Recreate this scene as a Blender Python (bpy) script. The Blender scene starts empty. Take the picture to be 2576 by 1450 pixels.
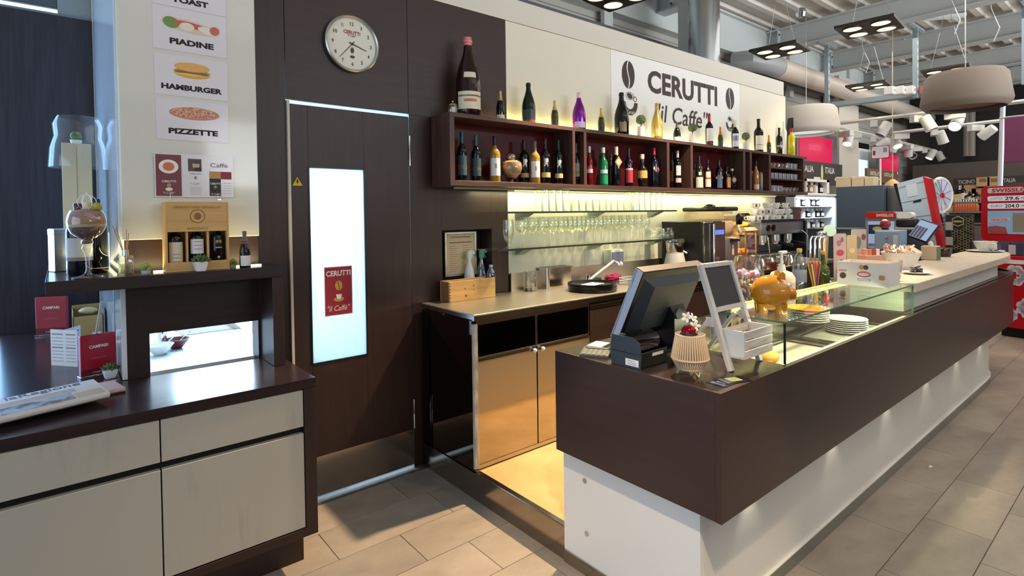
import bpy, bmesh, math, random
from mathutils import Vector, Matrix
random.seed(7)
R = math.radians
scene = bpy.context.scene
COL = scene.collection

# ---------------------------------------------------------------- camera, world, large lights, exposure
YAW, PITCH, ROLL, EYE, FPX, PCX, PCY = R(39.38), R(-1.07), R(.79), 1.55, 1386.0, 1288.0, 565.4
_f = Vector((math.sin(YAW) * math.cos(PITCH), math.cos(YAW) * math.cos(PITCH), math.sin(PITCH)))
_r0 = Vector((math.cos(YAW), -math.sin(YAW), 0)); _d0 = _f.cross(_r0)
_r = _r0 * math.cos(ROLL) + _d0 * math.sin(ROLL)
_d = _d0 * math.cos(ROLL) - _r0 * math.sin(ROLL)
cam_data = bpy.data.cameras.new('camera')
cam_data.sensor_fit = 'HORIZONTAL'; cam_data.sensor_width = 36.0
cam_data.lens = FPX / 2576 * 36.0
cam_data.shift_y = -(725 - PCY) / 2576
cam_data.clip_start = .02; cam_data.clip_end = 200
cam = bpy.data.objects.new('camera', cam_data); COL.objects.link(cam)
cam.matrix_world = Matrix(((_r.x, -_d.x, -_f.x, 0), (_r.y, -_d.y, -_f.y, 0), (_r.z, -_d.z, -_f.z, EYE), (0, 0, 0, 1)))
scene.camera = cam

world = bpy.data.worlds.new('world'); scene.world = world; world.use_nodes = True
wbg = world.node_tree.nodes['Background']
wbg.inputs[0].default_value = (.86, .93, 1.0, 1); wbg.inputs[1].default_value = .38

def area_light(name, loc, target, sx, sy, power, color, spread=180):
    l = bpy.data.lights.new(name, 'AREA'); l.shape = 'RECTANGLE'; l.size = sx; l.size_y = sy
    l.energy = power; l.color = color; l.spread = R(spread)
    o = bpy.data.objects.new(name, l); COL.objects.link(o); o.location = loc
    o.rotation_euler = (Vector(target) - Vector(loc)).to_track_quat('-Z', 'Y').to_euler()
    return o
def spot_light(name, loc, target, power, color, angle=60, blend=.4, size=.05):
    l = bpy.data.lights.new(name, 'SPOT'); l.energy = power; l.color = color
    l.spot_size = R(angle); l.spot_blend = blend; l.shadow_soft_size = size
    o = bpy.data.objects.new(name, l); COL.objects.link(o); o.location = loc
    o.rotation_euler = (Vector(target) - Vector(loc)).to_track_quat('-Z', 'Y').to_euler()
    return o
# daylight from the glass front of the hall, left of and behind the viewpoint
area_light('storefront_daylight', (-4.2, .5, 1.9), (1.5, 2.2, 1.2), 5.0, 2.8, 90, (.62, .80, 1.0))
# hall lighting high over the sales floor (broad area lights without fixtures)
area_light('hall_ceiling_light', (3.5, -2.5, 4.1), (3.5, -1.0, 0), 9.0, 4.0, 55, (1.0, .93, .84))
area_light('hall_ceiling_light', (11.0, 1.0, 4.1), (11.0, 1.0, 0), 8.0, 5.0, 190, (1.0, .96, .90))
# unseen uplight added in the hall to brighten the roof
area_light('roof_fill_uplight', (9, -5.0, 2.7), (9, -2.0, 4.7), 14.0, 1.5, 520, (.93, .97, 1.0), 100)
# kitchen window daylight behind the door and the serving hatch, plus an added fill
area_light('kitchen_daylight_and_fill', (1.2, 3.55, 2.35), (1.2, 3.0, 1.75), .7, .4, 34, (.24, .62, 1.0))
area_light('kitchen_daylight_and_fill', (.80, 4.45, 1.9), (.75, 3.4, .85), 1.1, 1.0, 60, (.72, .88, 1.0))
area_light('kitchen_daylight_and_fill', (1.3, 3.5, .14), (1.3, 3.0, .01), .9, .1, 3, (.7, .88, 1.0), 90)  # low fill added to brighten the gap under the door
vs = scene.view_settings
vs.view_transform = 'Standard'; vs.look = 'None'; vs.exposure = 0.08; vs.gamma = 1.0; vs.use_curve_mapping = False
scene.cycles.max_bounces = 10; scene.cycles.transparent_max_bounces = 24
scene.cycles.diffuse_bounces = 3; scene.cycles.glossy_bounces = 4
scene.cycles.caustics_reflective = False; scene.cycles.caustics_refractive = False
scene.cycles.sample_clamp_indirect = 4.0

# ---------------------------------------------------------------- measuring: photo pixel + a real plane -> point
def ray(px, py): return _r * ((px - PCX) / FPX) + _d * ((py - PCY) / FPX) + _f
def ony(px, py, Y): d = ray(px, py); return Vector((0, 0, EYE)) + d * (Y / d.y)
def onx(px, py, X): d = ray(px, py); return Vector((0, 0, EYE)) + d * (X / d.x)
def onz(px, py, z): d = ray(px, py); return Vector((0, 0, EYE)) + d * ((z - EYE) / d.z)
def wx(px, Y, py=450): return ony(px, py, Y).x
def wz(px, py, Y): return ony(px, py, Y).z

# ---------------------------------------------------------------- materials
def lin(c): return tuple(((v / 255) / 12.92 if v / 255 <= .04045 else ((v / 255 + .055) / 1.055) ** 2.4) for v in c[:3]) + (1.0,)
MATS = {}
def mat(n, c=(200, 200, 200), r=.5, m=0.0, emit=None, es=0.0, trans=0.0, alpha=1.0, coat=0.0, c2=None, sc=(8, 8, 8), amt=.5, detail=4, bump=0.0, ior=1.45, spec=.5, subs=0, contrast=(.35, .65), coord='Object'):
    if n in MATS: return MATS[n]
    M = bpy.data.materials.new(n); M.use_nodes = True; nt = M.node_tree; P = nt.nodes['Principled BSDF']
    P.inputs['Base Color'].default_value = lin(c); P.inputs['Roughness'].default_value = r; P.inputs['Metallic'].default_value = m
    P.inputs['IOR'].default_value = ior; P.inputs['Specular IOR Level'].default_value = spec
    P.inputs['Transmission Weight'].default_value = trans; P.inputs['Alpha'].default_value = alpha; P.inputs['Coat Weight'].default_value = coat
    P.inputs['Coat Roughness'].default_value = .05
    if subs: P.inputs['Subsurface Weight'].default_value = subs; P.inputs['Subsurface Radius'].default_value = (.02, .02, .02)
    if emit: P.inputs['Emission Color'].default_value = lin(emit); P.inputs['Emission Strength'].default_value = es
    if c2 or bump:
        tc = nt.nodes.new('ShaderNodeTexCoord'); mp = nt.nodes.new('ShaderNodeMapping'); nz = nt.nodes.new('ShaderNodeTexNoise')
        mp.inputs['Scale'].default_value = sc; nz.inputs['Detail'].default_value = detail; nz.inputs['Scale'].default_value = 1.0; nz.inputs['Roughness'].default_value = .6
        nt.links.new(tc.outputs[coord], mp.inputs[0]); nt.links.new(mp.outputs[0], nz.inputs['Vector'])
        if c2:
            rp = nt.nodes.new('ShaderNodeValToRGB'); rp.color_ramp.elements[0].position = contrast[0]; rp.color_ramp.elements[1].position = contrast[1]
            rp.color_ramp.elements[0].color = lin(c); rp.color_ramp.elements[1].color = lin(tuple(a + (b - a) * amt * 2 if False else b for a, b in zip(c, c2)))
            nt.links.new(nz.outputs['Fac'], rp.inputs[0]); nt.links.new(rp.outputs[0], P.inputs['Base Color'])
        if bump:
            bm_ = nt.nodes.new('ShaderNodeBump'); bm_.inputs['Strength'].default_value = bump; bm_.inputs['Distance'].default_value = .002
            nt.links.new(nz.outputs['Fac'], bm_.inputs['Height']); nt.links.new(bm_.outputs[0], P.inputs['Normal'])
    MATS[n] = M; return M
def glass(n, tint=(255, 255, 255), refl=.08, rough=.02, edge=.55):
    """thin clear glass: tinted see-through with mirror reflections that grow towards the rim"""
    if n in MATS: return MATS[n]
    M = bpy.data.materials.new(n); M.use_nodes = True; nt = M.node_tree
    for x in list(nt.nodes):
        if x.type != 'OUTPUT_MATERIAL': nt.nodes.remove(x)
    out = nt.nodes['Material Output']
    tr = nt.nodes.new('ShaderNodeBsdfTransparent'); tr.inputs[0].default_value = lin(tint)
    gl = nt.nodes.new('ShaderNodeBsdfGlossy'); gl.inputs[0].default_value = (1, 1, 1, 1); gl.inputs['Roughness'].default_value = rough
    lw = nt.nodes.new('ShaderNodeLayerWeight'); lw.inputs[0].default_value = .25
    mr = nt.nodes.new('ShaderNodeMapRange'); mr.inputs['To Min'].default_value = refl; mr.inputs['To Max'].default_value = edge
    mx = nt.nodes.new('ShaderNodeMixShader')
    nt.links.new(lw.outputs['Facing'], mr.inputs['Value']); nt.links.new(mr.outputs[0], mx.inputs[0])
    nt.links.new(tr.outputs[0], mx.inputs[1]); nt.links.new(gl.outputs[0], mx.inputs[2]); nt.links.new(mx.outputs[0], out.inputs[0])
    MATS[n] = M; return M
def frosted(n, c):
    if n in MATS: return MATS[n]
    M = bpy.data.materials.new(n); M.use_nodes = True; nt = M.node_tree
    for x in list(nt.nodes):
        if x.type != 'OUTPUT_MATERIAL': nt.nodes.remove(x)
    out = nt.nodes['Material Output']
    tr = nt.nodes.new('ShaderNodeBsdfTranslucent'); tr.inputs[0].default_value = lin(c)
    gl = nt.nodes.new('ShaderNodeBsdfGlossy'); gl.inputs['Roughness'].default_value = .25
    mx = nt.nodes.new('ShaderNodeMixShader'); mx.inputs[0].default_value = .05
    nt.links.new(tr.outputs[0], mx.inputs[1]); nt.links.new(gl.outputs[0], mx.inputs[2]); nt.links.new(mx.outputs[0], out.inputs[0])
    MATS[n] = M; return M
def emis(n, c, s): return mat(n, (10, 10, 10), .5, emit=c, es=s)
def flat(c, r=.5): return mat('paint_%02x%02x%02x_%d' % (*[int(v) for v in c], int(r * 100)), c, r)

def woodmat(n, c, c2, axis=0, r=.4, coat=0.0, s=1.0, bump=.1):
    sc = [38 * s] * 3; sc[axis] = 2.2 * s
    return mat(n, c, r, c2=c2, sc=tuple(sc), detail=5, coat=coat, bump=bump)
WX = woodmat('dark_oak_x', (43, 26, 23), (51, 32, 28), 0, .42)
WY = woodmat('dark_oak_y', (46, 29, 28), (56, 37, 34), 1, .42)
WZ = woodmat('dark_oak_z', (44, 27, 24), (51, 33, 29), 2, .42)
WTOP = woodmat('dark_oak_top', (44, 31, 32), (54, 40, 40), 0, .21, s=.7, bump=.22)
WBLUE = woodmat('charcoal_oak', (40, 38, 46), (54, 52, 60), 2, .4)
WSHELF = woodmat('walnut_shelf', (58, 38, 32), (84, 57, 46), 0, .45)
WSHELFZ = woodmat('walnut_shelf_z', (58, 38, 32), (84, 57, 46), 2, .45)
WFASC = woodmat('dark_oak_fascia', (63, 47, 42), (66, 50, 45), 0, .28, s=.8, bump=.02)
PINE = woodmat('pine', (206, 156, 92), (222, 178, 114), 0, .5)
PINEZ = woodmat('pine_z', (206, 156, 92), (222, 178, 114), 2, .5)
PALEWOOD = mat('whitewashed_oak_front', (188, 181, 166), .45, c2=(168, 162, 146), sc=(9, 9, 1.6), detail=7, contrast=(.56, .74))
WHITEWASH = mat('whitewashed_slat', (226, 220, 214), .7, c2=(196, 182, 172), sc=(9, 60, 60), detail=4)
CREAM = mat('cream_laminate', (228, 221, 203), .28)
WHITEP = mat('white_panel', (238, 236, 232), .16)
BANDM = mat('white_band', (218, 212, 199), .4)
BASEW = mat('counter_white', (226, 222, 214), .3)
STONE = mat('pale_stone', (222, 208, 186), .35, c2=(208, 192, 168), sc=(6, 6, 6))
STEEL = mat('brushed_steel', (176, 168, 158), .16, 1.0)
STEELM = mat('polished_steel', (168, 158, 148), .07, 1.0)
STEELD = mat('steel_worktop', (206, 196, 182), .36, 1.0)
KICK = mat('kick_steel', (164, 154, 144), .16, 1.0)
CHROME = mat('chrome', (225, 225, 225), .06, 1.0)
ALU = mat('aluminium', (205, 203, 198), .35, 1.0)
BLACK = mat('black_plastic', (16, 17, 19), .35)
BLACKG = mat('black_gloss', (8, 8, 9), .08)
CHAR = mat('charcoal_plastic', (52, 60, 70), .45)
WHITE = mat('white_plastic', (236, 235, 232), .35)
PORC = mat('porcelain', (240, 237, 230), .12)
PAPER = mat('paper', (236, 230, 228), .7)
CLEAR = glass('clear_glass')
CLEARB = glass('clear_glass_bright', (250, 252, 248), .10, .02, .6)
PANE = glass('display_glass', (247, 252, 249), .04, .01, .4)
GEDGE = mat('glass_green_edge', (96, 150, 130), .1, trans=.4)
SHELFGL = glass('shelf_glass', (248, 252, 246), .05, .02, .45)
RED = mat('campari_red', (168, 22, 44), .3)
SIGNRED = mat('sign_red', (196, 18, 34), .35)
GREEN = mat('leaf_green', (62, 92, 44), .6, c2=(110, 134, 78), sc=(60, 60, 60))
PEBBLE = mat('pale_succulent', (150, 172, 88), .6)
LED = emis('led_yellow', (255, 236, 140), 3.0)
LEDW = emis('led_warm', (255, 244, 190), 5.0)
INK = mat('ink', (26, 22, 24), .6)
GREYST = mat('grey_steelwork', (196, 200, 198), .55)
DECK = mat('roof_deck', (222, 216, 206), .6)
SLATE = mat('slate_blue', (76, 92, 110), .5)

# ---------------------------------------------------------------- mesh helpers
def fin(name, bm, smooth=True, ang=38):
    bmesh.ops.recalc_face_normals(bm, faces=bm.faces[:])
    me = bpy.data.meshes.new(name); bm.to_mesh(me); bm.free()
    if smooth:
        for p in me.polygons: p.use_smooth = True
        me.set_sharp_from_angle(angle=R(ang))
    return me
def bx(x0, x1, y0, y1, z0, z1, b=0.0, seg=1):
    bm = bmesh.new()
    x0, x1 = min(x0, x1), max(x0, x1); y0, y1 = min(y0, y1), max(y0, y1); z0, z1 = min(z0, z1), max(z0, z1)
    bmesh.ops.create_cube(bm, size=1, matrix=Matrix.Translation(((x0 + x1) / 2, (y0 + y1) / 2, (z0 + z1) / 2)) @ Matrix.Diagonal((x1 - x0, y1 - y0, z1 - z0, 1)))
    b = min(b, .45 * min(x1 - x0, y1 - y0, z1 - z0))
    if b > 0: bmesh.ops.bevel(bm, geom=bm.edges[:], offset=b, segments=seg, affect='EDGES', profile=.5)
    return fin('box', bm, seg > 1)
def lathe(prof, seg=20, a0=0.0, a1=360.0):
    bm = bmesh.new(); full = abs(a1 - a0) >= 359.9
    n = seg if full else seg + 1
    rings = []
    for r, z in prof:
        if r < 1e-6: rings.append([bm.verts.new((0, 0, z))])
        else: rings.append([bm.verts.new((r * math.cos(R(a0 + (a1 - a0) * i / seg)), r * math.sin(R(a0 + (a1 - a0) * i / seg)), z)) for i in range(n)])
    for A, B in zip(rings, rings[1:]):
        for i in range(seg):
            j = (i + 1) % n if full else i + 1
            if len(A) == 1 and len(B) == 1: continue
            if len(A) == 1: bm.faces.new((A[0], B[i], B[j]))
            elif len(B) == 1: bm.faces.new((A[i], A[j], B[0]))
            else: bm.faces.new((A[i], A[j], B[j], B[i]))
    return fin('lathe', bm)
def cyl(r, z0, z1, seg=20, r2=None):
    r2 = r if r2 is None else r2
    return lathe([(0, z0), (r, z0), (r2, z1), (0, z1)], seg)
def prism(pts, z0, z1, b=0.0):
    bm = bmesh.new()
    f = bm.faces.new([bm.verts.new((x, y, z0)) for x, y in pts])
    g = bmesh.ops.extrude_face_region(bm, geom=[f]); vs_ = [v for v in g['geom'] if isinstance(v, bmesh.types.BMVert)]
    bmesh.ops.translate(bm, verts=vs_, vec=(0, 0, z1 - z0))
    if b: bmesh.ops.bevel(bm, geom=bm.edges[:], offset=b, segments=1, affect='EDGES')
    bmesh.ops.triangulate(bm, faces=[f_ for f_ in bm.faces if len(f_.verts) > 4])
    return fin('prism', bm, True, 30)
def prism_y(pts, y0, y1):
    """outline in x,z extruded along y"""
    me = prism(pts, y0, y1); me.transform(Matrix(((1, 0, 0, 0), (0, 0, 1, 0), (0, 1, 0, 0), (0, 0, 0, 1)))); me.flip_normals(); return me
def prism_x(pts, x0, x1):
    """outline in y,z extruded along x"""
    me = prism(pts, x0, x1); me.transform(Matrix(((0, 0, 1, 0), (1, 0, 0, 0), (0, 1, 0, 0), (0, 0, 0, 1)))); return me
def tube(pts, r, seg=8, r2=None, closed=False):
    bm = bmesh.new(); pts = [Vector(p) for p in pts]; rings = []; n = len(pts)
    up = Vector((0, 0, 1)); prev = None
    for i, p in enumerate(pts):
        if closed: t = pts[(i + 1) % n] - pts[i - 1]
        else: t = pts[min(i + 1, n - 1)] - pts[max(i - 1, 0)]
        t.normalize()
        a = prev if prev is not None else (up if abs(t.dot(up)) < .95 else Vector((1, 0, 0)))
        a = (a - t * a.dot(t)).normalized(); b = t.cross(a); prev = a
        rr = r if r2 is None else r + (r2 - r) * i / max(1, n - 1)
        rings.append([bm.verts.new(p + (a * math.cos(2 * math.pi * k / seg) + b * math.sin(2 * math.pi * k / seg)) * rr) for k in range(seg)])
    for i in range(n if closed else n - 1):
        A, B = rings[i], rings[(i + 1) % n]
        for k in range(seg): bm.faces.new((A[k], A[(k + 1) % seg], B[(k + 1) % seg], B[k]))
    if not closed: bm.faces.new(rings[0][::-1]); bm.faces.new(rings[-1])
    return fin('tube', bm)
def ball(r, c=(0, 0, 0), sub=2, s=(1, 1, 1), jit=0.0):
    bm = bmesh.new(); bmesh.ops.create_icosphere(bm, subdivisions=sub, radius=r)
    for v in bm.verts:
        k = 1 + random.uniform(-jit, jit); v.co = Vector((v.co.x * s[0] * k + c[0], v.co.y * s[1] * k + c[1], v.co.z * s[2] * k + c[2]))
    return fin('ball', bm, jit == 0, 80)
def uv(r, c=(0, 0, 0), s=(1, 1, 1), seg=16):
    bm = bmesh.new(); bmesh.ops.create_uvsphere(bm, u_segments=seg, v_segments=seg // 2 + 2, radius=r)
    for v in bm.verts: v.co = Vector((v.co.x * s[0] + c[0], v.co.y * s[1] + c[1], v.co.z * s[2] + c[2]))
    return fin('ball', bm, True, 80)
def ell(n, a, b, cx=0, cy=0, rot=0):
    o = []
    for i in range(n):
        t = 2 * math.pi * i / n; x, y = a * math.cos(t), b * math.sin(t)
        o.append((cx + x * math.cos(rot) - y * math.sin(rot), cy + x * math.sin(rot) + y * math.cos(rot)))
    return o
def rrect(x0, x1, y0, y1, r, n=5):
    o = []
    for cx, cy, a in ((x1 - r, y1 - r, 0), (x0 + r, y1 - r, 90), (x0 + r, y0 + r, 180), (x1 - r, y0 + r, 270)):
        for i in range(n + 1): o.append((cx + r * math.cos(R(a + 90 * i / n)), cy + r * math.sin(R(a + 90 * i / n))))
    return o

# ---------------------------------------------------------------- object helpers
def obj(name, me, m=None, parent=None, loc=(0, 0, 0), rot=(0, 0, 0), label=None, kind=None):
    if m is not None and (len(me.materials) == 0): me.materials.append(m)
    elif m is not None and me.materials[0] != m: me = me.copy(); me.materials[0] = m
    o = bpy.data.objects.new(name, me); COL.objects.link(o); o.location = loc; o.rotation_euler = rot
    if parent is not None: o.parent = parent
    if label: o['label'] = label
    if kind: o['kind'] = kind
    return o
def tag(o, label, cat, group=None):
    o['label'] = label; o['category'] = cat
    if group: o['group'] = group
    return o
def thing(name, label, cat, loc=(0, 0, 0), rz=0.0, group=None):
    o = bpy.data.objects.new(name, None); o.empty_display_size = .1; COL.objects.link(o)
    o.location = loc; o.rotation_euler = (0, 0, rz); return tag(o, label, cat, group)
def struct(name, me, m, parent=None, label=None):
    o = obj(name, me, m, parent)
    if parent is None: o['kind'] = 'structure'
    if label: o['label'] = label
    return o
def dup(src, loc, rz=None, label=None, group=None):
    r = src.copy(); COL.objects.link(r); r.location = loc
    if rz is not None: r.rotation_euler = (0, 0, rz)
    if label: r['label'] = label
    if group: r['group'] = group
    for ch in list(src.children):
        c = ch.copy(); COL.objects.link(c); c.parent = r
        for g in list(ch.children):
            d = g.copy(); COL.objects.link(d); d.parent = c
    return r
_TX = {}
def textmesh(s, bold=0.0, shear=0.0, space=1.0):
    k = (s, bold, shear, space)
    if k not in _TX:
        cu = bpy.data.curves.new('lettering', 'FONT'); cu.body = s; cu.align_x = 'CENTER'; cu.align_y = 'CENTER'
        cu.offset = bold; cu.shear = shear; cu.space_character = space; cu.resolution_u = 3; cu.fill_mode = 'FRONT'
        t = bpy.data.objects.new('tmp_text', cu); COL.objects.link(t)
        bpy.context.view_layer.update()
        me = bpy.data.meshes.new_from_object(t.evaluated_get(bpy.context.evaluated_depsgraph_get()))
        bpy.data.objects.remove(t); bpy.data.curves.remove(cu); _TX[k] = me
    return _TX[k].copy()
def lettering(s, m, parent, loc, w, h, rot=(math.pi / 2, 0, 0), bold=0.0, shear=0.0, name='lettering', space=1.0):
    """flat letters fitted into a w x h field; local x to the right, local y up"""
    me = textmesh(s, bold, shear, space); me.materials.clear()
    xs = [v.co.x for v in me.vertices]; ys = [v.co.y for v in me.vertices]
    sx = w / (max(xs) - min(xs)); sy = h / (max(ys) - min(ys)); cx = (max(xs) + min(xs)) / 2; cy = (max(ys) + min(ys)) / 2
    for v in me.vertices: v.co = ((v.co.x - cx) * sx, (v.co.y - cy) * sy, 0)
    return obj(name, me, m, parent, loc, rot)
FRONT = (math.pi / 2, 0, 0)               # reads from -y
LEFTF = (math.pi / 2, 0, -math.pi / 2)    # reads from -x
def plate(pts, t=.0008):
    """flat printed shape, outline in local x,z, reading from -y, thickness t towards -y"""
    return prism_y(pts, -t, 0)
# ================================================================ THE SETTING
YW = 2.995                    # plane of the back wall behind the bar
TW, TH = .612, .265           # floor tile
# ---- floor: dark joints with single tiles laid on it
floor = struct('floor', bx(-3, 17.4, -9, 4.6, -.12, -.004), mat('grout', (92, 82, 72), .8))
TILE = [mat('floor_tile_%d' % i, c, .38, c2=c2, sc=(3.2, 5.5, 5), detail=6, coord='Object', bump=.03) for i, (c, c2) in enumerate((((170, 156, 140), (150, 137, 123)), ((165, 152, 137), (146, 134, 121)), ((175, 161, 145), (156, 142, 127))))]
row_off = {0: .015, 1: .26, 2: .02, 3: .30, 4: .16, 5: .42, 6: .241, 7: .019, 8: .331, 9: .223}
tile_me = bx(.0015, TW - .0015, .0015, TH - .0015, -.006, 0, .001)
for c in (0, 1, 2): pass
tile_ms = []
for c in range(3):
    m_ = tile_me.copy(); m_.materials.append(TILE[c]); tile_ms.append(m_)
def inview(p):
    v = Vector(p) - Vector((0, 0, EYE)); zc = v.dot(_f)
    if zc < .3: return None
    return (v.dot(_r) / zc * FPX + PCX, v.dot(_d) / zc * FPX + PCY)
ntile = 0; far_tiles = []
for k in range(-26, 11):
    y0 = .288 + TH * k
    off = row_off.get(k, random.choice((.02, .26, .14, .38)))
    i0 = int((.3 - off) / TW)
    for i in range(i0, 30):
        x0 = off + TW * i
        if x0 > 17.2: break
        if y0 > 1.0 and 1.72 < x0 and x0 < 6.2 and y0 < 2.9: continue
        if y0 > 2.9 : continue
        cs = [inview((x0 + a * TW, y0 + b * TH, 0)) for a in (0, 1) for b in (0, 1)]
        cs = [c for c in cs if c and -150 < c[0] < 2726 and 300 < c[1] < 1600]
        if not cs: continue
        far_tiles.append((min((Vector((x0, y0, 0)) - Vector((0, 0, 1.5))).length, 99), x0, y0))
far_tiles.sort()
rest = bmesh.new()
for n, (d_, x0, y0) in enumerate(far_tiles):
    if n < 290:
        o = bpy.data.objects.new('tile', random.choice(tile_ms)); COL.objects.link(o); o.location = (x0, y0, 0); o.parent = floor
    else:
        bmesh.ops.create_cube(rest, size=1, matrix=Matrix.Translation((x0 + TW / 2, y0 + TH / 2, -.003)) @ Matrix.Diagonal((TW - .003, TH - .003, .006, 1)))
if len(rest.verts): obj('far_tiles', fin('tiles', rest, False), TILE[0], floor, kind='stuff')

# ---- raised floor behind the bar, steel edged
platform = struct('floor_platform', bx(1.735, 6.9, 1.70, 2.98, 0, .146), mat('platform_floor', (212, 176, 120), .5, c2=(196, 160, 106), sc=(5, 5, 5)))
struct('step_riser', bx(1.712, 1.722, 1.70, 2.995, .0, .145), KICK, platform, 'brushed steel riser')
struct('step_nosing', bx(1.712, 1.745, 1.70, 2.43, .142, .152, .002), STEEL, platform, 'steel nosing')

# ---- back wall: dark wood panels left, cream panels right, white band on top
wall = struct('wall_back', bx(2.36, 6.675, 3.03, 3.07, 0, 3.06), flat((120, 112, 104)))
def wpan(x0, x1, z0, z1, m, name='wood_panel', y=YW, t=.035): return struct(name, bx(x0, x1, y, y + t, z0, z1, .0012), m, wall)
DL, DR, DT = .935, 1.655, 2.171
wpan(.752, DL - .004, 0, 2.90, WZ)
wpan(DL - .002, DR, DT + .002, 2.90, WX)
nx0, nx1, nz0, nz1 = wx(1112, YW, 580), wx(1237, YW, 580), 1.012, wz(1180, 578, YW)
wpan(DR + .002, 2.421, 2.165, 2.90, WX)
wpan(DR + .002, nx0, 0, 2.165, WZ)
wpan(nx1, 2.421, 0, 2.165, WZ)
wpan(nx0, nx1, nz1, 2.165, WX)
wpan(nx0, nx1, 0, nz0, WX)
struct('niche_back', bx(nx0 - .01, nx1 + .01, 3.13, 3.14, nz0 - .02, nz1 + .02), WX, wall)
for a in ((nx0 - .01, nx0, nz0 - .02, nz1 + .02), (nx1, nx1 + .01, nz0 - .02, nz1 + .02)): struct('niche_side', bx(a[0], a[1], 3.03, 3.13, a[2], a[3]), WZ, wall)
for z in (nz0 - .01, nz1): struct('niche_shelf', bx(nx0, nx1, 3.03, 3.13, z, z + .01), WX, wall)
for a, b in ((2.424, 3.530), (3.533, 5.614), (5.617, 6.672)): wpan(a, b, 2.16, 2.899, WHITEP if a == 3.533 else CREAM, 'white_panel' if a == 3.533 else 'cream_panel')
for a, b in ((2.424, 3.196), (3.199, 4.049), (4.052, 6.40)): wpan(a, b, 1.13, 2.158, CREAM, 'cream_panel')
wpan(6.402, 6.672, .15, 2.158, WZ)
wpan(.752, 6.62, 2.902, 3.062, BANDM, 'top_band', YW - .004)
struct('splashback', bx(2.43, 6.4, 2.978, 2.995, 1.0, 1.138), STEELD, wall, 'brushed steel splashback')

# ---- wall block left of the door with the serving hatch
WB = 2.917
wcol = struct('wall_column', bx(.215, .30, WB + .02, 4.6, 0, 3.06), flat((200, 200, 200)))
struct('wood_post', bx(.202, .297, WB, WB + .02, 0, 1.46), WZ, wcol)
struct('wood_panel', bx(.297, .752, WB, WB + .09, 1.04, 1.46), WX, wcol)
struct('wood_panel', bx(.297, .752, WB, WB + .06, 0, .80), WX, wcol)
struct('wood_panel', bx(.752, .76, WB, 2.995, 0, 2.90), WZ, wcol)
struct('upper_backing', bx(.215, .752, WB, WB + .09, 1.46, 3.06), flat((190, 186, 178)), wcol)
struct('white_gloss_panel', bx(.204, .752, 2.86, WB, 1.462, 3.06, .003), mat('gloss_white', (226, 222, 210), .08), wcol)
struct('side_panel', bx(.196, .2145, WB - .001, 4.55, .852, 3.06, .001), mat('gloss_white_side', (224, 228, 232), .06), wcol, 'white gloss side panel')

# ---- dark wall far left with a strip window over it
wl = struct('wall_left', bx(-.302, .196, 4.6, 4.66, 0, 2.868), WBLUE)
w3 = struct('window_3', bx(-2.3, -.306, 4.62, 4.63, .86, 2.84), emis('side_window_sky', (150, 200, 255), 9.0))
for x in (-2.3, -1.30): struct('window_post', bx(x, x + .06, 4.6, 4.66, 0, 2.868, .003), flat((70, 72, 78)), w3)
struct('window_sill', bx(-2.3, -.34, 4.58, 4.66, .80, .86, .003), flat((70, 72, 78)), w3)
w1 = struct('window_1', bx(-2.2, .02, 4.66, 4.67, 2.884, 2.922), emis('strip_window_sky', (214, 236, 255), 1.6))
struct('window_frame', bx(-2.2, .02, 4.63, 4.68, 2.923, 3.30, .004), flat((84, 94, 100)), w1)
struct('window_sill', bx(-2.2, .19, 4.60, 4.70, 2.869, 2.883, .002), flat((120, 130, 136)), w1)
struct('window_post', bx(.021, .196, 4.62, 4.68, 2.884, 3.5), flat((150, 160, 162)), w1)

# ---- kitchen behind the hatch
struct('wall_kitchen', bx(.30, 3.2, 4.62, 4.66, 0, 3.06), flat((226, 230, 232)))
w4 = struct('window_4', bx(.62, 1.32, 4.60, 4.61, 1.03, 2.3), emis('kitchen_window_sky', (196, 226, 255), 14.0))
for x in (.58, 1.32): struct('window_frame', bx(x, x + .04, 4.58, 4.61, 1.0, 2.34), WHITE, w4)
struct('window_sill', bx(.56, 1.38, 4.55, 4.61, .98, 1.02), WHITE, w4)
struct('wall_kitchen_side', bx(3.15, 3.2, 3.07, 4.62, 0, 3.06), flat((222, 226, 228)))
struct('ceiling_kitchen', bx(.215, 3.2, 3.07, 4.66, 3.062, 3.09), flat((230, 230, 228)))

# ---- the hall around: rear wall, far wall, roof
rear = struct('wall_rear', bx(3.2, 17.4, 4.66, 4.72, 0, 4.74), flat((168, 164, 156), .6))
for i in range(12): struct('cladding_board', bx(3.2, 17.4, 4.645, 4.66, 2.45 + .19 * i, 2.45 + .19 * i + .182, .003), flat((172, 168, 160), .6), rear)
far = struct('wall_far', bx(17.4, 17.46, -9, 4.72, 0, 4.74), flat((96, 88, 82), .6))
ceil = struct('ceiling', bx(-3, 17.4, -9, 4.72, 4.74, 4.78), DECK)
rib_me = bx(-3, 17.4, -.045, .045, -.07, 0, 0)
for i in range(26):
    if 4.5 - .34 * i > -4.6: obj('deck_rib', rib_me, DECK, ceil, (0, 4.5 - .34 * i, 4.74))
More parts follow.
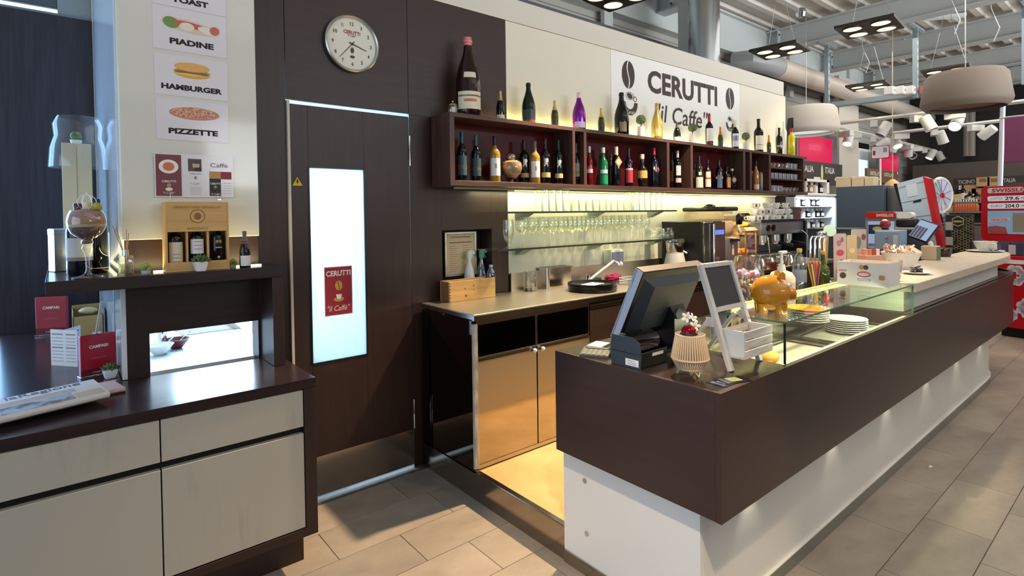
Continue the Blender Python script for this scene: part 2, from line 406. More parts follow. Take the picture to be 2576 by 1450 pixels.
# roof beams across the bar (i-sections) and their braces
def ibeam(name, x, y0, y1, zb, h, w, parent=None):
    tf = .022
    pts = [(-w / 2, 0), (w / 2, 0), (w / 2, tf), (.008, tf), (.008, h - tf), (w / 2, h - tf), (w / 2, h), (-w / 2, h), (-w / 2, h - tf), (-.008, h - tf), (-.008, tf), (-w / 2, tf)]
    me = prism_y(pts, y0, y1); me.transform(Matrix.Translation((x, 0, zb)))
    return struct(name, me, GREYST, parent)
BX = [onz(2240, 65, 4.25).x, onz(2320, 137, 4.25).x, onz(2408, 187, 4.25).x, onz(2460, 225, 4.25).x, onz(1890, -40, 4.25).x]
for i, x in enumerate(BX):
    b = ibeam('roof_beam', x, -7.5, 4.62, 4.25, .36, .2)
    for yy in (4.35, 1.2, -2.2):
        struct('stiffener', bx(x - .09, x + .09, yy, yy + .014, 4.27, 4.59), GREYST, b)
        if yy > 4:
            for dx in (-.06, .06):
                for dz in (.08, .27): obj('bolt', cyl(.018, 0, .014, 8), flat((70, 74, 78)), b, (x + dx, yy - .001, 4.25 + dz), (math.pi / 2, 0, 0))
gird = struct('edge_girder', prism_x([(4.50, 4.05), (4.64, 4.05), (4.64, 4.08), (4.58, 4.08), (4.58, 4.62), (4.64, 4.62), (4.64, 4.65), (4.50, 4.65), (4.50, 4.62), (4.56, 4.62), (4.56, 4.08), (4.50, 4.08)], 1.5, 17.3), GREYST)
for i, x in enumerate((3.4, 5.2, 7.6, 10.2, 13.0)): struct('girder_stiffener', bx(x, x + .16, 4.50, 4.56, 3.6, 4.65), GREYST, gird)
for (x0, y0, x1, y1) in ((BX[0], 4.2, BX[0] + 1.6, 2.2), (BX[1], 3.2, BX[1] + 1.9, 1.0), (BX[0] + .1, -1.0, BX[1], 1.4), (BX[4], 1.8, BX[4] + 1.2, 3.9)):
    struct('roof_brace', tube([(x0, y0, 4.60), (x1, y1, 4.60)], .045, 6), GREYST, ceil)
# pipe run along the girder and long air duct
struct('conduit', tube([(2.2, 4.42, 3.78), (17, 4.42, 3.78)], .035, 8), flat((96, 100, 104)), gird)
dz_ = wz(2150, 236, 4.1)
duct = tag(obj('air_duct', tube([(wx(1955, 4.1, 190), 4.1, dz_), (17.0, 4.1, dz_)], .16, 18), mat('duct_skin', (206, 192, 178), .45, .2), loc=(0, 0, 0)), 'long round beige air duct running under the roof', 'duct')
obj('duct_elbow', tube([(wx(1955, 4.1, 190), 4.1, dz_), (wx(1955, 4.1, 190) - .3, 4.12, dz_ + .02), (wx(1955, 4.1, 190) - .55, 4.25, dz_ + .05), (wx(1955, 4.1, 190) - .62, 4.5, dz_ + .06)], .16, 18), flat((150, 152, 152), .4), duct)
# round steel flue rising behind the back wall
fx = wx(1771, 3.55, 80)
flue = thing('steel_flue', 'round polished steel flue rising behind the white back wall', 'pipe', (fx, 3.55, 0))
obj('pipe', cyl(.175, 2.2, 4.66, 32), mat('flue_steel', (176, 182, 186), .22, 1.0), flue)
obj('collar', lathe([(.176, 3.24), (.182, 3.245), (.182, 3.262), (.176, 3.267)], 32), mat('flue_steel', (176, 182, 186), .22, 1.0), flue)
fb = wz(1750, 140, 3.4)
# tall grey column behind
struct('column_steel', bx(fx + .24, fx + .42, 3.9, 4.06, 0, 4.66, .004), GREYST)

# ================================================================ DOOR
door = struct('door_1', bx(DL + .012, DR - .006, 2.985, 3.022, .016, 2.150, .001), WZ)
# the leaf has a real opening for the pane: rebuild it as four boards around the glass
wl0, wl1, wz0, wz1 = 1.040, 1.356, .753, 1.819
door.data = bx(DL + .012, wl0, 2.985, 3.022, .027, 2.150, .001); door.data.materials.append(WZ)
struct('door_board', bx(wl1, DR - .006, 2.985, 3.022, .027, 2.150, .001), WZ, door)
struct('door_board', bx(wl0, wl1, 2.985, 3.022, wz1, 2.150, .001), WZ, door)
struct('door_board', bx(wl0, wl1, 2.985, 3.022, .027, wz0, .001), WZ, door)
pane = struct('window_pane', bx(wl0, wl1, 2.996, 3.002, wz0, wz1), frosted('frosted_pane', (232, 240, 246)), door, 'frosted glass pane lit by daylight behind')
for a in ((wl0 - .004, wl0 + .004, wz0 - .004, wz1 + .004), (wl1 - .004, wl1 + .004, wz0 - .004, wz1 + .004)): struct('glazing_bead', bx(a[0], a[1], 2.981, 2.985, a[2], a[3]), BLACK, door)
for z in (wz0, wz1): struct('glazing_bead', bx(wl0, wl1, 2.981, 2.985, z - .004, z + .004), BLACK, door)
GAPLIGHT = frosted('light_gap', (240, 245, 250))  # translucent strips put in to show light through the door gaps
struct('gap_light_strip', bx(DL, DR - .004, 2.999, 3.003, 2.151, 2.170), GAPLIGHT, door, 'bright gap of light over the door')
struct('gap_light_strip', bx(DL, DR - .004, 2.990, 2.994, .001, .025), GAPLIGHT, door, 'bright gap of light under the door')
struct('frame_strip', bx(DL - .003, DL + .011, 2.978, 3.02, 0, 2.165, .001), mat('frame_beige', (206, 196, 184), .4), door)
kz = wz(1043, 1079, 2.985)
struct('kick_plate', bx(DL + .02, DR - .012, 2.981, 2.985, .028, kz), KICK, door, 'brushed steel kick plate')
for z0, z1 in ((wz(1031, 418, YW), wz(1031, 343, YW)), (wz(1042, 1075, YW), wz(1042, 1003, YW))):
    struct('hinge', lathe([(0, z0), (.007, z0), (.007, (z0 + z1) / 2 - .001), (.0062, (z0 + z1) / 2), (.007, (z0 + z1) / 2 + .001), (.007, z1), (0, z1)], 10), ALU, door).location = (DR - .004, 2.98, 0)
p = ony(748, 457, 2.985)
ws = thing('warning_sign', 'small yellow triangular high voltage warning sticker on the door', 'sign', (p.x, 2.985, p.z))
obj('sticker', plate([(-.034, -.026), (.034, -.026), (0, .033)], .001), flat((30, 26, 12)), ws)
obj('yellow_field', plate([(-.027, -.022), (.027, -.022), (0, .025)], .0016), flat((222, 176, 30)), ws)
obj('bolt_symbol', plate([(-.002, .012), (.006, .012), (.002, .001), (.007, .001), (-.003, -.017), (0, -.005), (-.006, -.005)], .002), INK, ws)
# red coffee poster on the pane
a, b = ony(818, 798, 2.99), ony(886, 668, 2.99)
pw, ph = (b.x - a.x) / 2, (b.z - a.z) / 2
ps = thing('coffee_poster', 'red coffee poster with gold bean stuck on the frosted door pane', 'poster', ((a.x + b.x) / 2, 2.994, (a.z + b.z) / 2))
obj('sheet', plate([(-pw, -ph), (pw, -ph), (pw, ph), (-pw, ph)], .001), flat((236, 214, 212)), ps)
obj('red_field', plate([(-pw + .004, -ph + .004), (pw - .004, -ph + .004), (pw - .004, ph - .004), (-pw + .004, ph - .004)], .0016), flat((160, 40, 56)), ps)
lettering('CERUTTI', flat((246, 236, 232)), ps, (0, -.0022, ph * .72), pw * 1.75, ph * .22, bold=.03)
lettering('"il Caffè"', flat((246, 236, 232)), ps, (0, -.0022, -ph * .70), pw * 1.6, ph * .22, shear=.3)
GOLD = flat((196, 160, 52))
def bean(parent, c, a, b, m, y=-.0022, t=.0006, gap=.09):
    """coffee bean: two half ovals with a wavy slit"""
    for s in (-1, 1):
        pts = []
        for i in range(15):
            t_ = -math.pi / 2 + math.pi * i / 14; pts.append((s * a * math.cos(t_) , b * math.sin(t_)))
        slit = [(a * (.22 * math.sin(q * 3.1) * .8) + s * a * gap, b * (1 - 2 * (q + 1) / 2) * .98) for q in [-1 + 2 * k / 10 for k in range(11)]]
        pts2 = [(c[0] + x, c[1] + z) for x, z in pts if s * x > -1e-6][:] + [(c[0] + x, c[1] + z) for x, z in slit]
        obj('bean_half', plate(pts2 if s > 0 else pts2, t), m, parent, (0, y, 0))
bean(ps, (0, ph * .22), pw * .26, ph * .2, GOLD)
obj('saucer', plate(ell(20, pw * .36, ph * .1, 0, -ph * .34), .0006), GOLD, ps, (0, -.0022, 0))
obj('cup', plate([(-pw * .22, -ph * .14), (pw * .22, -ph * .14), (pw * .12, -ph * .34), (-pw * .12, -ph * .34)], .0008), flat((246, 240, 232)), ps, (0, -.003, 0))

# ================================================================ SIGN ON THE WALL
BROWN = flat((52, 34, 32), .45)
sg = thing('wall_sign', 'large dark coffee house lettering with beans on the white wall panel', 'sign', (4.57, YW, 2.2))
def sgp(px, py): q = ony(px, py, YW); return (q.x - 4.57, q.z - 2.2)
a = sgp(1629, 237); b = sgp(1803, 222)
x0, x1 = sgp(1629, 205)[0], sgp(1804, 250)[0]
zt, zb_ = sgp(1645, 178)[1], sgp(1645, 235)[1]
lettering('CERUTTI', BROWN, sg, ((x0 + x1) / 2, -.0015, (zt + zb_) / 2), x1 - x0, zt - zb_, bold=.035, space=1.02)
x0, x1 = sgp(1650, 285)[0], sgp(1786, 300)[0]; zt, zb_ = sgp(1665, 262)[1], sgp(1665, 305)[1]
lettering("\"il Caffe'\"", BROWN, sg, ((x0 + x1) / 2, -.0015, (zt + zb_) / 2 - .005), x1 - x0, (zt - zb_) * 1.08, bold=.008, shear=.15)
for px, py0, py1, w in ((1580, 153, 223, 32), (1836, 221, 276, 21)):
    t_, b_ = sgp(px, py0), sgp(px, py1); hw = (sgp(px + w / 2, 200)[0] - sgp(px - w / 2, 200)[0]) / 2
    bean(sg, (t_[0], (t_[1] + b_[1]) / 2), hw, (t_[1] - b_[1]) / 2, BROWN, -.0008, .001)
for px, py0, py1, w in ((1585, 230, 292, 40), (1836, 292, 332, 26)):
    t_, b_ = sgp(px, py0), sgp(px, py1); c = (t_[0], (t_[1] + b_[1]) / 2); rr = (t_[1] - b_[1]) / 2
    ring = [(c[0] + rr * .95 * math.cos(R(q)), c[1] + rr * .05 + rr * 1.0 * math.sin(R(q))) for q in range(175, 366, 10)] + [(c[0] - rr * .05 + rr * .55 * math.cos(R(q)), c[1] + rr * .12 + rr * .58 * math.sin(R(q))) for q in range(360, 179, -10)]
    obj('handle_mark', tube([(c[0] + rr * (.62 + .2 * math.cos(R(q))), 0, c[1] + rr * (.42 + .2 * math.sin(R(q)))) for q in range(0, 360, 30)], rr * .03, 4, closed=True), BROWN, sg, (0, -.001, 0))
    obj('rim_mark', tube([(c[0] + rr * (-.05 + .5 * math.cos(R(q))), 0, c[1] + rr * (.62 + .3 * math.sin(R(q)))) for q in range(0, 360, 20)], rr * .02, 4, closed=True), BROWN, sg, (0, -.001, 0))
    obj('cup_mark', plate(ring, .001), BROWN, sg, (0, -.0008, 0))
    obj('bean_mark', plate(ell(18, rr * .36, rr * .22, c[0] - rr * .05, c[1] + rr * .62, -.3), .001), BROWN, sg, (0, -.0008, 0))
    lettering('Cerutti', flat((236, 232, 226)), sg, (c[0] + rr * .05, -.0024, c[1] - rr * .68), rr * .95, rr * .3)

# ================================================================ CLOCK
cl = thing('wall_clock', 'round silver-rimmed wall clock over the door', 'clock', (1.296, YW, 2.522))
RC = .158
def disc_y(me): me.transform(Matrix.Rotation(math.pi / 2, 4, 'X')); return me      # z axis -> -y
obj('rim', disc_y(lathe([(RC - .014, 0), (RC, .003), (RC, .03), (RC - .006, .036), (RC - .013, .03), (RC - .013, .016)], 48)), ALU, cl)
obj('face', disc_y(cyl(RC - .012, .004, .018, 48)), flat((232, 226, 210)), cl)
for i in range(1, 13):
    t_ = R(90 - 30 * i); q = lettering(str(i), INK, cl, (.112 * math.cos(t_), -.0195, .112 * math.sin(t_)), (.0045 if i == 1 else .0105 if i == 11 else .011 * len(str(i))), .02, name='numeral', bold=.012)
for ang, ln, w in ((108, .088, .005), (222, .112, .0035)):
    t_ = R(90 - ang); dx, dz = math.cos(t_), math.sin(t_); nx, nz = -dz, dx
    obj('hand', plate([(-dx * .02 + nx * w / 2, -dz * .02 + nz * w / 2), (dx * ln + nx * w / 3, dz * ln + nz * w / 3), (dx * ln - nx * w / 3, dz * ln - nz * w / 3), (-dx * .02 - nx * w / 2, -dz * .02 - nz * w / 2)], .001), INK, cl, (0, -.022, 0))
obj('hub', disc_y(cyl(.006, .018, .025, 14)), INK, cl)
lettering('CERUTTI', flat((176, 44, 60)), cl, (0, -.0195, .064), .098, .02, bold=.03)
lettering('"il Caffè"', INK, cl, (0, -.0195, .046), .05, .012, shear=.3)
bean(cl, (0, -.036), .010, .017, BROWN, -.0192, .0006)
obj('cup_mark', plate(ell(16, .014, .008, 0, -.072), .0006), BROWN, cl, (0, -.0192, 0))
# ================================================================ SIDEBOARD (left)
SBY, SBT = 2.40, .85
sb = thing('sideboard_cabinet', 'dark sideboard with pale whitewashed drawers and doors beside the door', 'cabinet', (.3, 2.65, 0))
def L(x, y, z): return (x - .3, y - 2.65, z)
def sbx(name, x0, x1, y0, y1, z0, z1, m, b=.0015, label=None, par=None): return obj(name, bx(x0 - .3, x1 - .3, y0 - 2.65, y1 - 2.65, z0, z1, b), m, par or sb, label=label)
sbx('plinth', -.27, .821, 2.517, 2.90, 0, .168, WX)
sbx('bottom_rail', -.27, .847, SBY, 2.90, .166, .203, WX)
sbx('side_panel', .797, .847, SBY, 2.90, .203, .807, WZ)
sbx('carcass', -.27, .797, SBY + .03, 2.90, .203, .805, BLACK)
for a, b in ((-.255, .2685), (.2735, .794)):
    sbx('drawer', a, b, SBY + .004, SBY + .03, .646, .804, PALEWOOD)
    sbx('door', a, b, SBY + .004, SBY + .03, .207, .617, PALEWOOD)
sbx('rear_carcass', -.6, .19, 2.93, 4.58, 0, .805, WZ)
wt = tag(obj('sideboard_worktop', prism([(-.62, SBY), (.849, SBY), (.849, 2.914), (.194, 2.914), (.194, 4.595), (-.62, 4.595)], .808, SBT, .0012), WTOP), 'dark glossy wood worktop running over the sideboard', 'worktop')
US0, US1, USY = 1.27, 1.32, 2.70
us = thing('raised_shelf', 'dark wood raised shelf standing on the sideboard around the white column', 'shelf', (.4, 2.8, SBT))
def ux(name, me, m): me.transform(Matrix.Translation((-.4, -2.8, -SBT))); return obj(name, me, m, us)
ux('shelf_board', prism([(-.048, USY), (.812, USY), (.812, 2.914), (.192, 2.914), (.192, 4.37), (-.048, 4.37)], US0, US1, .0012), WTOP)
ux('side_panel', bx(.763, .812, USY + .002, 2.914, SBT + .001, US0, .0015), WZ)
# led strip set into the shelf in front of the column
ls = thing('led_strip', 'glowing yellow led strip along the foot of the white column', 'led strip', (.4, 2.84, US1))
obj('led_lens', bx(-.09, .35, -.012, .002, .0005, .006), LEDW, ls)
obj('led_lens', bx(-.230, -.220, -.02, .95, .0005, .005), LED, ls)
area_light('led_glow', (.5, 2.835, 1.335), (.5, 2.90, 1.6), .55, .012, 1.6, (1, .86, .42))
area_light('led_glow', (.172, 3.4, 1.335), (.19, 3.4, 1.8), 1.1, .012, 1.4, (1, .88, .45)).rotation_euler = (math.pi, R(8), math.pi / 2)

# ---- menu cards on the column
PY = 2.859
def card(name, label, TL, TR, BR, BL, y=PY):
    p = [ony(*q, y) for q in (TL, TR, BR, BL)]
    x0, x1 = (p[0].x + p[3].x) / 2, (p[1].x + p[2].x) / 2; z0, z1 = (p[2].z + p[3].z) / 2, (p[0].z + p[1].z) / 2
    t = thing(name, label, 'poster', ((x0 + x1) / 2, y, (z0 + z1) / 2)); w, h = (x1 - x0) / 2, (z1 - z0) / 2
    obj('sheet', plate([(-w, -h), (w, -h), (w, h), (-w, h)], .0012), mat('laminated_card', (234, 226, 228), .12), t)
    return t, w, h
def spot(t, a, b, cx, cz, c, y=-.0014, rot=0, name='printed_food'): return obj(name, plate(ell(22, a, b, cx, cz, rot), .0004), flat(c, .3), t, (0, y, 0))
t, w, h = card('menu_card', 'laminated toast menu card, topmost on the white column', (380, -92), (566, -68), (568, 38), (383, 12))
lettering('TOAST', INK, t, (0, -.0016, -h * .62), w * 1.0, h * .28, bold=.05)
spot(t, w * .55, h * .3, 0, h * .2, (206, 150, 84))
t, w, h = card('menu_card', 'laminated flatbread menu card with ham roll on the white column', (382, 18), (568, 36), (570, 146), (385, 121))
lettering('PIADINE', INK, t, (w * .03, -.0016, -h * .55), w * 1.2, h * .28, bold=.05)
spot(t, w * .78, h * .30, 0, h * .22, (228, 206, 176), rot=-.1); spot(t, w * .22, h * .26, -w * .52, h * .30, (112, 152, 70), -.0017, -.2)
spot(t, w * .5, h * .14, w * .0, h * .30, (206, 92, 82), -.002, -.1); spot(t, w * .2, h * .2, -w * .1, h * .2, (238, 226, 208), -.0022); spot(t, w * .26, h * .16, w * .45, h * .16, (240, 228, 214), -.0023, -.2); spot(t, w * .14, h * .2, w * .66, h * .22, (204, 104, 84), -.0026, .5)
t, w, h = card('menu_card', 'laminated hamburger menu card on the white column', (386, 133), (571, 157), (574, 252), (390, 239))
lettering('HAMBURGER', INK, t, (0, -.0016, -h * .56), w * 1.66, h * .28, bold=.05)
spot(t, w * .5, h * .24, 0, h * .18, (226, 160, 76)); spot(t, w * .5, h * .16, 0, h * .26, (150, 160, 62), -.0017); spot(t, w * .46, h * .10, 0, h * .22, (150, 84, 48), -.002); spot(t, w * .44, h * .06, -.01, h * .12, (238, 196, 70), -.0022); spot(t, w * .48, h * .23, 0, h * .5, (232, 172, 88), -.0024)
t, w, h = card('menu_card', 'laminated pizza menu card, lowest food card on the white column', (390, 247), (574, 264), (576, 360), (394, 350))
lettering('PIZZETTE', INK, t, (0, -.0016, -h * .55), w * 1.36, h * .28, bold=.05)
spot(t, w * .7, h * .32, w * .04, h * .38, (198, 132, 96))
obj('printed_food', plate(ell(22, w * .66, h * .27, w * .04, h * .41), .0004), mat('pizza_print', (226, 170, 134), .3, c2=(176, 92, 68), sc=(90, 90, 130), contrast=(.46, .56)), t, (0, -.0018, 0))
# coffee leaflet board
t, w, h = card('leaflet_board', 'acrylic leaflet holder with coffee flyers over the wine crate', (386, 386), (585, 393), (588, 498), (391, 495), 2.853)
def quad(t, x0, x1, z0, z1, c, y=-.0016, name='print'): return obj(name, plate([(x0, z0), (x1, z0), (x1, z1), (x0, z1)], .0004), flat(c, .4), t, (0, y, 0))
quad(t, -w * .97, -w * .35, -h * .95, h * .95, (122, 56, 62)); spot(t, w * .24, h * .32, -w * .66, h * .4, (244, 236, 230), -.0021, name='print'); spot(t, w * .14, h * .2, -w * .66, h * .4, (212, 108, 58), -.0026, name='print')
lettering('CERUTTI', flat((240, 226, 220)), t, (-w * .66, -.0022, -h * .28), w * .34, h * .1, bold=.03); bean(t, (-w * .66, -h * .46), w * .05, h * .09, GOLD, -.0022, .0004)
lettering('"il Caffè"', flat((240, 226, 220)), t, (-w * .66, -.0022, -h * .8), w * .3, h * .1, shear=.3); spot(t, w * .09, h * .08, -w * .66, -h * .64, (240, 226, 220), -.0022, name='print')
quad(t, -w * .18, w * .16, h * .22, h * .80, (92, 66, 52)); spot(t, w * .09, h * .17, w * .02, h * .5, (206, 156, 128), -.0021, name='print'); quad(t, -w * .02, w * .15, h * .22, h * .4, (36, 34, 44), -.0024); spot(t, w * .10, h * .09, w * .03, h * .66, (44, 30, 26), -.0025, name='print')
lettering('CERUTTI', flat((150, 130, 124)), t, (0, -.0022, h * .1), w * .3, h * .07); bean(t, (0, -h * .08), w * .03, h * .08, flat((150, 120, 90)), -.0022, .0004)
lettering('"il Caffè"', flat((150, 130, 124)), t, (0, -.0022, -h * .36), w * .24, h * .07, shear=.3)
for k in range(4): quad(t, -w * .14, w * .14, -h * (.54 + .1 * k), -h * (.57 + .1 * k), (196, 184, 180))
lettering('Caffè', flat((120, 84, 80)), t, (w * .62, -.0022, h * .54), w * .46, h * .2)
quad(t, w * .36, w * .66, -h * .93, h * .22, (26, 24, 26)); quad(t, w * .36, w * .66, -h * .1, h * .24, (196, 144, 84), -.0021); quad(t, w * .66, w * .95, -h * .12, h * .24, (150, 26, 52), -.0022)
lettering('CERUTTI', flat((236, 228, 222)), t, (w * .51, -.0024, -h * .34), w * .26, h * .09, bold=.03); bean(t, (w * .51, -h * .5), w * .04, h * .07, GOLD, -.0023, .0004); lettering('"il Caffè"', flat((236, 228, 222)), t, (w * .51, -.0024, -h * .84), w * .24, h * .09, shear=.3)
for k in range(5): quad(t, w * .7, w * .94, -h * (.3 + .12 * k), -h * (.33 + .12 * k), (206, 198, 196))
for dx in (-w * .6, w * .6): obj('acrylic_clip', bx(dx - .008, dx + .008, -.012, .001, -h - .012, -h + .02, .002), CLEARB, t)

# ================================================================ BOTTLE BUILDER
PROF = {
 'bordeaux': [(0, 0), (.94, 0), (1, .02), (1, .60), (.97, .64), (.80, .69), (.50, .735), (.37, .77), (.34, .82), (.34, .955), (.39, .957), (.39, .985), (.34, 1), (0, 1)],
 'sparkling': [(0, 0), (.94, 0), (1, .02), (1, .42), (.95, .50), (.80, .60), (.58, .70), (.42, .78), (.33, .85), (.31, .93), (.37, .935), (.37, .96), (.32, .97), (.31, 1), (0, 1)],
 'spirit': [(0, 0), (.94, 0), (1, .015), (1, .52), (.98, .58), (.82, .66), (.50, .72), (.40, .76), (.38, .84), (.40, .845), (.40, .99), (.37, 1), (0, 1)],
 'liqueur': [(0, 0), (.70, 0), (.78, .03), (1, .26), (1, .50), (.86, .58), (.46, .66), (.42, .70), (.42, .78), (.5, .785), (.5, .84), (.42, .85), (.42, .99), (.40, 1), (0, 1)],
 'flask': [(0, 0), (.55, 0), (.75, .06), (1, .28), (.98, .45), (.7, .62), (.36, .72), (.28, .76), (.28, .90), (.34, .905), (.34, .99), (.3, 1), (0, 1)],
 'slim': [(0, 0), (.94, 0), (1, .01), (1, .66), (.9, .72), (.5, .79), (.4, .83), (.4, .99), (.38, 1), (0, 1)],
}
_bm = {}
def prof_r(kind, t):
    P_ = PROF[kind]
    for (r0, z0), (r1, z1) in zip(P_, P_[1:]):
        if z0 <= t <= z1 and z1 > z0: return r0 + (r1 - r0) * (t - z0) / (z1 - z0)
    return P_[-2][0]
def sleeve(kind, r, h, t0, t1, a0, a1, off=.0006, seg=14, full=False):
    ts = sorted({t0, t1} | {z for _, z in PROF[kind] if t0 < z < t1})
    return lathe([(prof_r(kind, t_) * r + off, t_ * h) for t_ in ts], 18 if full else seg, 0 if full else a0, 360 if full else a1)
def bottle(label, loc, r, h, kind='bordeaux', glass_m=None, foil=None, foil_t=.76, labels=(), group=None, cat='bottle', name='wine_bottle', rz=0.0, word=None):
    """labels: (t0, t1, half width in degrees, colour); they face -y turned by rz"""
    b = thing(name, label, cat, loc, rz, group)
    k = (kind, round(r, 4), round(h, 3))
    if k not in _bm: _bm[k] = lathe([(a * r, z * h) for a, z in PROF[kind]], 18)
    obj('glass_body', _bm[k].copy(), glass_m, b)
    if foil is not None:
        me = sleeve(kind, r, h, foil_t, 1.0, 0, 360, .0007, full=True)
        obj('foil_capsule' if cat == 'bottle' and kind in ('bordeaux', 'sparkling') else 'screw_cap', me, foil, b)
        obj('cap_top', cyl(prof_r(kind, .995) * r + .0007, h - .0002, h + .001, 16), foil, b)
    for (t0, t1, hw, c) in labels:
        obj('paper_label', sleeve(kind, r, h, t0, t1, -90 - hw, -90 + hw), c if not isinstance(c, tuple) else flat(c, .5), b)
    if word:
        s, c, tz, w_, h_ = word
        me_o = lettering(s, flat(c, .5), b, (0, 0, 0), w_, h_, rot=(0, 0, 0), bold=.03)
        rr = prof_r(kind, tz) * r + .0016
        for v in me_o.data.vertices:
            th = -math.pi / 2 + v.co.x / rr; v.co = (rr * math.cos(th), rr * math.sin(th), tz * h + v.co.y)
    return b
GBLACK = mat('bottle_black', (9, 10, 9), .06)
GGREEN = mat('bottle_green', (20, 30, 12), .06)
GOLIVE = mat('bottle_olive', (62, 66, 18), .06)
GBROWN = mat('bottle_brown', (38, 14, 10), .06)
GBLUE = mat('bottle_midnight', (10, 14, 24), .06)
GPALE = mat('bottle_straw', (150, 118, 44), .06)
GEMER = mat('bottle_emerald', (12, 120, 66), .07)
GREDB = mat('bottle_bitter_red', (110, 14, 26), .07)
GGOLD = mat('bottle_gold', (206, 176, 92), .22, .6)
GPURP = mat('bottle_purple', (132, 44, 150), .16, .7)
GYELL = mat('bottle_lemon', (200, 186, 40), .15)
GWHITE = mat('bottle_white', (226, 226, 222), .25)
GAMB = mat('bottle_amber', (172, 116, 58), .08)
FGOLD = mat('foil_gold', (206, 178, 104), .35, .7)
FPINK = mat('foil_pink', (222, 136, 128), .4, .3)
FTEAL = mat('foil_teal', (38, 84, 92), .35, .3)
FRED = mat('foil_red', (168, 30, 42), .35, .2)
FBLK = mat('foil_black', (22, 22, 26), .35, .2)
FCREAM = mat('foil_cream', (230, 206, 170), .4)
FORNG = mat('foil_orange', (216, 120, 56), .35, .4)
FWHT = mat('cap_white', (236, 230, 226), .4)
FGREY = mat('foil_grey', (96, 96, 104), .4, .3)
CR, WHL, GLD = (226, 212, 184), (232, 228, 226), (200, 170, 92)

# ================================================================ THINGS ON THE RAISED SHELF
UZ = US1 + .0005
# giant goblet with coffee layers
g = thing('giant_goblet', 'giant clear glass goblet filled with coloured coffee layers on the raised shelf', 'goblet', (.083, 2.775, UZ))
S = .00218
gob = [(0, 0), (.066, 0), (.068, .003), (.035, .010), (.014, .018), (.0085, .03), (.0085, .07), (.013, .10), (.020, .112), (.024, .118), (.021, .126), (.016, .130), (.024, .136), (.026, .143), (.020, .152), (.040, .160), (.066, .178), (.080, .202), (.083, .225), (.078, .248), (.067, .268)]
obj('glass_bowl', lathe([(r * .79, z) for r, z in gob], 28), glass('goblet_glass', (248, 250, 252), .05, .02, .55), g)
def layer(pr, m, nm='coffee_layer'): obj(nm, lathe([(r * .79, z) for r, z in pr], 26), m, g)
layer([(0, .134), (.022, .137), (.023, .143), (.018, .152), (.037, .162), (.063, .180), (.077, .203), (0, .203)], mat('coffee_dark', (92, 70, 66), .8, c2=(132, 106, 98), sc=(170, 170, 170), bump=.6))
layer([(0, .2031), (.077, .2031), (.079, .214), (0, .214)], mat('coffee_cream', (196, 188, 160), .8, c2=(172, 158, 116), sc=(170, 170, 170)))
layer([(0, .2141), (.079, .2141), (.080, .225), (0, .225)], mat('coffee_yellow', (188, 146, 66), .8, c2=(150, 116, 60), sc=(170, 170, 170)))
layer([(0, .2251), (.080, .2251), (.075, .247), (.064, .264), (.03, .272), (0, .274)], mat('coffee_pink', (150, 104, 100), .8, c2=(186, 140, 128), sc=(190, 190, 190), bump=.6))
gd = thing('goblet_ornament', 'small white wire cage ornament with moss standing on the goblet filling', 'ornament', (.086, 2.772, UZ + .2745))
for k in range(6): obj('cage_wire', tube([(.030 * math.cos(k * math.pi / 3) * math.sin(t_), .030 * math.sin(k * math.pi / 3) * math.sin(t_), .026 + .030 * math.cos(t_)) for t_ in [i * math.pi / 10 * .95 for i in range(11)]], .0016, 5), WHITE, gd)
obj('knob', ball(.005, (0, 0, .061), 1), WHITE, gd); obj('candle', cyl(.014, 0, .026, 14), flat((232, 204, 176)), gd)
obj('moss', ball(.017, (.030, -.016, .008), 2, jit=.25), flat((170, 168, 60)), gd); obj('red_berry', ball(.007, (-.026, -.016, .006), 1), flat((190, 40, 60)), gd)
# tall pale wine carton with cactus in cellophane
c = thing('wine_carton', 'tall pale wine carton behind the giant goblet', 'box', (.075, 3.62, UZ))
obj('carton_body', bx(-.06, .06, -.06, .06, 0, .62, .003), mat('kraft_pale', (196, 186, 158), .6), c); obj('carton_seam', bx(-.002, .0, -.0615, -.06, .02, .6), flat((150, 138, 112)), c)
cc = thing('cactus_pot', 'tiny green cactus under cellophane on top of the wine carton', 'plant', (.075, 3.62, UZ + .6205))
obj('pot', cyl(.021, 0, .022, 12, .025), WHITE, cc); obj('cactus', uv(.024, (0, 0, .042), (1, 1, 1.05)), GREEN, cc)
ce = tag(obj('cellophane_wrap', lathe([(.125, .50), (.118, .60), (.10, .66), (.105, .72), (.088, .76), (.03, .77)], 14), glass('cellophane', (250, 250, 250), .05, .12, .25), loc=(.085, 3.62, UZ)), 'crumpled clear cellophane wrap over the wine carton', 'wrapping')
c = thing('gift_bottle', 'dark wine bottle with broad pale label standing behind the goblet stem', 'bottle', (.062, 2.96, UZ))
obj('glass_body', lathe([(a_ * .045, z_ * .30) for a_, z_ in PROF['bordeaux']], 18), GBLUE, c); obj('paper_label', lathe([(.0456, .075), (.0456, .155)], 16, -190, 10), flat((196, 194, 190)), c); obj('paper_label', lathe([(.0457, .06), (.0457, .0749)], 16, -190, 10), flat((130, 118, 112)), c)
bottle('black bottle with white base line right behind the goblet stem', (.125, 3.02, UZ), .04, .32, 'bordeaux', GBLACK, FBLK, labels=((.06, .07, 120, WHL),))
sv = thing('silver_gift_box', 'small silver foil gift box left of the dark bottles', 'box', (-.005, 3.22, UZ), R(20)); obj('box_body', bx(-.03, .03, -.03, .03, 0, .19, .003), mat('foil_silver', (214, 218, 226), .2, .9), sv); obj('lid', bx(-.031, .031, -.031, .031, .165, .193, .003), mat('foil_silver', (214, 218, 226), .2, .9), sv)
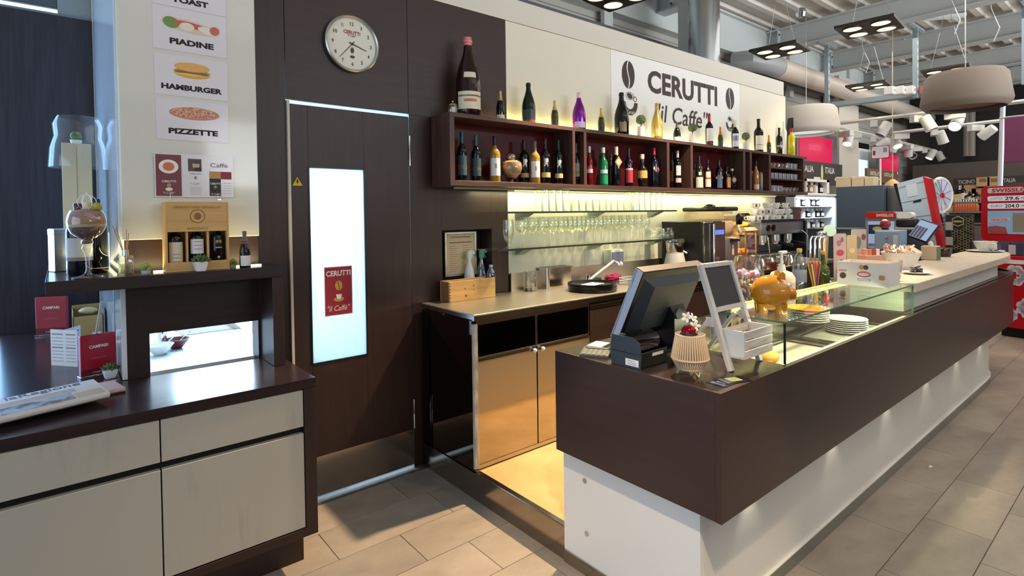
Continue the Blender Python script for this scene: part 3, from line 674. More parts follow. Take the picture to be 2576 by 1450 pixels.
v = thing('straw_vase', 'slim glass vase with dried twigs beside the column', 'vase', (.155, 3.20, UZ)); obj('vase_body', lathe([(0, 0), (.022, 0), (.024, .01), (.024, .17), (.022, .17)], 14), CLEARB, v); obj('filling', cyl(.021, .012, .13, 12), mat('twigs', (150, 130, 92), .8, c2=(96, 80, 52), sc=(120, 120, 40)), v)
# reed diffuser
d = thing('reed_diffuser', 'clear glass reed diffuser with sticks on the raised shelf', 'diffuser', (.210, 2.80, UZ))
obj('bottle_body', bx(-.026, .026, -.026, .026, .001, .080, .007, 2), CLEARB, d); obj('oil', bx(-.022, .022, -.022, .022, .004, .044, .004), glass('oil', (226, 226, 214), .05), d); obj('neck', cyl(.0125, .080, .104, 14), mat('silver_collar', (210, 210, 214), .2, .9), d)
for k, (dx, dy) in enumerate(((-.040, .02), (-.030, .0), (.006, .01), (.004, -.012), (.012, .0))): obj('reed', tube([(-dx * .4, -dy * .4, .006), (dx, dy, .205 - .008 * k)], .002, 5), flat((206, 172, 138)), d)
def succ_pebble(loc, label, s=1.0):
    q = thing('tiny_succulent', label, 'plant', loc); obj('pot', cyl(.013 * s, 0, .013 * s, 12, .016 * s), mat('pot_silver', (206, 206, 204), .3), q)
    for k, (x, y, z, r_) in enumerate(((-.008, 0, .024, .012), (.008, .004, .026, .011), (.0, -.006, .030, .011), (.010, -.003, .018, .009))): obj('leaf_lobe', uv(r_ * s, (x * s, y * s, z * s), seg=10), PEBBLE, q)
succ_pebble((.275, 2.77, UZ), 'tiny pale green succulent left of the wine crate', 1.15)
succ_pebble((.617, 2.80, UZ), 'tiny pale green succulent right of the wine crate', 1.05)
# wine crate with three bottles
cx0, cx1 = .345, .592; cy0, cy1 = 2.745, 2.835; czt = wz(415, 508, cy0) - UZ
wc = thing('wine_crate', 'pine wine crate with open window on the raised shelf', 'crate', ((cx0 + cx1) / 2, (cy0 + cy1) / 2, UZ)); W2 = (cx1 - cx0) / 2; D2 = (cy1 - cy0) / 2
zA, zB = .042, wz(415, 585, cy0) - UZ
obj('back_board', bx(-W2, W2, D2 - .008, D2, 0, czt, .001), PINE, wc); obj('bottom_board', bx(-W2, W2, -D2, D2 - .008, 0, .010, .001), PINE, wc)
for s in (-1, 1): obj('side_board', bx(s * W2 - (.009 if s > 0 else 0), s * W2 + (.009 if s < 0 else 0), -D2, D2 - .008, .010, czt, .001), PINEZ, wc)
obj('front_board', bx(-W2 + .009, W2 - .009, -D2, -D2 + .008, zB, czt, .001), PINE, wc); obj('front_board', bx(-W2 + .009, W2 - .009, -D2, -D2 + .008, .010, zA, .001), PINE, wc)
obj('divider', bx(-W2 * .36, -W2 * .30, -D2 + .010, D2 - .008, .010, zB, 0), PINEZ, wc); obj('divider', bx(W2 * .30, W2 * .36, -D2 + .010, D2 - .008, .010, zB, 0), PINEZ, wc)
BRAND = flat((150, 104, 56), .6); fm = (zB + czt) / 2
obj('burnt_emblem', prism_y(ell(28, .030, .030, 0, fm + .002), -.0008, 0), BRAND, wc, (0, -D2, 0)); obj('burnt_emblem', prism_y(ell(28, .026, .026, 0, fm + .002), -.0014, 0), PINE, wc, (0, -D2, 0)); obj('burnt_emblem', prism_y(ell(8, .015, .017, 0, fm + .002), -.002, 0), BRAND, wc, (0, -D2, 0))
lettering('GRANDS VINS MEDAILLES', BRAND, wc, (0, -D2 - .0008, fm + .042), W2 * 1.5, .010); lettering('BORDEAUX', BRAND, wc, (0, -D2 - .0008, zB + .014), W2 * .65, .010)
bw = [(-W2 * .66, 'dark wine bottle with old cream label, left in the wine crate', CR, (.06, .55, 60)), (0, 'dark wine bottle with white label, middle in the wine crate', WHL, (.30, .60, 60)), (W2 * .67, 'black wine bottle with gold print, right in the wine crate', None, None)]
for dx, lab, c_, sp in bw:
    bb = bottle(lab, ((cx0 + cx1) / 2 + dx, (cy0 + cy1) / 2 - .004, UZ + .0105), .029, .215, 'bordeaux', GBLACK, None, labels=(((sp[0], sp[1], sp[2], c_),) if c_ else ()), group='bottles in the wine crate')
    if not c_: lettering('IMI', flat(GLD), bb, (0, -.0305, .115), .022, .014, bold=.03); obj('print', plate(ell(12, .006, .006, 0, .045), .0005), flat(GLD), bb, (0, -.0295, 0)); obj('print', bx(-.013, .013, -.0306, -.030, .086, .090), flat((190, 190, 190)), bb)
    else:
        for k in range(3): obj('print', bx(-.014, .014, -.0306, -.030, .215 * sp[0] + .02 + .016 * k, .215 * sp[0] + .022 + .016 * k), flat((150, 116, 84)), bb)
# square white pot with succulent, in front of the crate
def square_pot(loc, label, s=1.0, rz=0.0):
    q = thing('potted_succulent', label, 'plant', loc, rz)
    bm = bmesh.new(); a, b_ = .019 * s, .027 * s; hgt = .042 * s
    lo = [bm.verts.new((x * a, y * a, 0)) for x, y in ((-1, -1), (1, -1), (1, 1), (-1, 1))]; hi = [bm.verts.new((x * b_, y * b_, hgt)) for x, y in ((-1, -1), (1, -1), (1, 1), (-1, 1))]
    bm.faces.new(lo[::-1]); bm.faces.new(hi)
    for i in range(4): bm.faces.new((lo[i], lo[(i + 1) % 4], hi[(i + 1) % 4], hi[i]))
    bmesh.ops.bevel(bm, geom=bm.edges[:], offset=.003 * s, segments=2, affect='EDGES')
    obj('pot', fin('pot', bm), WHITE, q)
    lf = lathe([(0, 0), (.006, .006), (.007, .013), (.004, .022), (0, .028)], 6)
    for k in range(16):
        a_ = k * 2.4; tl = .25 + .055 * k if k < 12 else .2
        rr = (.020 - .0009 * k) * s
        o_ = obj('leaf', lf, GREEN, q, (rr * math.cos(a_), rr * math.sin(a_), hgt - .004 * s + .0008 * k * s), (0, R(62 - 3.4 * k), a_)); o_.scale = (s, s, s)
square_pot((.471, 2.722, UZ), 'dark green succulent in white square pot in front of the wine crate')
bottle('small dark wine bottle with white label right of the wine crate', (.657, 2.745, UZ), .024, wz(618, 582, 2.745) - UZ, 'sparkling', GBLACK, FGREY, .72, labels=((.06, .34, 62, WHL), (.66, .71, 180, (150, 60, 60))), name='small_wine_bottle')

# ================================================================ THINGS ON THE SIDEBOARD TOP
SZ = SBT + .0005
def campari(p0, p1, h, label):
    """acrylic stand with red card from foot point p0 to p1"""
    dx, dy = p1[0] - p0[0], p1[1] - p0[1]; w = math.hypot(dx, dy); rz = math.atan2(dy, dx)
    t = thing('menu_stand', label, 'menu stand', ((p0[0] + p1[0]) / 2, (p0[1] + p1[1]) / 2, SZ), rz)
    obj('red_block', bx(-w / 2 + .004, w / 2 - .004, -.014, .014, .008, h, .002), RED, t); obj('acrylic_foot', bx(-w / 2, w / 2, -.022, .022, 0, .008, .002), CLEARB, t)
    obj('dark_band', bx(-w / 2 + .004, w / 2 - .004, -.0146, -.014, .012, h * .19), flat((112, 10, 30)), t)
    lettering('CAMPARI', WHITE, t, (0, -.0149, h * .72), w * .5, h * .075, bold=.03); lettering('CAMPARI', flat((226, 170, 176)), t, (0, -.0152, h * .1), w * .36, h * .05, bold=.02); lettering("L'APERITIVO", flat((206, 110, 124)), t, (0, -.0149, h * .44), w * .42, h * .04)
campari((.050, 3.085), (.188, 3.125), .185, 'red aperitif menu stand nearest on the sideboard beside the potted succulent')
campari((-.125, 4.42), (.03, 4.36), .235, 'red aperitif menu stand far back on the sideboard by the dark wall')
# folded white menu
fm_ = thing('folded_menu', 'white folded drinks menu standing between the two red stands', 'menu', (.006, 3.40, SZ))
for nm, p0, p1 in (('menu_leaf', (-.052, .07), (.0, .0)), ('menu_leaf', (.0, .0), (.046, -.06)), ('menu_leaf', (.0, .004), (.062, .10))):
    dx, dy = p1[0] - p0[0], p1[1] - p0[1]; w = math.hypot(dx, dy); q = obj(nm, bx(0, w, -.0008, .0008, 0, .175), PAPER, fm_, (p0[0], p0[1], 0), (0, 0, math.atan2(dy, dx)))
    for k in range(9): obj('print_line', bx(.008, w - .01, -.0012, -.0008, .022 + .016 * k, .024 + .016 * k + (.003 if k in (4, 8) else 0)), flat((120, 112, 120)), q)
# cardboard tray box with bowls
cb = thing('cardboard_box', 'open brown cardboard box behind the menus on the sideboard', 'box', (.118, 3.98, SZ))
KR = mat('cardboard', (184, 150, 92), .7)
obj('box_bottom', bx(-.075, .062, -.10, .12, 0, .004), KR, cb)
for a_ in ((-.075, .062, -.10, -.096, .0, .165), (-.075, .062, .116, .12, 0, .205), (-.075, -.071, -.10, .12, 0, .19), (.058, .062, -.10, .12, 0, .19)): obj('box_side', bx(*a_), KR, cb)
obj('paper_sticker', bx(.01, .05, -.1008, -.10, .03, .07), WHITE, cb)
tag(obj('loaf_dish', uv(.05, (0, 0, .0), (.9, .9, .45)), flat((214, 196, 150)), loc=(.115, 3.99, SZ + .178)), 'pale round dish inside the cardboard box', 'dish')
pl = thing('tipped_pan', 'cream pan with long grey handle behind the red stand', 'pan', (.105, 3.62, SZ)); obj('pan_body', lathe([(0, 0), (.055, 0), (.068, .045), (.065, .045), (.052, .004), (0, .004)], 20), flat((214, 200, 166)), pl); obj('handle', tube([(.02, -.02, .04), (.055, -.03, .275)], .006, 8), flat((170, 158, 140)), pl)
square_pot((.157, 3.005, SZ), 'dark succulent in white square pot in front of the red stand', .92, .2)
tag(obj('wall_slot_cover', bx(-.0012, .0, -.03, .03, -.16, .10, .0005), flat((60, 58, 56)), loc=(.1955, 3.30, 1.12)), 'narrow dark slot cover on the white side of the column', 'cover')
# newspapers
def paper(name, label, c, w, d, rz, h, m, z=SZ):
    t = thing(name, label, 'newspaper', (c[0], c[1], z), rz)
    prof = [(-d / 2, 0)] + [(-d / 2 - .010 * math.sin(math.pi * k / 6), h * k / 6) for k in range(1, 6)] + [(-d / 2, h), (d / 2, h * .7), (d / 2, 0)]
    obj('folded_sheets', prism_x(prof, -w / 2, w / 2), m, t)
    for k in range(3): obj('page_edge', bx(-w / 2 + .002, w / 2 + .004 + .003 * k, d / 2 - .002, d / 2 + .004 + .003 * k, .003 + .004 * k, .005 + .004 * k), m, t)
    return t
PINKP = mat('pink_newsprint', (222, 180, 170), .8); GREYP = mat('newsprint', (222, 212, 206), .8)
t = paper('newspaper', 'pink folded newspaper lying under the grey newspaper', (-.02, 2.78), .40, .17, R(9), .018, PINKP)
for k in range(4): obj('print_block', bx(-.12 + .07 * k, -.07 + .07 * k, -.03, .05, .0175, .0182), flat((196, 150, 142)), t)
obj('print_line', bx(-.14, .14, .055, .062, .0155, .0175), flat((90, 70, 70)), t)
d = .165; t = thing('newspaper', 'folded newspaper with mountain picture at the sideboard front edge', 'newspaper', (-.055, 2.635, SZ + .019), R(17))
sl_ = .17; zf = lambda y: .024 + sl_ * (y + d / 2)
obj('folded_sheets', prism_x([(-d / 2, 0), (-d / 2 - .008, .006), (-d / 2 - .009, .014), (-d / 2 - .004, .021), (-d / 2, .024), (d / 2 - .02, zf(d / 2 - .02)), (d / 2, zf(d / 2 - .02) - .006), (d / 2, 0)], -.18, .17), GREYP, t)
tl = math.atan(sl_)
def nprint(name, me_y, x0, x1, y0, y1, m): yc_ = (y0 + y1) / 2; return obj(name, bx(x0, x1, -(y1 - y0) / 2, (y1 - y0) / 2, 0, .0006), m, t, (0, yc_, zf(yc_)), (tl, 0, 0))
lettering('laRegione', flat((96, 92, 98)), t, (.01, .045, zf(.045) + .0008), .22, .036, rot=(tl, 0, 0), bold=.01)
nprint('print_picture', 0, -.14, .07, -.078, -.022, mat('news_photo', (170, 186, 206), .7, c2=(122, 104, 82), sc=(14, 26, 1), contrast=(.45, .6)))
for k in range(3): nprint('print_line', 0, -.14, .09, -.014 + .012 * k, -.009 + .012 * k, flat((170, 164, 164)))
nprint('print_block', 0, .074, .16, -.078, -.03, flat((206, 186, 156)))

# ================================================================ KITCHEN COUNTER SEEN THROUGH THE HATCH
kc = thing('kitchen_counter', 'white kitchen counter with sink behind the serving hatch', 'counter', (.70, 3.6, 0))
bm = bmesh.new()
def hole_plate(x0, x1, y0, y1, hx0, hx1, hy0, hy1, z0, z1):
    bm = bmesh.new()
    for a_, b_, c_, d_ in ((x0, hx0, y0, y1), (hx1, x1, y0, y1), (hx0, hx1, y0, hy0), (hx0, hx1, hy1, y1)):
        bmesh.ops.create_cube(bm, size=1, matrix=Matrix.Translation(((a_ + b_) / 2, (c_ + d_) / 2, (z0 + z1) / 2)) @ Matrix.Diagonal((b_ - a_, d_ - c_, z1 - z0, 1)))
    return fin('plate', bm, False)
bm.free()
KW = mat('kitchen_white', (236, 238, 240), .25)
obj('worktop', hole_plate(-.395, .32, -.60, .95, -.16, .19, .0, .42, .81, .848), KW, kc)
obj('sink_basin', hole_plate(-.17, .20, -.01, .43, -.15, .18, .01, .41, .70, .847), STEEL, kc); obj('sink_floor', bx(-.17, .20, -.01, .43, .69, .70), STEEL, kc)
obj('base', bx(-.395, .32, -.55, .95, 0, .81), flat((220, 222, 224)), kc)
fa = thing('kitchen_faucet', 'black and chrome faucet behind the serving hatch', 'faucet', (.415, 3.50, .8485)); obj('body', cyl(.022, 0, .12, 14), CHROME, fa); obj('spout', tube([(0, 0, .10), (.05, .03, .15), (.10, .06, .14)], .012, 8), BLACK, fa)
for (x, y, m_, lab) in ((.385, 3.36, PORC, 'white bowl with spoon on the kitchen counter'), (.475, 3.46, flat((96, 26, 34), .3), 'dark red bowl with spoon on the kitchen counter')):
    q = thing('serving_bowl', lab, 'bowl', (x, y, .8485)); obj('bowl_shell', lathe([(0, 0), (.025, 0), (.055, .035), (.066, .052), (.063, .052), (.05, .035), (.022, .006), (0, .006)], 22), m_, q); obj('spoon', tube([(0, 0, .02), (.05, .02, .065), (.07, .03, .078)], .003, 6), CHROME, q)
ORD = ['first', 'second', 'third', 'fourth', 'fifth', 'sixth', 'seventh', 'eighth', 'ninth', 'tenth', 'eleventh', 'twelfth', 'thirteenth', 'fourteenth', 'fifteenth']
# ================================================================ BOTTLE SHELF ON THE WALL
SY, ST, SBZ = 2.775, 2.168, 1.729
IZ0, IZ1 = 1.760, 2.142
sh = thing('bottle_shelf', 'long dark walnut wall shelf divided into bottle compartments', 'shelf', (4.2, 2.88, SBZ))
def shp(name, x0, x1, z0, z1, m, y0=SY, y1=2.985, label=None, b=.001): return obj(name, bx(x0 - 4.2, x1 - 4.2, y0 - 2.88, y1 - 2.88, z0 - SBZ, z1 - SBZ, b), m, sh, label=label)
shp('top_board', 1.808, 6.72, IZ1, ST, WSHELF); shp('bottom_board', 1.808, 6.74, SBZ, IZ0, WSHELF)
for a, b in ((1.808, 1.842), (2.848, 2.876), (2.966, 2.995), (3.985, 4.022), (4.34, 4.376), (5.26, 5.304), (5.392, 5.433), (5.797, 5.84), (6.62, 6.655)): shp('divider', a, b, IZ0, IZ1, WSHELFZ)
shp('back_panel', 1.842, 6.62, IZ0, IZ1, mat('oxblood_back', (74, 20, 22), .12), 2.975, 2.985, 'dark red gloss back panel')
for z in (1.885, 2.005): shp('cup_board', 5.84, 6.62, z, z + .014, WSHELF, 2.79, 2.975)
shp('light_rail', 1.95, 6.6, SBZ - .012, SBZ, flat((206, 200, 182), .4), 2.93, 2.96)
lu = thing('led_strip', 'yellow led strip hidden behind the bottles on top of the wall shelf', 'led strip', (4.5, 2.978, ST)); obj('led_lens', bx(-2.6, 2.1, -.005, .005, .0005, .008), LED, lu)
for i in range(3): area_light('shelf_glow', (2.75 + 1.55 * i, 2.972, ST + .012), (2.75 + 1.55 * i, 2.99, ST + .3), 1.5, .012, 2.6, (1, .84, .30))
ld = thing('led_strip', 'yellow led strip under the wall shelf over the glasses', 'led strip', (4.3, 2.945, SBZ - .013)); obj('led_lens', bx(-1.85, 2.0, -.008, .008, -.005, -.0005), LED, ld)
for i in range(3):
    area_light('under_shelf_glow', (2.78 + 1.35 * i, 2.94, SBZ - .022), (2.78 + 1.35 * i, 2.965, 1.2), 1.3, .016, (4.6, 4.2, 3.4)[i], ((.98, 1, .50), (1, .98, .48), (1, .88, .40))[i])

BYT = 2.872     # bottles stand here, front to back
def tb(px, py, wpx, label, kind, gm, foil, ft=.76, labels=(), group='bottles on top of the wall shelf', name='wine_bottle', Y=BYT, z0=ST, word=None, rz=0.0):
    """bottle at photo column px whose top shows at py and whose body is wpx wide"""
    p = ony(px, py, Y); depth = Vector((p.x, Y, 0)).dot(Vector((_f.x, _f.y, 0)))
    return bottle(label, (p.x, Y, z0 + .0005), wpx / 2 * depth / FPX * math.cos(math.atan((px - PCX) / FPX)) * 1.04, p.z - z0, kind, gm, foil, ft, labels, group, name=name, word=word, rz=rz - .72 * math.atan2(p.x, Y))
q = ony(1141, 262, 2.86)
cl_ = thing('glass_cloche', 'tiny glass bell ornament at the left end of the wall shelf', 'ornament', (q.x, 2.87, ST + .0005)); obj('green_base', lathe([(0, 0), (.036, 0), (.04, .006), (.030, .012), (0, .012)], 14), flat((128, 146, 88)), cl_); obj('glass_bell', lathe([(.030, .012), (.031, .05), (.024, .068), (0, .076)], 16), CLEARB, cl_); obj('bell_filling', cyl(.016, .012, .05, 10, .010), flat((226, 206, 200)), cl_); obj('knob', ball(.006, (0, 0, .083), 1), WHITE, cl_)
tb(1176, 96, 61, 'giant brown champagne bottle with pink foil at the left end of the wall shelf', 'sparkling', GBROWN, FPINK, .90, labels=((.08, .30, 62, CR), (.235, .255, 62, (40, 34, 30)), (.17, .205, 30, (196, 110, 84)), (.47, .54, 30, CR)), name='giant_bottle')
tb(1258, 230, 20, 'small sparkling wine bottle with gold foil against the dark panel edge', 'sparkling', GBLACK, FGOLD, .68, labels=((.08, .2, 70, (206, 200, 180)),), name='small_sparkling_bottle')
tb(1329, 210, 33, 'olive sparkling bottle with black neck, fourth thing from the left on the shelf top', 'sparkling', GGREEN, FBLK, .74, labels=((.10, .34, 62, (46, 54, 66)), (.04, .10, 62, (150, 78, 48))))
tb(1395, 254, 18, 'small green sparkling bottle left of the purple bottle', 'sparkling', GOLIVE, FGOLD, .64, labels=((.08, .3, 62, (62, 60, 44)), (.55, .62, 70, (30, 30, 22))), name='small_sparkling_bottle')
tb(1456, 234, 32, 'metallic purple sparkling bottle on the wall shelf', 'sparkling', GPURP, mat('foil_rose', (222, 190, 200), .4, .3), .86, labels=((.06, .22, 50, (226, 206, 226)),))
tb(1512, 273, 16, 'small green sparkling bottle right of the purple bottle', 'sparkling', GOLIVE, FGOLD, .64, labels=((.08, .3, 62, (52, 50, 40)),), name='small_sparkling_bottle')
tb(1563, 234, 35, 'big black sparkling bottle with round gold emblem under the cup logo', 'sparkling', GBLACK, FBLK, .8, labels=((.08, .30, 28, (128, 110, 84)),))
tb(1652, 261, 27, 'pale gold sparkling bottle between two topiary balls', 'sparkling', GGOLD, FGOLD, .78, labels=((.1, .3, 40, (196, 176, 110)),))
tb(1703, 308, 18, 'small black wine bottle with grey cap left of the second topiary ball', 'sparkling', GBLACK, FGREY, .72, labels=((.05, .28, 62, WHL),), name='small_wine_bottle')
tb(1784, 288, 19, 'black wine bottle with red capsule and tall white label', 'bordeaux', GBLACK, FRED, .76, labels=((.16, .56, 60, WHL), (.06, .14, 60, (120, 30, 40))))
tb(1812, 320, 13, 'small sparkling bottle with orange gold foil right of the red capsule bottle', 'sparkling', GOLIVE, FORNG, .62, labels=((.08, .34, 62, (60, 70, 90)),), name='small_sparkling_bottle')
tb(1849, 304, 18, 'wine bottle with cream capsule and blue white label left of the third topiary ball', 'bordeaux', GBLACK, FCREAM, .78, labels=((.1, .55, 60, (216, 222, 230)), (.3, .48, 56, (52, 84, 140))))
tb(1908, 300, 23, 'tall black wine bottle with white label right of the third topiary ball', 'bordeaux', GBLACK, FBLK, .76, labels=((.08, .5, 55, (226, 218, 206)), (.22, .24, 50, (60, 50, 50))))
tb(1934, 341, 11, 'small sparkling bottle with orange foil near the right shelf end', 'sparkling', GOLIVE, FORNG, .62, labels=((.1, .3, 60, (50, 44, 34)),), name='small_sparkling_bottle')
tb(1960, 322, 16, 'dark bottle with silver band at the right shelf end', 'bordeaux', GBLACK, FBLK, .76, labels=((.3, .36, 60, (170, 176, 176)),))
tb(1972, 306, 15, 'tall white bottle at the right shelf end', 'slim', GWHITE, FWHT, .8, Y=2.92)
tb(1991, 323, 18, 'lemon yellow liqueur bottle with red cap at the right shelf end', 'slim', GYELL, FRED, .86, Y=2.85, name='liqueur_bottle')
q = ony(1988, 296, 2.93)
tag(obj('wine_decanter', prism_y([(-.03, 0), (.03, 0), (.034, q.z - ST - .02), (.028, q.z - ST), (-.002, q.z - ST - .09)], -.03, .03), BLACKG, loc=(q.x, 2.94, ST + .0005)), 'black slanted decanter behind the lemon yellow bottle', 'decanter')
# topiary balls in ribbed white pots
leafball = None
def topiary(px, pyt, label):
    global leafball
    Y = 2.87; p = ony(px, pyt, Y); H_ = p.z - ST
    t = thing('topiary_ball', label, 'plant', (p.x, Y, ST + .0005), group='topiary balls on the wall shelf')
    ph_ = .095
    if leafball is None:
        bm = bmesh.new(); rnd = random.Random(3)
        for i in range(420):
            u = rnd.uniform(-1, 1); a_ = rnd.uniform(0, 6.283); s_ = math.sqrt(1 - u * u); n_ = Vector((s_ * math.cos(a_), s_ * math.sin(a_), u))
            c_ = n_ * rnd.uniform(.034, .041); t1 = n_.orthogonal().normalized(); t1.rotate(Matrix.Rotation(rnd.uniform(0, 6.28), 3, n_)); t2 = n_.cross(t1); k_ = .0062
            bm.faces.new([bm.verts.new(c_ + t1 * k_ + n_ * .003), bm.verts.new(c_ + t2 * k_ * .7), bm.verts.new(c_ - t1 * k_ - n_ * .002), bm.verts.new(c_ - t2 * k_ * .7)])
        bmesh.ops.create_icosphere(bm, subdivisions=2, radius=.034); leafball = fin('leaves', bm, False)
    obj('pot', lathe([(0, 0), (.030, 0), (.032, .003)] + [(.032 + (.0012 if k % 2 else 0), .005 + .008 * k) for k in range(11)] + [(.033, ph_), (.028, ph_), (.028, ph_ - .01), (0, ph_ - .01)], 20), mat('pot_white', (224, 222, 220), .5), t)
    obj('stem', tube([(0, 0, ph_ - .012), (0, 0, H_ - .045)], .004, 6), flat((96, 74, 48)), t)
    obj('leaf_ball', leafball, mat('topiary_leaf', (70, 92, 52), .7, c2=(132, 150, 110), sc=(70, 70, 70)), t, (0, 0, H_ - .042))
topiary(1612, 289, 'topiary ball in ribbed white pot right of the big black bottle'); topiary(1742, 310, 'topiary ball in ribbed white pot under the coffee lettering'); topiary(1876, 333, 'topiary ball in ribbed white pot right of the sign')

# ---- bottles in the compartments
G = 'bottles in the wall shelf compartments'; IB = IZ0
def ib(px, py, wpx, label, kind, gm, foil, ft=.76, labels=(), Y=2.86, name='wine_bottle', word=None, rz=0.0): return tb(px, py, wpx, label, kind, gm, foil, ft, labels, G, name, Y, IB, word, rz)
TL_ = ((.12, .52, 62, (54, 84, 92)), (.24, .32, 62, (176, 168, 120)))
ib(1161, 333, 24, 'dark wine bottle with teal capsule and teal label, first in the compartments', 'bordeaux', GBLACK, FTEAL, .78, TL_)
ib(1197, 341, 24, 'dark wine bottle with teal capsule and teal label, second in the compartments', 'bordeaux', GBLACK, FTEAL, .78, ((.12, .5, 62, (46, 66, 70)), (.24, .3, 62, (150, 146, 110))))
WL = ((.14, .52, 58, (222, 220, 226)), (.30, .40, 12, (178, 150, 62)))
ib(1244, 344, 27, 'straw coloured wine bottle with white label left of the coffee goblet', 'bordeaux', GPALE, FBLK, .80, WL)
ib(1318, 353, 24, 'black port bottle with gold foot band just right of the coffee goblet', 'bordeaux', GBLACK, FBLK, .76, ((.14, .24, 60, (170, 150, 96)),), word=('JP', (232, 230, 226), .47, .032, .052), Y=2.90)
ib(1345, 356, 25, 'straw coloured wine bottle with white label between the black port bottles', 'bordeaux', GPALE, mat('foil_taupe', (96, 84, 84), .4), .74, WL, Y=2.845)
ib(1371, 350, 25, 'black port bottle with big white initials, second from the right in its compartment', 'bordeaux', GBLACK, FBLK, .76, ((.14, .25, 60, (196, 172, 112)),), word=('JP', (232, 230, 226), .47, .034, .055), Y=2.85)
ib(1404, 353, 22, 'black port bottle with big white initials, rightmost in its compartment', 'bordeaux', GBLACK, FBLK, .76, ((.14, .24, 60, (196, 172, 112)),), word=('JP', (232, 230, 226), .46, .032, .052), Y=2.85)
ib(1449, 362, 20, 'dark bottle with grey teal label in the narrow slot', 'bordeaux', GBLACK, mat('foil_taupe', (96, 84, 84), .4), .78, ((.2, .52, 60, (138, 146, 132)), (.26, .33, 60, (190, 178, 116))), Y=2.85)
ib(1482, 369, 17, 'red bitter bottle with white cap', 'spirit', GREDB, FWHT, .84, ((.32, .42, 60, (230, 220, 218)), (.42, .5, 40, (196, 80, 90))), name='spirit_bottle')
ib(1517, 372, 23, 'emerald green liqueur bottle with white cap', 'spirit', GEMER, FWHT, .86, ((.32, .42, 50, (206, 226, 214)), (.05, .28, 60, (20, 150, 90))), name='spirit_bottle')
ib(1536, 386, 16, 'clear decorated bottle behind the green liqueur bottle', 'liqueur', mat('bottle_clear_dark', (96, 82, 74), .1, .3), None, .8, (), 2.92, 'spirit_bottle')
q = ib(1550, 370, 22, 'dark amaro bottle with orange diamond label', 'slim', GBLUE, FCREAM, .80, (), 2.85, 'spirit_bottle')
obj('diamond_label', plate([(-.032, 0), (0, -.045), (.032, 0), (0, .045)], .001), flat((222, 140, 74)), q, (.010, -.034, .19), (0, 0, R(14))); obj('diamond_label', plate([(-.02, 0), (0, -.026), (.02, 0), (0, .026)], .001), flat((236, 206, 186)), q, (.010, -.0352, .19), (0, 0, R(14)))
ib(1581, 373, 21, 'midnight blue bottle with red square label', 'bordeaux', GBLUE, FBLK, .8, ((.10, .43, 58, (176, 48, 58)), (.43, .47, 58, (226, 214, 206)), (.5, .56, 16, (150, 50, 60))), Y=2.855, name='spirit_bottle')
ib(1615, 389, 25, 'round shouldered amaro bottle with yellow label', 'liqueur', mat('bottle_dark_amaro', (24, 18, 10), .08), FCREAM, .86, ((.27, .5, 75, (214, 164, 84)),), 2.855, 'spirit_bottle')
q = ib(1645, 373, 22, 'dark bottle with red cap and red diamond label', 'bordeaux', GBLUE, FRED, .83, (), 2.855, 'spirit_bottle')
obj('diamond_label', plate([(-.026, 0), (0, -.05), (.026, 0), (0, .05)], .001), flat((170, 36, 46)), q, (.016, -.030, .15), (0, 0, R(24))); obj('round_label', plate(ell(16, .022, .022), .001), flat((226, 222, 218)), q, (.006, -.0325, .16), (0, 0, R(18)))
ib(1690, 385, 10, 'slim bottle with tan label at the left edge of the third compartment', 'slim', mat('bottle_clear_dark', (96, 82, 74), .1, .3), FBLK, .8, ((.2, .5, 70, (188, 150, 110)),), 2.93, 'spirit_bottle')
ib(1704, 380, 21, 'dark vermouth bottle with round pale label', 'bordeaux', GBLACK, mat('foil_silver_red', (176, 160, 164), .4, .4), .82, ((.34, .6, 34, (214, 196, 202)), (.15, .27, 40, (196, 170, 178))), 2.85, 'vermouth_bottle')
ib(1721, 387, 15, 'clear bottle with pale blue label in the third compartment', 'spirit', mat('bottle_ice', (176, 196, 204), .12), FGREY, .72, ((.3, .55, 60, (206, 218, 216)),), 2.87, 'spirit_bottle')
ib(1747, 412, 11, 'bottle with pink label half hidden by the divider', 'bordeaux', mat('bottle_clear_dark', (96, 82, 74), .1, .3), FBLK, .78, ((.45, .75, 60, (206, 166, 156)),), 2.93, 'spirit_bottle')
ib(1758, 394, 20, 'dark green herbal liqueur bottle with cream label', 'bordeaux', GGREEN, FBLK, .84, ((.04, .36, 62, (206, 196, 170)), (.42, .52, 20, (200, 196, 176))), 2.85, 'spirit_bottle')
ib(1780, 403, 16, 'brown amaro bottle with cream and red label', 'spirit', GBROWN, FBLK, .88, ((.08, .34, 58, (222, 206, 180)), (.34, .4, 58, (196, 70, 44)), (.4, .6, 50, (220, 206, 176))), 2.85, 'spirit_bottle')
ib(1808, 403, 20, 'dark bottle with blue stripe label in the fourth compartment', 'bordeaux', GBLACK, FBLK, .9, ((.06, .5, 40, (70, 92, 120)), (.36, .44, 62, (206, 150, 120))), 2.85, 'spirit_bottle')
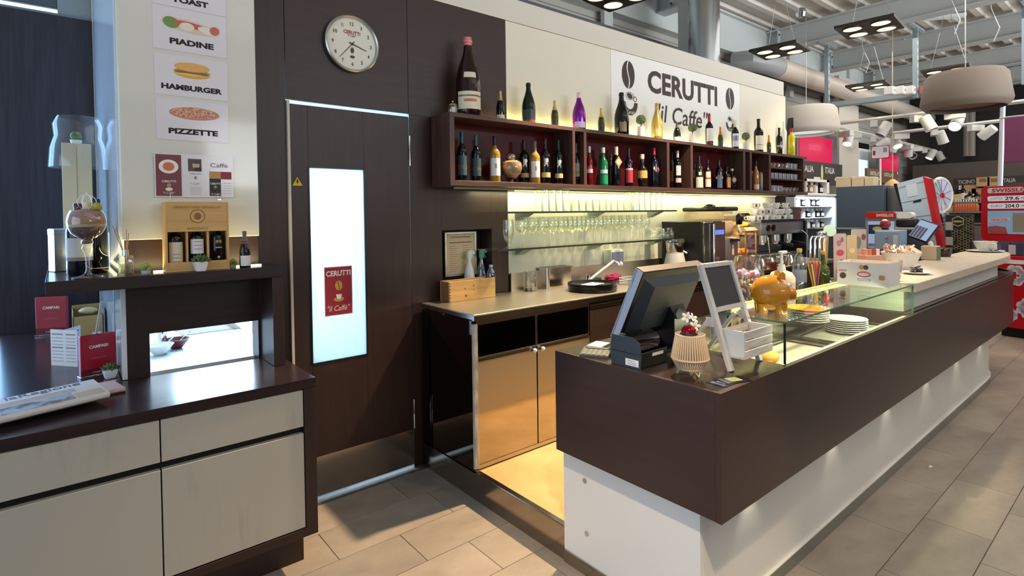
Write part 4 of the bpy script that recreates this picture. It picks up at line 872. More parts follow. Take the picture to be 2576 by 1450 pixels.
# square amaretto bottle
p = ony(1826, 420, 2.85); q = thing('amaretto_bottle', 'square brown amaretto bottle with orange label', 'bottle', (p.x, 2.85, IB + .0005), group=G); hh = p.z - IB
obj('glass_body', bx(-.042, .042, -.032, .032, 0, hh * .68, .008, 2), GBROWN, q); obj('neck', cyl(.014, hh * .68, hh * .8, 12), GBROWN, q); obj('screw_cap', bx(-.019, .019, -.019, .019, hh * .8, hh, .003), BLACK, q); obj('paper_label', bx(-.030, .030, -.0332, -.032, hh * .10, hh * .54), flat((218, 150, 92)), q)
q = ib(1841, 425, 23, 'round brown flask bottle with oval emblem', 'flask', GBROWN, FCREAM, .9, (), 2.86, 'spirit_bottle'); obj('round_label', plate(ell(18, .026, .032), .001), flat((60, 44, 36)), q, (.006, -.052, .10)); obj('round_label', plate(ell(18, .017, .022), .001), flat((196, 180, 150)), q, (.006, -.0532, .10))
ib(1877, 436, 10, 'slim bottle with white label in the second narrow slot', 'slim', GPALE, FCREAM, .85, ((.12, .9, 80, (228, 216, 192)),), 2.86, 'spirit_bottle')
ib(1901, 406, 17, 'amber grappa bottle with dark cap', 'spirit', GAMB, FBLK, .84, ((.06, .22, 60, (206, 196, 176)),), 2.86, 'spirit_bottle')
ib(1892, 432, 9, 'short bottle with peach label behind the amber grappa', 'slim', GAMB, FCREAM, .8, ((.3, .6, 70, (226, 200, 170)),), 2.92, 'spirit_bottle')
ib(1918, 404, 17, 'clear grappa bottle with large cream label', 'spirit', mat('bottle_ice', (176, 196, 204), .12), FWHT, .72, ((.14, .56, 62, (226, 214, 186)),), 2.86, 'spirit_bottle')
# coffee filled goblet in the shelf
p = ony(1288, 378, 2.84); q = thing('coffee_goblet', 'round glass goblet full of coffee grounds in the wall shelf', 'goblet', (p.x, 2.845, IB + .0005))
obj('glass_bowl', lathe([(0, 0), (.035, 0), (.010, .008), (.008, .02), (.03, .03), (.062, .06), (.072, .098), (.066, .135), (.050, .152)], 24), glass('goblet_glass', (248, 250, 252), .05, .02, .55), q)
obj('coffee', lathe([(0, .033), (.03, .034), (.059, .062), (.069, .098), (.063, .133), (.04, .146), (0, .148)], 22), mat('coffee_grounds', (132, 100, 62), .7, c2=(186, 152, 104), sc=(210, 210, 210), bump=.7), q)
obj('glass_ball', uv(.027, (.0, 0, .172), seg=18), glass('ball_glass', (226, 226, 232), .25, .02, .9), q)
# cups and small glasses in the right compartment
cupG = {}
def small_glass(x, y, z, kind, label, group):
    if kind not in cupG:
        t = thing('espresso_cup' if kind == 'cup' else 'small_glass', label, 'cup' if kind == 'cup' else 'glass', (x, y, z), R(20), group)
        if kind == 'cup':
            obj('cup_body', lathe([(0, 0), (.018, 0), (.028, .03), (.031, .052), (.029, .052), (.026, .03), (.015, .004), (0, .004)], 16), glass('cup_glass', (244, 246, 248), .16, .03, .7), t); obj('handle', tube([(.028, 0, .042), (.044, 0, .040), (.044, 0, .022), (.026, 0, .016)], .0035, 6), CLEARB, t)
        else: obj('glass_body', lathe([(0, 0), (.022, 0), (.027, .065), (.025, .065), (.020, .004), (0, .004)], 14), glass('cup_glass', (244, 246, 248), .16, .03, .7), t)
        cupG[kind] = t; return t
    return dup(cupG[kind], (x, y, z), random.uniform(-.6, .6), label, group)
for z, zl in ((2.0195, 'on the top board, right shelf bay'), (1.8995, 'on the middle board, right shelf bay'), (1.7605, 'on the bottom, right shelf bay')):
    for k in range(8):
        kd = 'cup' if (z > 2 and k < 5) or (z < 1.8 and k > 3) else 'glass'
        small_glass(5.89 + .095 * k, 2.835, z, kd, ('clear cup with handle, ' if kd == 'cup' else 'small clear tumbler, ') + ORD[k] + ' from the left ' + zl, 'small glassware in the right shelf bay')

# ================================================================ GLASS SHELVES WITH GLASSES
GY0, GY1 = 2.75, 2.965
for zt_, lab in ((1.566, 'upper dark edged glass shelf under the bottle shelf'), (1.325, 'lower dark edged glass shelf over the worktop')):
    gs = thing('glass_shelf', lab, 'shelf', (3.1, GY0, zt_ - .01))
    obj('glass_plate', bx(2.13 - 3.1, 4.085 - 3.1, .002, GY1 - GY0, 0, .01), SHELFGL, gs); obj('glass_edge', bx(2.13 - 3.1, 4.085 - 3.1, -.0005, .002, -.001, .0115), mat('shelf_edge_dark', (10, 18, 14), .6), gs)
    for x in (2.50, 3.24, 4.0):
        obj('bracket', prism_x([(GY1 - GY0, -.001), (.10, -.001)] + [(.10 + .115 * math.sin(R(a_)), -.001 - .05 * math.sin(R(a_)) ** 1.0) for a_ in (15, 35, 60, 90)], x - 3.1 - .04, x - 3.1 + .04), mat('bracket_grey', (148, 156, 152), .35, .6), gs)
_gk = {}
GP = {'tall': [(0, .003), (.0, 0), (.026, 0), (.032, .15), (.0305, .15), (.025, .008), (0, .008)],
      'short': [(0, 0), (.026, 0), (.034, .088), (.0325, .088), (.025, .008), (0, .008)],
      'wine': [(0, 0), (.033, 0), (.034, .002), (.008, .008), (.0045, .02), (.0045, .085), (.012, .094), (.032, .112), (.041, .14), (.039, .17), (.032, .205), (.031, .205), (.038, .17), (.040, .14), (.031, .114), (.010, .096), (0, .095)],
      'beer': [(0, 0), (.034, 0), (.034, .004), (.012, .012), (.010, .03), (.022, .045), (.036, .09), (.038, .15), (.032, .19), (.031, .19), (.036, .15), (.034, .09), (.018, .05), (0, .046)],
      'jug': [(0, 0), (.03, 0), (.036, .02), (.036, .045), (.022, .075), (.026, .09), (.025, .09), (.02, .075), (.034, .045), (.033, .02), (.028, .004), (0, .004)]}
GP['tall'] = GP['tall'][1:]
def put_glass(kind, x, y, z, label, group, inv=False):
    if kind not in _gk:
        t = thing({'wine': 'wine_glass', 'beer': 'beer_goblet', 'tall': 'highball_glass', 'short': 'tumbler_glass', 'jug': 'milk_jug'}[kind], label, 'glass' if kind != 'jug' else 'jug', (x, y, z), 0, group)
        H_ = GP[kind][1][1]; me = lathe(GP[kind], 16)
        if kind in ('tall', 'short'):
            ht = max(z_ for _, z_ in GP[kind]); me.transform(Matrix.Translation((0, 0, ht)) @ Matrix.Rotation(math.pi, 4, 'X'))
            obj('glass_body', me, glass('rim_glass', (254, 255, 252), .05, .02, .5), t); obj('glass_foot', cyl(.0262, ht - .007, ht, 16), glass('foot_glass', (250, 252, 244), .10, .02, .5), t)
        else:
            obj('glass_body', me, glass('rim_glass', (254, 255, 252), .05, .02, .5), t)
            if kind == 'jug': obj('handle', tube([(.025, 0, .08), (.05, 0, .07), (.05, 0, .035), (.034, 0, .025)], .004, 6), CLEARB, t)
        _gk[kind] = t; return t
    return dup(_gk[kind], (x, y, z), random.uniform(0, 6), label, group)
Z1, Z2 = 1.5665, 1.3255
ga = 'glasses on the upper glass shelf'; gb_ = 'glasses on the lower glass shelf'
for k in range(8): put_glass('tall', 2.62 + .068 * (k % 4), 2.82 + .075 * (k // 4), Z1, 'upturned tall glass, left group of the upper glass shelf, %s row, %s from the left' % (('front', 'rear')[k // 4], ORD[k % 4]), ga)
for k in range(10): put_glass('short', 2.92 + .074 * (k % 5), 2.82 + .08 * (k // 5), Z1, 'upturned tumbler mid upper glass shelf, %s row, %s from the left' % (('front', 'rear')[k // 5], ORD[k % 5]), ga)
for k in range(5): put_glass('short', 3.32 + .078 * k, 2.86, Z1, 'upturned tumbler right of the centre of the upper glass shelf, %s from the left' % ORD[k], ga)
for k in range(10): put_glass('tall', 3.62 + .075 * (k % 6), 2.82 + .075 * (k // 6), Z1, 'upturned tall glass, right group of the upper glass shelf, %s row, %s from the left' % (('front', 'rear')[k // 6], ORD[k % 6]), ga)
put_glass('beer', wx(1279, 2.80, 590), 2.80, Z2, 'stemmed beer glass at the left end of the lower glass shelf', gb_)
for k in range(15): put_glass('wine', 2.40 + .094 * k, 2.805, Z2, 'stemmed wine glass, %s from the left in the front row of the lower glass shelf' % ORD[k], gb_)
for k in range(14): put_glass('wine', 2.46 + .094 * k, 2.905, Z2, 'stemmed wine glass, %s from the left in the rear row of the lower glass shelf' % ORD[k], gb_)
for k in range(5): put_glass('jug', 3.82 + .058 * k, 2.80 + .06 * (k % 2), Z2, 'small glass milk jug, %s of the five at the right shelf end' % ORD[k], gb_)

# ================================================================ STEEL BACK BAR
WTZ = 1.01; CF = 2.44
wt2 = thing('steel_worktop', 'long brushed steel worktop along the back wall', 'worktop', (3.5, 2.7, WTZ - .035))
obj('top_sheet', bx(1.712 - 3.5, 6.6 - 3.5, 2.42 - 2.7, 2.977 - 2.7, .028, .035, .001), STEELD, wt2); obj('front_edge', bx(1.712 - 3.5, 6.6 - 3.5, 2.42 - 2.7, 2.44 - 2.7, 0, .028, .001), STEEL, wt2); obj('end_edge', bx(1.712 - 3.5, 1.73 - 3.5, 2.44 - 2.7, 2.977 - 2.7, .006, .028), STEEL, wt2)
xd0, xd1, xd2 = wx(1215, CF, 1000), wx(1352, CF, 1000), wx(1484, CF, 900)
zn0 = wz(1215, 897, CF); zdb = wz(1215, 1168, CF)
cab = thing('steel_cabinet', 'polished steel base cabinet with open niches under the worktop', 'cabinet', (2.2, 2.7, .1525))
def cx_(name, x0, x1, y0, y1, z0, z1, m, label=None, b=.001, par=None): return obj(name, bx(x0 - 2.2, x1 - 2.2, y0 - 2.7, y1 - 2.7, z0 - .1525, z1 - .1525, b), m, par or cab, label=label)
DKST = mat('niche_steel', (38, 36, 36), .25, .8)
cx_('side_panel', 1.713, 1.725, CF + .005, 2.975, .1525, .974, mat('dark_mirror_steel', (96, 88, 84), .05, 1.0), 'dark mirror polished side panel')
cx_('edge_strip', 1.713, 1.742, CF - .012, CF + .005, .165, .955, mat('worn_strip', (206, 200, 192), .4, c2=(150, 140, 128), sc=(40, 40, 9)), 'worn pale edge strip')
cx_('top_rail', 1.742, xd2, CF, CF + .02, .945, .974, STEEL); cx_('niche_floor', 1.742, xd2, CF, 2.95, zn0 - .012, zn0, STEEL)
cx_('back_panel', 1.725, xd2, 2.95, 2.975, .1525, .974, DKST); cx_('base_rail', 1.742, xd2, CF + .002, CF + .03, .1525, zdb, STEEL)
cx_('niche_wall', xd1 - .008, xd1 + .008, CF, 2.95, zn0, .945, STEEL); cx_('niche_wall', xd2 - .012, xd2, CF, 2.95, .1525, .945, STEEL)
for a, b, kx in ((1.746, xd1 - .004, xd1 - .03), (xd1 + .004, xd2 - .014, xd1 + .035)):
    d_ = cx_('door', a, b, CF - .002, CF + .016, zdb + .004, zn0 - .014, STEELM, 'polished steel door')
    kz_ = wz(1345, 880, CF); obj('knob', uv(.013, (kx - 2.2, CF - .018 - 2.7, kz_ - .1525)), WHITE, d_)
wd = thing('wood_front_cabinet', 'dark wood fronted cooler cabinet right of the steel niches', 'cabinet', (3.2, 2.7, .1525))
obj('carcass', bx(xd2 + .004 - 3.2, .89, CF + .02 - 2.7, .27, 0, .82), DKST, wd)
for k in range(3): obj('door', bx(xd2 + .006 + .5 * k - 3.2, xd2 + .496 + .5 * k - 3.2, CF - 2.7, CF + .02 - 2.7, .06, .765, .001), WZ, wd); obj('door_rail', bx(xd2 + .006 + .5 * k - 3.2, xd2 + .496 + .5 * k - 3.2, CF - 2.705, CF + .02 - 2.7, .775, .8, .001), STEEL, wd)
ec = thing('coffee_base_cabinet', 'dark base cabinet under the coffee machine', 'cabinet', (5.6, 2.7, .1525)); obj('carcass', bx(-1.46, .98, CF + .02 - 2.7, .27, 0, .82), DKST, ec); obj('front_panel', bx(-1.46, .98, CF - 2.7, CF + .02 - 2.7, .06, .8, .001), WX, ec)

# ---- things in and before the niche
WZ0 = WTZ + .0005
p0, p1 = ony(1119, 698, 3.09), ony(1197, 582, 3.09)
pf = thing('price_list_frame', 'silver framed price list leaning in the wall niche', 'frame', ((p0.x + p1.x) / 2, 3.09, p0.z)); w_, h_ = (p1.x - p0.x) / 2, p1.z - p0.z
for a_ in ((-w_, -w_ + .014, 0, h_), (w_ - .014, w_, 0, h_), (-w_ + .014, w_ - .014, 0, .014), (-w_ + .014, w_ - .014, h_ - .014, h_)): obj('frame_bar', bx(a_[0], a_[1], -.008, .008, a_[2], a_[3], .002), ALU, pf)
obj('sheet', bx(-w_ + .014, w_ - .014, -.002, .002, .014, h_ - .014), flat((224, 206, 160)), pf)
obj('print_line', bx(-w_ * .6, w_ * .6, -.0028, -.002, h_ * .87, h_ * .89), flat((150, 90, 70)), pf)
for k in range(2):
    for j in range(13): obj('print_line', bx(-w_ * .7 + k * w_ * .85, -w_ * .7 + k * w_ * .85 + w_ * (.35 + .1 * ((j * 7) % 3)), -.0028, -.002, h_ * .10 + j * h_ * .048, h_ * .10 + j * h_ * .048 + .003), flat((196, 130, 96)), pf)
obj('print_line', bx(-w_ * .72, w_ * .7, -.0028, -.002, h_ * .75, h_ * .77), flat((176, 60, 50)), pf)
# the frame stands on a small ledge block of the niche
b0 = ony(1095, 705, 2.80); bl = onz(1106, 757, WTZ); br = onz(1236, 745, WTZ)
bxz = thing('wooden_bottle_box', 'small finger jointed pine box at the left end of the steel worktop', 'box', ((bl.x + br.x) / 2, min(bl.y + .035, 2.90), WZ0)); bw_ = (br.x - bl.x) / 2; bh = wz(1106, 707, bl.y) - WTZ
for a_ in ((-bw_, bw_, -.035, -.026), (-bw_, bw_, .061, .07)): obj('side_board', bx(a_[0], a_[1], a_[2], a_[3], 0, bh, .001), PINE, bxz)
for a_ in (-bw_, bw_ - .009): obj('end_board', bx(a_, a_ + .009, -.026, .061, 0, bh, .001), mat('pine_dark', (150, 106, 66), .5), bxz)
obj('bottom_board', bx(-bw_ + .009, bw_ - .009, -.026, .061, 0, .008), PINE, bxz)
for k in range(7): obj('finger_joint', bx(-bw_ - .0005, -bw_ + .009, -.0356, -.035, .004 + k * bh / 7, .004 + (k + .5) * bh / 7), flat((120, 80, 44)), bxz)
for x, z, r_ in ((-.06, .6, .004), (-.055, .25, .006), (.005, .7, .004), (.006, .5, .003)): obj('knot', plate(ell(10, r_, r_ * 1.3, x, z * bh), .0006), flat((112, 70, 36)), bxz, (0, -.0352, 0))
def spray(px, pyt, label, body, head, Y, lab=None):
    p = ony(px, pyt, Y); H_ = p.z - 1.0125; t = thing('spray_bottle', label, 'spray bottle', (p.x, Y, 1.0125))
    obj('bottle_body', lathe([(0, 0), (.033, 0), (.036, .006), (.036, H_ * .42), (.028, H_ * .56), (.013, H_ * .74), (.013, H_ * .8), (0, H_ * .8)], 18), body, t)
    obj('trigger_head', prism_y([(-.014, H_ * .8), (.014, H_ * .8), (.016, H_ * .9), (.012, H_ * .98), (.0, H_), (-.030, H_ * .985), (-.042, H_ * .95), (-.040, H_ * .91), (-.018, H_ * .90)], -.010, .010), head, t)
    obj('trigger', prism_y([(-.016, H_ * .9), (-.024, H_ * .9), (-.034, H_ * .8), (-.029, H_ * .79)], -.005, .005), head, t)
    if lab: obj('paper_label', lathe([(.0366, .03), (.0366, H_ * .40)], 12, -150, -30), lab, t)
    t.rotation_euler = (0, 0, math.pi)
spray(1180, 630, 'white spray bottle behind the pine box', mat('spray_white', (226, 226, 224), .3), mat('spray_white', (226, 226, 224), .3), 3.035, flat((196, 206, 222)))
spray(1211, 627, 'clear spray bottle with green trigger behind the pine box', glass('spray_clear', (206, 224, 220), .15, .05, .7), mat('spray_green', (96, 176, 150), .4), 3.055, flat((196, 216, 206)))
p = ony(1235, 667, 2.94); wbt = thing('water_bottle', 'blue plastic water bottle right of the spray bottles', 'bottle', (p.x, 2.94, WZ0)); H_ = p.z - WTZ
obj('bottle_body', lathe([(0, 0), (.028, 0), (.030, .008), (.030, H_ * .3), (.027, H_ * .34), (.030, H_ * .38), (.030, H_ * .68), (.024, H_ * .80), (.012, H_ * .9), (.012, H_ * .93), (0, H_ * .93)], 18), glass('blue_pet', (120, 160, 216), .15, .05, .7), wbt); obj('screw_cap', cyl(.013, H_ * .93, H_, 14), mat('cap_ltblue', (176, 200, 226), .4), wbt); obj('paper_label', lathe([(.0306, H_ * .1), (.0306, H_ * .42)], 16), flat((60, 62, 96)), wbt)

# ---- things on the steel worktop
def at_top(px, py): return onz(px, py, WTZ)
p = at_top(1346, 733); jar = thing('glass_jar', 'clear cylinder jar with coins on the steel worktop', 'jar', (p.x, p.y + .05, WZ0)); jh = wz(1346, 685, p.y) - WTZ
obj('glass_body', lathe([(0, 0), (.052, 0), (.052, jh), (.050, jh), (.050, .004), (0, .004)], 24), glass('jar_glass', (250, 251, 248), .07, .02, .5), jar); obj('coins', cyl(.047, .005, .022, 18), mat('coin_copper', (150, 112, 70), .4, .5, c2=(90, 66, 44), sc=(120, 120, 120)), jar)
pl_, pr_ = at_top(1378, 728), at_top(1448, 720); pan = thing('steel_container', 'deep stainless steel container on the worktop', 'container', ((pl_.x + pr_.x) / 2, pl_.y + .07, WZ0)); pw_ = (pr_.x - pl_.x) / 2; ph2 = wz(1378, 676, pl_.y) - WTZ
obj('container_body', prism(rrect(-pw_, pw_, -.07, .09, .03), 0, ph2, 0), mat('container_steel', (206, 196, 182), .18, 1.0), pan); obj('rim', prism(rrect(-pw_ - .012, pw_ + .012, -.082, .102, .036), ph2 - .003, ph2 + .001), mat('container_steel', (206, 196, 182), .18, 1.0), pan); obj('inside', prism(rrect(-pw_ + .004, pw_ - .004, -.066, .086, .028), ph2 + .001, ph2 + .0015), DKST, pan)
p = at_top(1507, 733); tr = thing('tray_stack', 'stack of round black serving trays on the worktop', 'tray stack', (p.x, 2.62, WZ0))
tm = lathe([(0, 0), (.15, 0), (.168, .005), (.17, .018), (.166, .018), (.162, .006), (0, .005)], 36)
for k in range(4): obj('tray', tm, mat('tray_black', (20, 18, 17), .22), tr, (.004 * (k % 2), .003 * k, .012 * k))
tag(obj('napkin_sheet', bx(-.075, .075, -.05, .05, 0, .003, .001), PAPER, loc=(p.x - .01, 2.61, WZ0 + .044), rot=(0, 0, .2)), 'folded white paper on the black trays', 'paper')
# tap, soap dispenser, cloth, wire basket
p = ony(1478, 715, 2.86); f2 = thing('sink_faucet', 'white lever faucet with long spout behind the trays', 'faucet', (p.x, 2.86, WZ0)); obj('body', cyl(.02, 0, .07, 14), CHROME, f2); obj('lever', tube([(0, 0, .07), (-.03, -.02, .078)], .005, 6), CHROME, f2)
tip = ony(1553, 662, 2.74); obj('spout', tube([(.02, 0, .03), (.10, -.05, .10), (.20, -.09, .17), (tip.x - p.x, -.12, tip.z - WTZ), (tip.x - p.x + .012, -.125, tip.z - WTZ - .02)], .011, 8), WHITE, f2)
p0, p1 = ony(1527, 668, 2.95), ony(1558, 626, 2.95); sd = thing('soap_dispenser', 'wall soap dispenser with blue grey window and white push button', 'dispenser', ((p0.x + p1.x) / 2, 2.992, p0.z)); w_, h_ = (p1.x - p0.x) / 2, p1.z - p0.z
obj('housing', bx(-w_, w_, -.09, 0, 0, h_, .012, 2), flat((224, 222, 214)), sd); obj('window', bx(-w_ * .9, w_ * .9, -.094, -.0895, h_ * .1, h_ * .85, .004), flat((126, 128, 150), .2), sd); obj('push_button', uv(.022, (w_ * .4, -.095, h_ * .05), (1, .6, 1)), WHITE, sd)
tag(obj('pink_cloth', ball(.055, (0, 0, .03), 3, (1.5, .8, .55), .18), flat((170, 30, 84), .8), loc=(wx(1545, 2.84, 700), 2.85, WZ0)), 'crumpled pink cloth behind the trays', 'cloth')
tag(obj('green_sponge', bx(-.05, .05, -.03, .03, 0, .045, .006), flat((60, 96, 76), .9), loc=(wx(1512, 2.80, 700), 2.865, WZ0)), 'green sponge behind the trays', 'sponge')
bk = thing('wire_basket', 'white wire basket right of the trays', 'basket', (wx(1586, 2.66, 720), 2.66, WZ0))
for z in (.003, .022, .045): obj('wire_ring', tube([(x, y, z) for x, y in rrect(-.07, .07, -.06, .06, .02, 3)], .0025, 5, closed=True), WHITE, bk)
for k in range(10): a_ = rrect(-.07, .07, -.06, .06, .02, 3)[k * 2 % 16]; obj('wire_upright', tube([(a_[0], a_[1], 0), (a_[0], a_[1], .045)], .002, 5), WHITE, bk)
mx0, mx1 = wx(1766, 2.55, 600), wx(1816, 2.55, 600)
# citrus juicer
p = ony(1720, 600, 2.74); ju = thing('citrus_juicer', 'white citrus juicer with steel bowl left of the microwave', 'juicer', (min(p.x, mx0 - .108), 2.74, WZ0)); H_ = p.z - WTZ
obj('motor_base', lathe([(0, 0), (.098, 0), (.10, .01), (.092, H_ * .3), (.070, H_ * .62), (0, H_ * .62)], 24), mat('juicer_white', (214, 208, 196), .35), ju); obj('steel_bowl', lathe([(0, H_ * .62), (.062, H_ * .62), (.068, H_ * .66), (.074, H_ * .9), (.070, H_ * .9), (0, H_ * .75)], 24), CHROME, ju); obj('clear_rim', lathe([(.074, H_ * .86), (.080, H_ * .92), (.078, H_), (.074, H_)], 24), CLEARB, ju); obj('spout', tube([(.068, -.02, H_ * .68), (.10, -.05, H_ * .6)], .009, 8), WHITE, ju)
# microwave
xm0, xm1 = wx(1706, 2.80, 620), wx(1818, 2.56, 620); zt = wz(1770, 558, 2.56)
mw = thing('microwave_oven', 'black sided steel microwave with blue display', 'microwave', (3.95, 2.72, WZ0))
mx0, mx1 = wx(1766, 2.55, 600), wx(1816, 2.55, 600)
obj('body', bx(mx0 - 3.95, mx1 + .01 - 3.95, -.17, .23, .01, zt - WTZ, .004), BLACK, mw)
obj('door_glass', bx(mx0 - 3.95 + .004, mx0 - 3.95 + .15, -.188, -.17, .02, zt - WTZ - .006, .003), mat('oven_door', (120, 118, 112), .12, .9), mw); obj('door_handle', cyl(.011, .03, zt - WTZ - .02, 12), CHROME, mw, (mx0 - 3.95 + .125, -.205, 0))
obj('control_panel', bx(mx0 - 3.95 + .155, mx1 - 3.95 + .02, -.1895, -.186, .02, zt - WTZ - .006), mat('panel_brown', (66, 48, 48), .2), mw); obj('display', bx(mx0 - 3.95 + .175, mx1 - 3.95, -.191, -.1895, zt - WTZ - .115, zt - WTZ - .075), emis('display_blue', (92, 120, 255), 1.4), mw)
for i in range(3):
    for j in range(4): obj('button', bx(mx0 - 3.95 + .175 + .022 * i, mx0 - 3.95 + .191 + .022 * i, -.1907, -.1895, .04 + .03 * j, .06 + .03 * j), flat((110, 96, 92)), mw)
for x in (mx0 - 3.93, mx1 - .02 - 3.95):
    for y in (-.14, .2): obj('foot', cyl(.012, 0, .011, 8), BLACK, mw, (x, y, 0))
# cream dispenser right of the microwave
sl = thing('cream_dispenser', 'cold cream dispenser with clear tank and black lid right of the microwave', 'dispenser', (mx1 + .14, 2.75, WZ0))
zb1 = wz(1830, 600, 2.55) - WTZ; zt2 = wz(1810, 524, 2.72) - WTZ
obj('body', bx(-.11, .12, -.21, .20, 0, zb1, .01, 2), mat('dispenser_grey', (120, 118, 116), .35, .6), sl); obj('red_badge', bx(.0, .05, -.2112, -.21, zb1 - .16, zb1 - .05), flat((150, 52, 48)), sl); obj('badge_field', bx(.01, .04, -.2122, -.2112, zb1 - .15, zb1 - .06), flat((206, 190, 180)), sl)
obj('tank', prism_x(rrect(-.20, .20, zb1 + .002, zt2 - .03, .05, 4), -.10, .10), glass('tank_glass', (248, 240, 226), .08, .04, .5), sl); obj('cream_filling', prism_x(rrect(-.185, .185, zb1 + .012, zt2 - .10, .05, 4), -.09, .09), mat('cream', (222, 196, 160), .5), sl)
obj('lid', bx(-.115, .115, -.22, .215, zt2 - .03, zt2 + .01, .015, 2), BLACK, sl); obj('lid_grip', uv(.05, (0, 0, zt2 + .012), (.6, 1.2, .5)), BLACK, sl); obj('tap', prism_x([(-.20, zb1 + .02), (-.27, zb1 - .01), (-.28, zb1 + .05), (-.25, zb1 + .12), (-.20, zb1 + .1)], .02, .06), glass('tank_glass', (248, 240, 226), .08, .04, .5), sl); obj('tap_lever', prism_x([(-.24, zb1 + .12), (-.28, zb1 + .12), (-.29, zb1 + .19), (-.27, zb1 + .22), (-.24, zb1 + .2)], .025, .055), BLACKG, sl)
obj('drip_block', bx(-.02, .10, -.24, -.21, zb1 - .03, zb1 - .005), BLACK, sl)
# ================================================================ BAR COUNTER
bc = thing('bar_counter', 'long bar counter with dark wood fascia over a white base', 'counter', (3.9, 1.4, 0))
OX, OY = 3.9, 1.4
def P2(pts): return [(x - OX, y - OY) for x, y in pts]
def bcp(name, me, m, label=None, kind=None): return obj(name, me, m, bc, label=label)
def bcb(name, x0, x1, y0, y1, z0, z1, m, b=.0015, label=None): return bcp(name, bx(x0 - OX, x1 - OX, y0 - OY, y1 - OY, z0, z1, b), m, label)
FX0, FX1, FYF, FYB, FZ0, FZ1 = 1.665, 6.60, .96, 1.744, .514, .95
def arc(cx, cy, r, a0, a1, n=8): return [(cx + r * math.cos(R(a0 + (a1 - a0) * i / n)), cy + r * math.sin(R(a0 + (a1 - a0) * i / n))) for i in range(n + 1)]
def BEND(o): return [(6.1, 1.068 - o), (6.28, 1.075 - o), (6.45, 1.105 - o), (6.62, 1.165 - o), (6.76 + o * .7, 1.26 - o * .7), (6.84 + o, 1.40), (6.86 + o, 1.744)]
bcp('base_end_panel', prism(P2([(1.71, 1.068), (1.735, 1.068), (1.735, 1.744), (1.71, 1.744)]), .0, .56), WHITEP)
bcp('base', prism(P2([(1.735, 1.068)] + BEND(0) + [(1.735, 1.744)]), .072, .56), BASEW)
bcp('skirting', prism(P2([(1.735, 1.062)] + BEND(.006) + [(1.735, 1.744)]), .002, .066), mat('skirting_steel', (150, 150, 140), .3, .8), 'brushed steel skirting')
bcp('skirting_trim', prism(P2([(1.735, 1.056)] + BEND(.012) + [(1.735, 1.744)]), .0665, .0715), flat((222, 218, 206)))
bcb('end_skirting', 1.703, 1.71, 1.068, 1.744, .0, .055, STEEL, 0)
for py in (1210, 1343):
    q = onx(1471 if py < 1300 else 1476, py, 1.709); o = bcp('cover_cap', cyl(.011, -.003, .002, 16), ALU, 'round metal cover cap'); o.location = (1.7095 - OX, q.y - OY, q.z); o.rotation_euler = (0, -math.pi / 2, 0)
def FEND(i): return [(6.35, FYF + i), (6.6, .967 + i), (6.8, .992 + i), (7.0, 1.04 + i), (7.17, 1.115 + i * .9), (7.29 - i * .6, 1.21 + i * .7), (7.35 - i, 1.33), (7.36 - i, FYB)]
def fasc(z0, z1, x0, inset=0.0): return prism(P2([(x0, FYF + inset)] + FEND(inset) + [(x0, FYB)]), z0, z1)
bcp('fascia_core', fasc(FZ0, .862, FX0 + .02, .02), WFASC)
bcp('fascia_front', prism(P2([(FX0, FYF)] + FEND(0) + FEND(.02)[::-1] + [(FX0, FYF + .02)]), FZ0, FZ1), WFASC)
bcb('fascia_end', FX0, FX0 + .02, FYF + .02, FYB, FZ0, FZ1, woodmat('dark_oak_fascia_y', (60, 46, 44), (64, 49, 47), 1, .28, s=.8, bump=.02))
bcb('end_top', FX0 + .02, 2.165, FYF + .02, FYB, .862, FZ1, woodmat('dark_oak_counter_top', (44, 34, 32), (58, 46, 43), 0, .2, bump=.15), .0008)
bcb('rear_ledge', 2.165, 7.3, 1.34, FYB, .862, FZ1, STEEL)
bcb('right_top', 3.77, 6.9, FYF + .04, 1.34, .862, FZ1 - .002, WFASC)
# sunken steel display bay
bcb('bay_floor', 2.165, 3.77, FYF + .02, 1.34, .862, .868, STEEL)
for k in range(2):
    x0 = 2.20 + .78 * k
    bcp('food_pan', hole_plate(x0 - OX, x0 + .72 - OX, 1.04 - OY, 1.32 - OY, x0 + .03 - OX, x0 + .69 - OX, 1.06 - OY, 1.30 - OY, .880, .886), STEEL); bcb('pan_floor', x0 + .03, x0 + .69, 1.06, 1.30, .869, .872, mat('pan_dull', (196, 192, 180), .42, .5))
bcb('front_ledge', 2.165, 3.77, FYF + .02, 1.03, .868, .930, mat('ledge_cream', (226, 218, 170), .4)); bcb('light_strip', 2.18, 3.75, .986, .990, .9305, .936, LED); area_light('display_glow', (2.96, .995, 1.10), (2.96, 1.12, .9), 1.5, .01, 9.0, (1, .97, .60))
# small lamps under the fascia that wash the white base
for x in (2.05, 2.85, 3.62, 4.38, 5.15, 5.9):
    lp = thing('under_counter_lamp', 'small recessed lamp under the counter fascia shining down the white base', 'lamp', (x, 1.02, FZ0), group='lamps under the counter fascia'); lp['label'] = 'small recessed lamp under the counter fascia, %s from the near end' % ORD[int(round((x - 2.05) / .77))]; obj('lamp_ring', lathe([(.018, -.004), (.024, -.004), (.024, 0), (.018, 0)], 14), ALU, lp); obj('lamp_lens', cyl(.018, -.003, -.001, 14), emis('lamp_lens', (255, 244, 214), 6), lp)
    spot_light('under_counter_spot', (x, 1.022, FZ0 - .008), (x, 1.04, 0), .8, (1, .95, .80), 80, .8, .012)
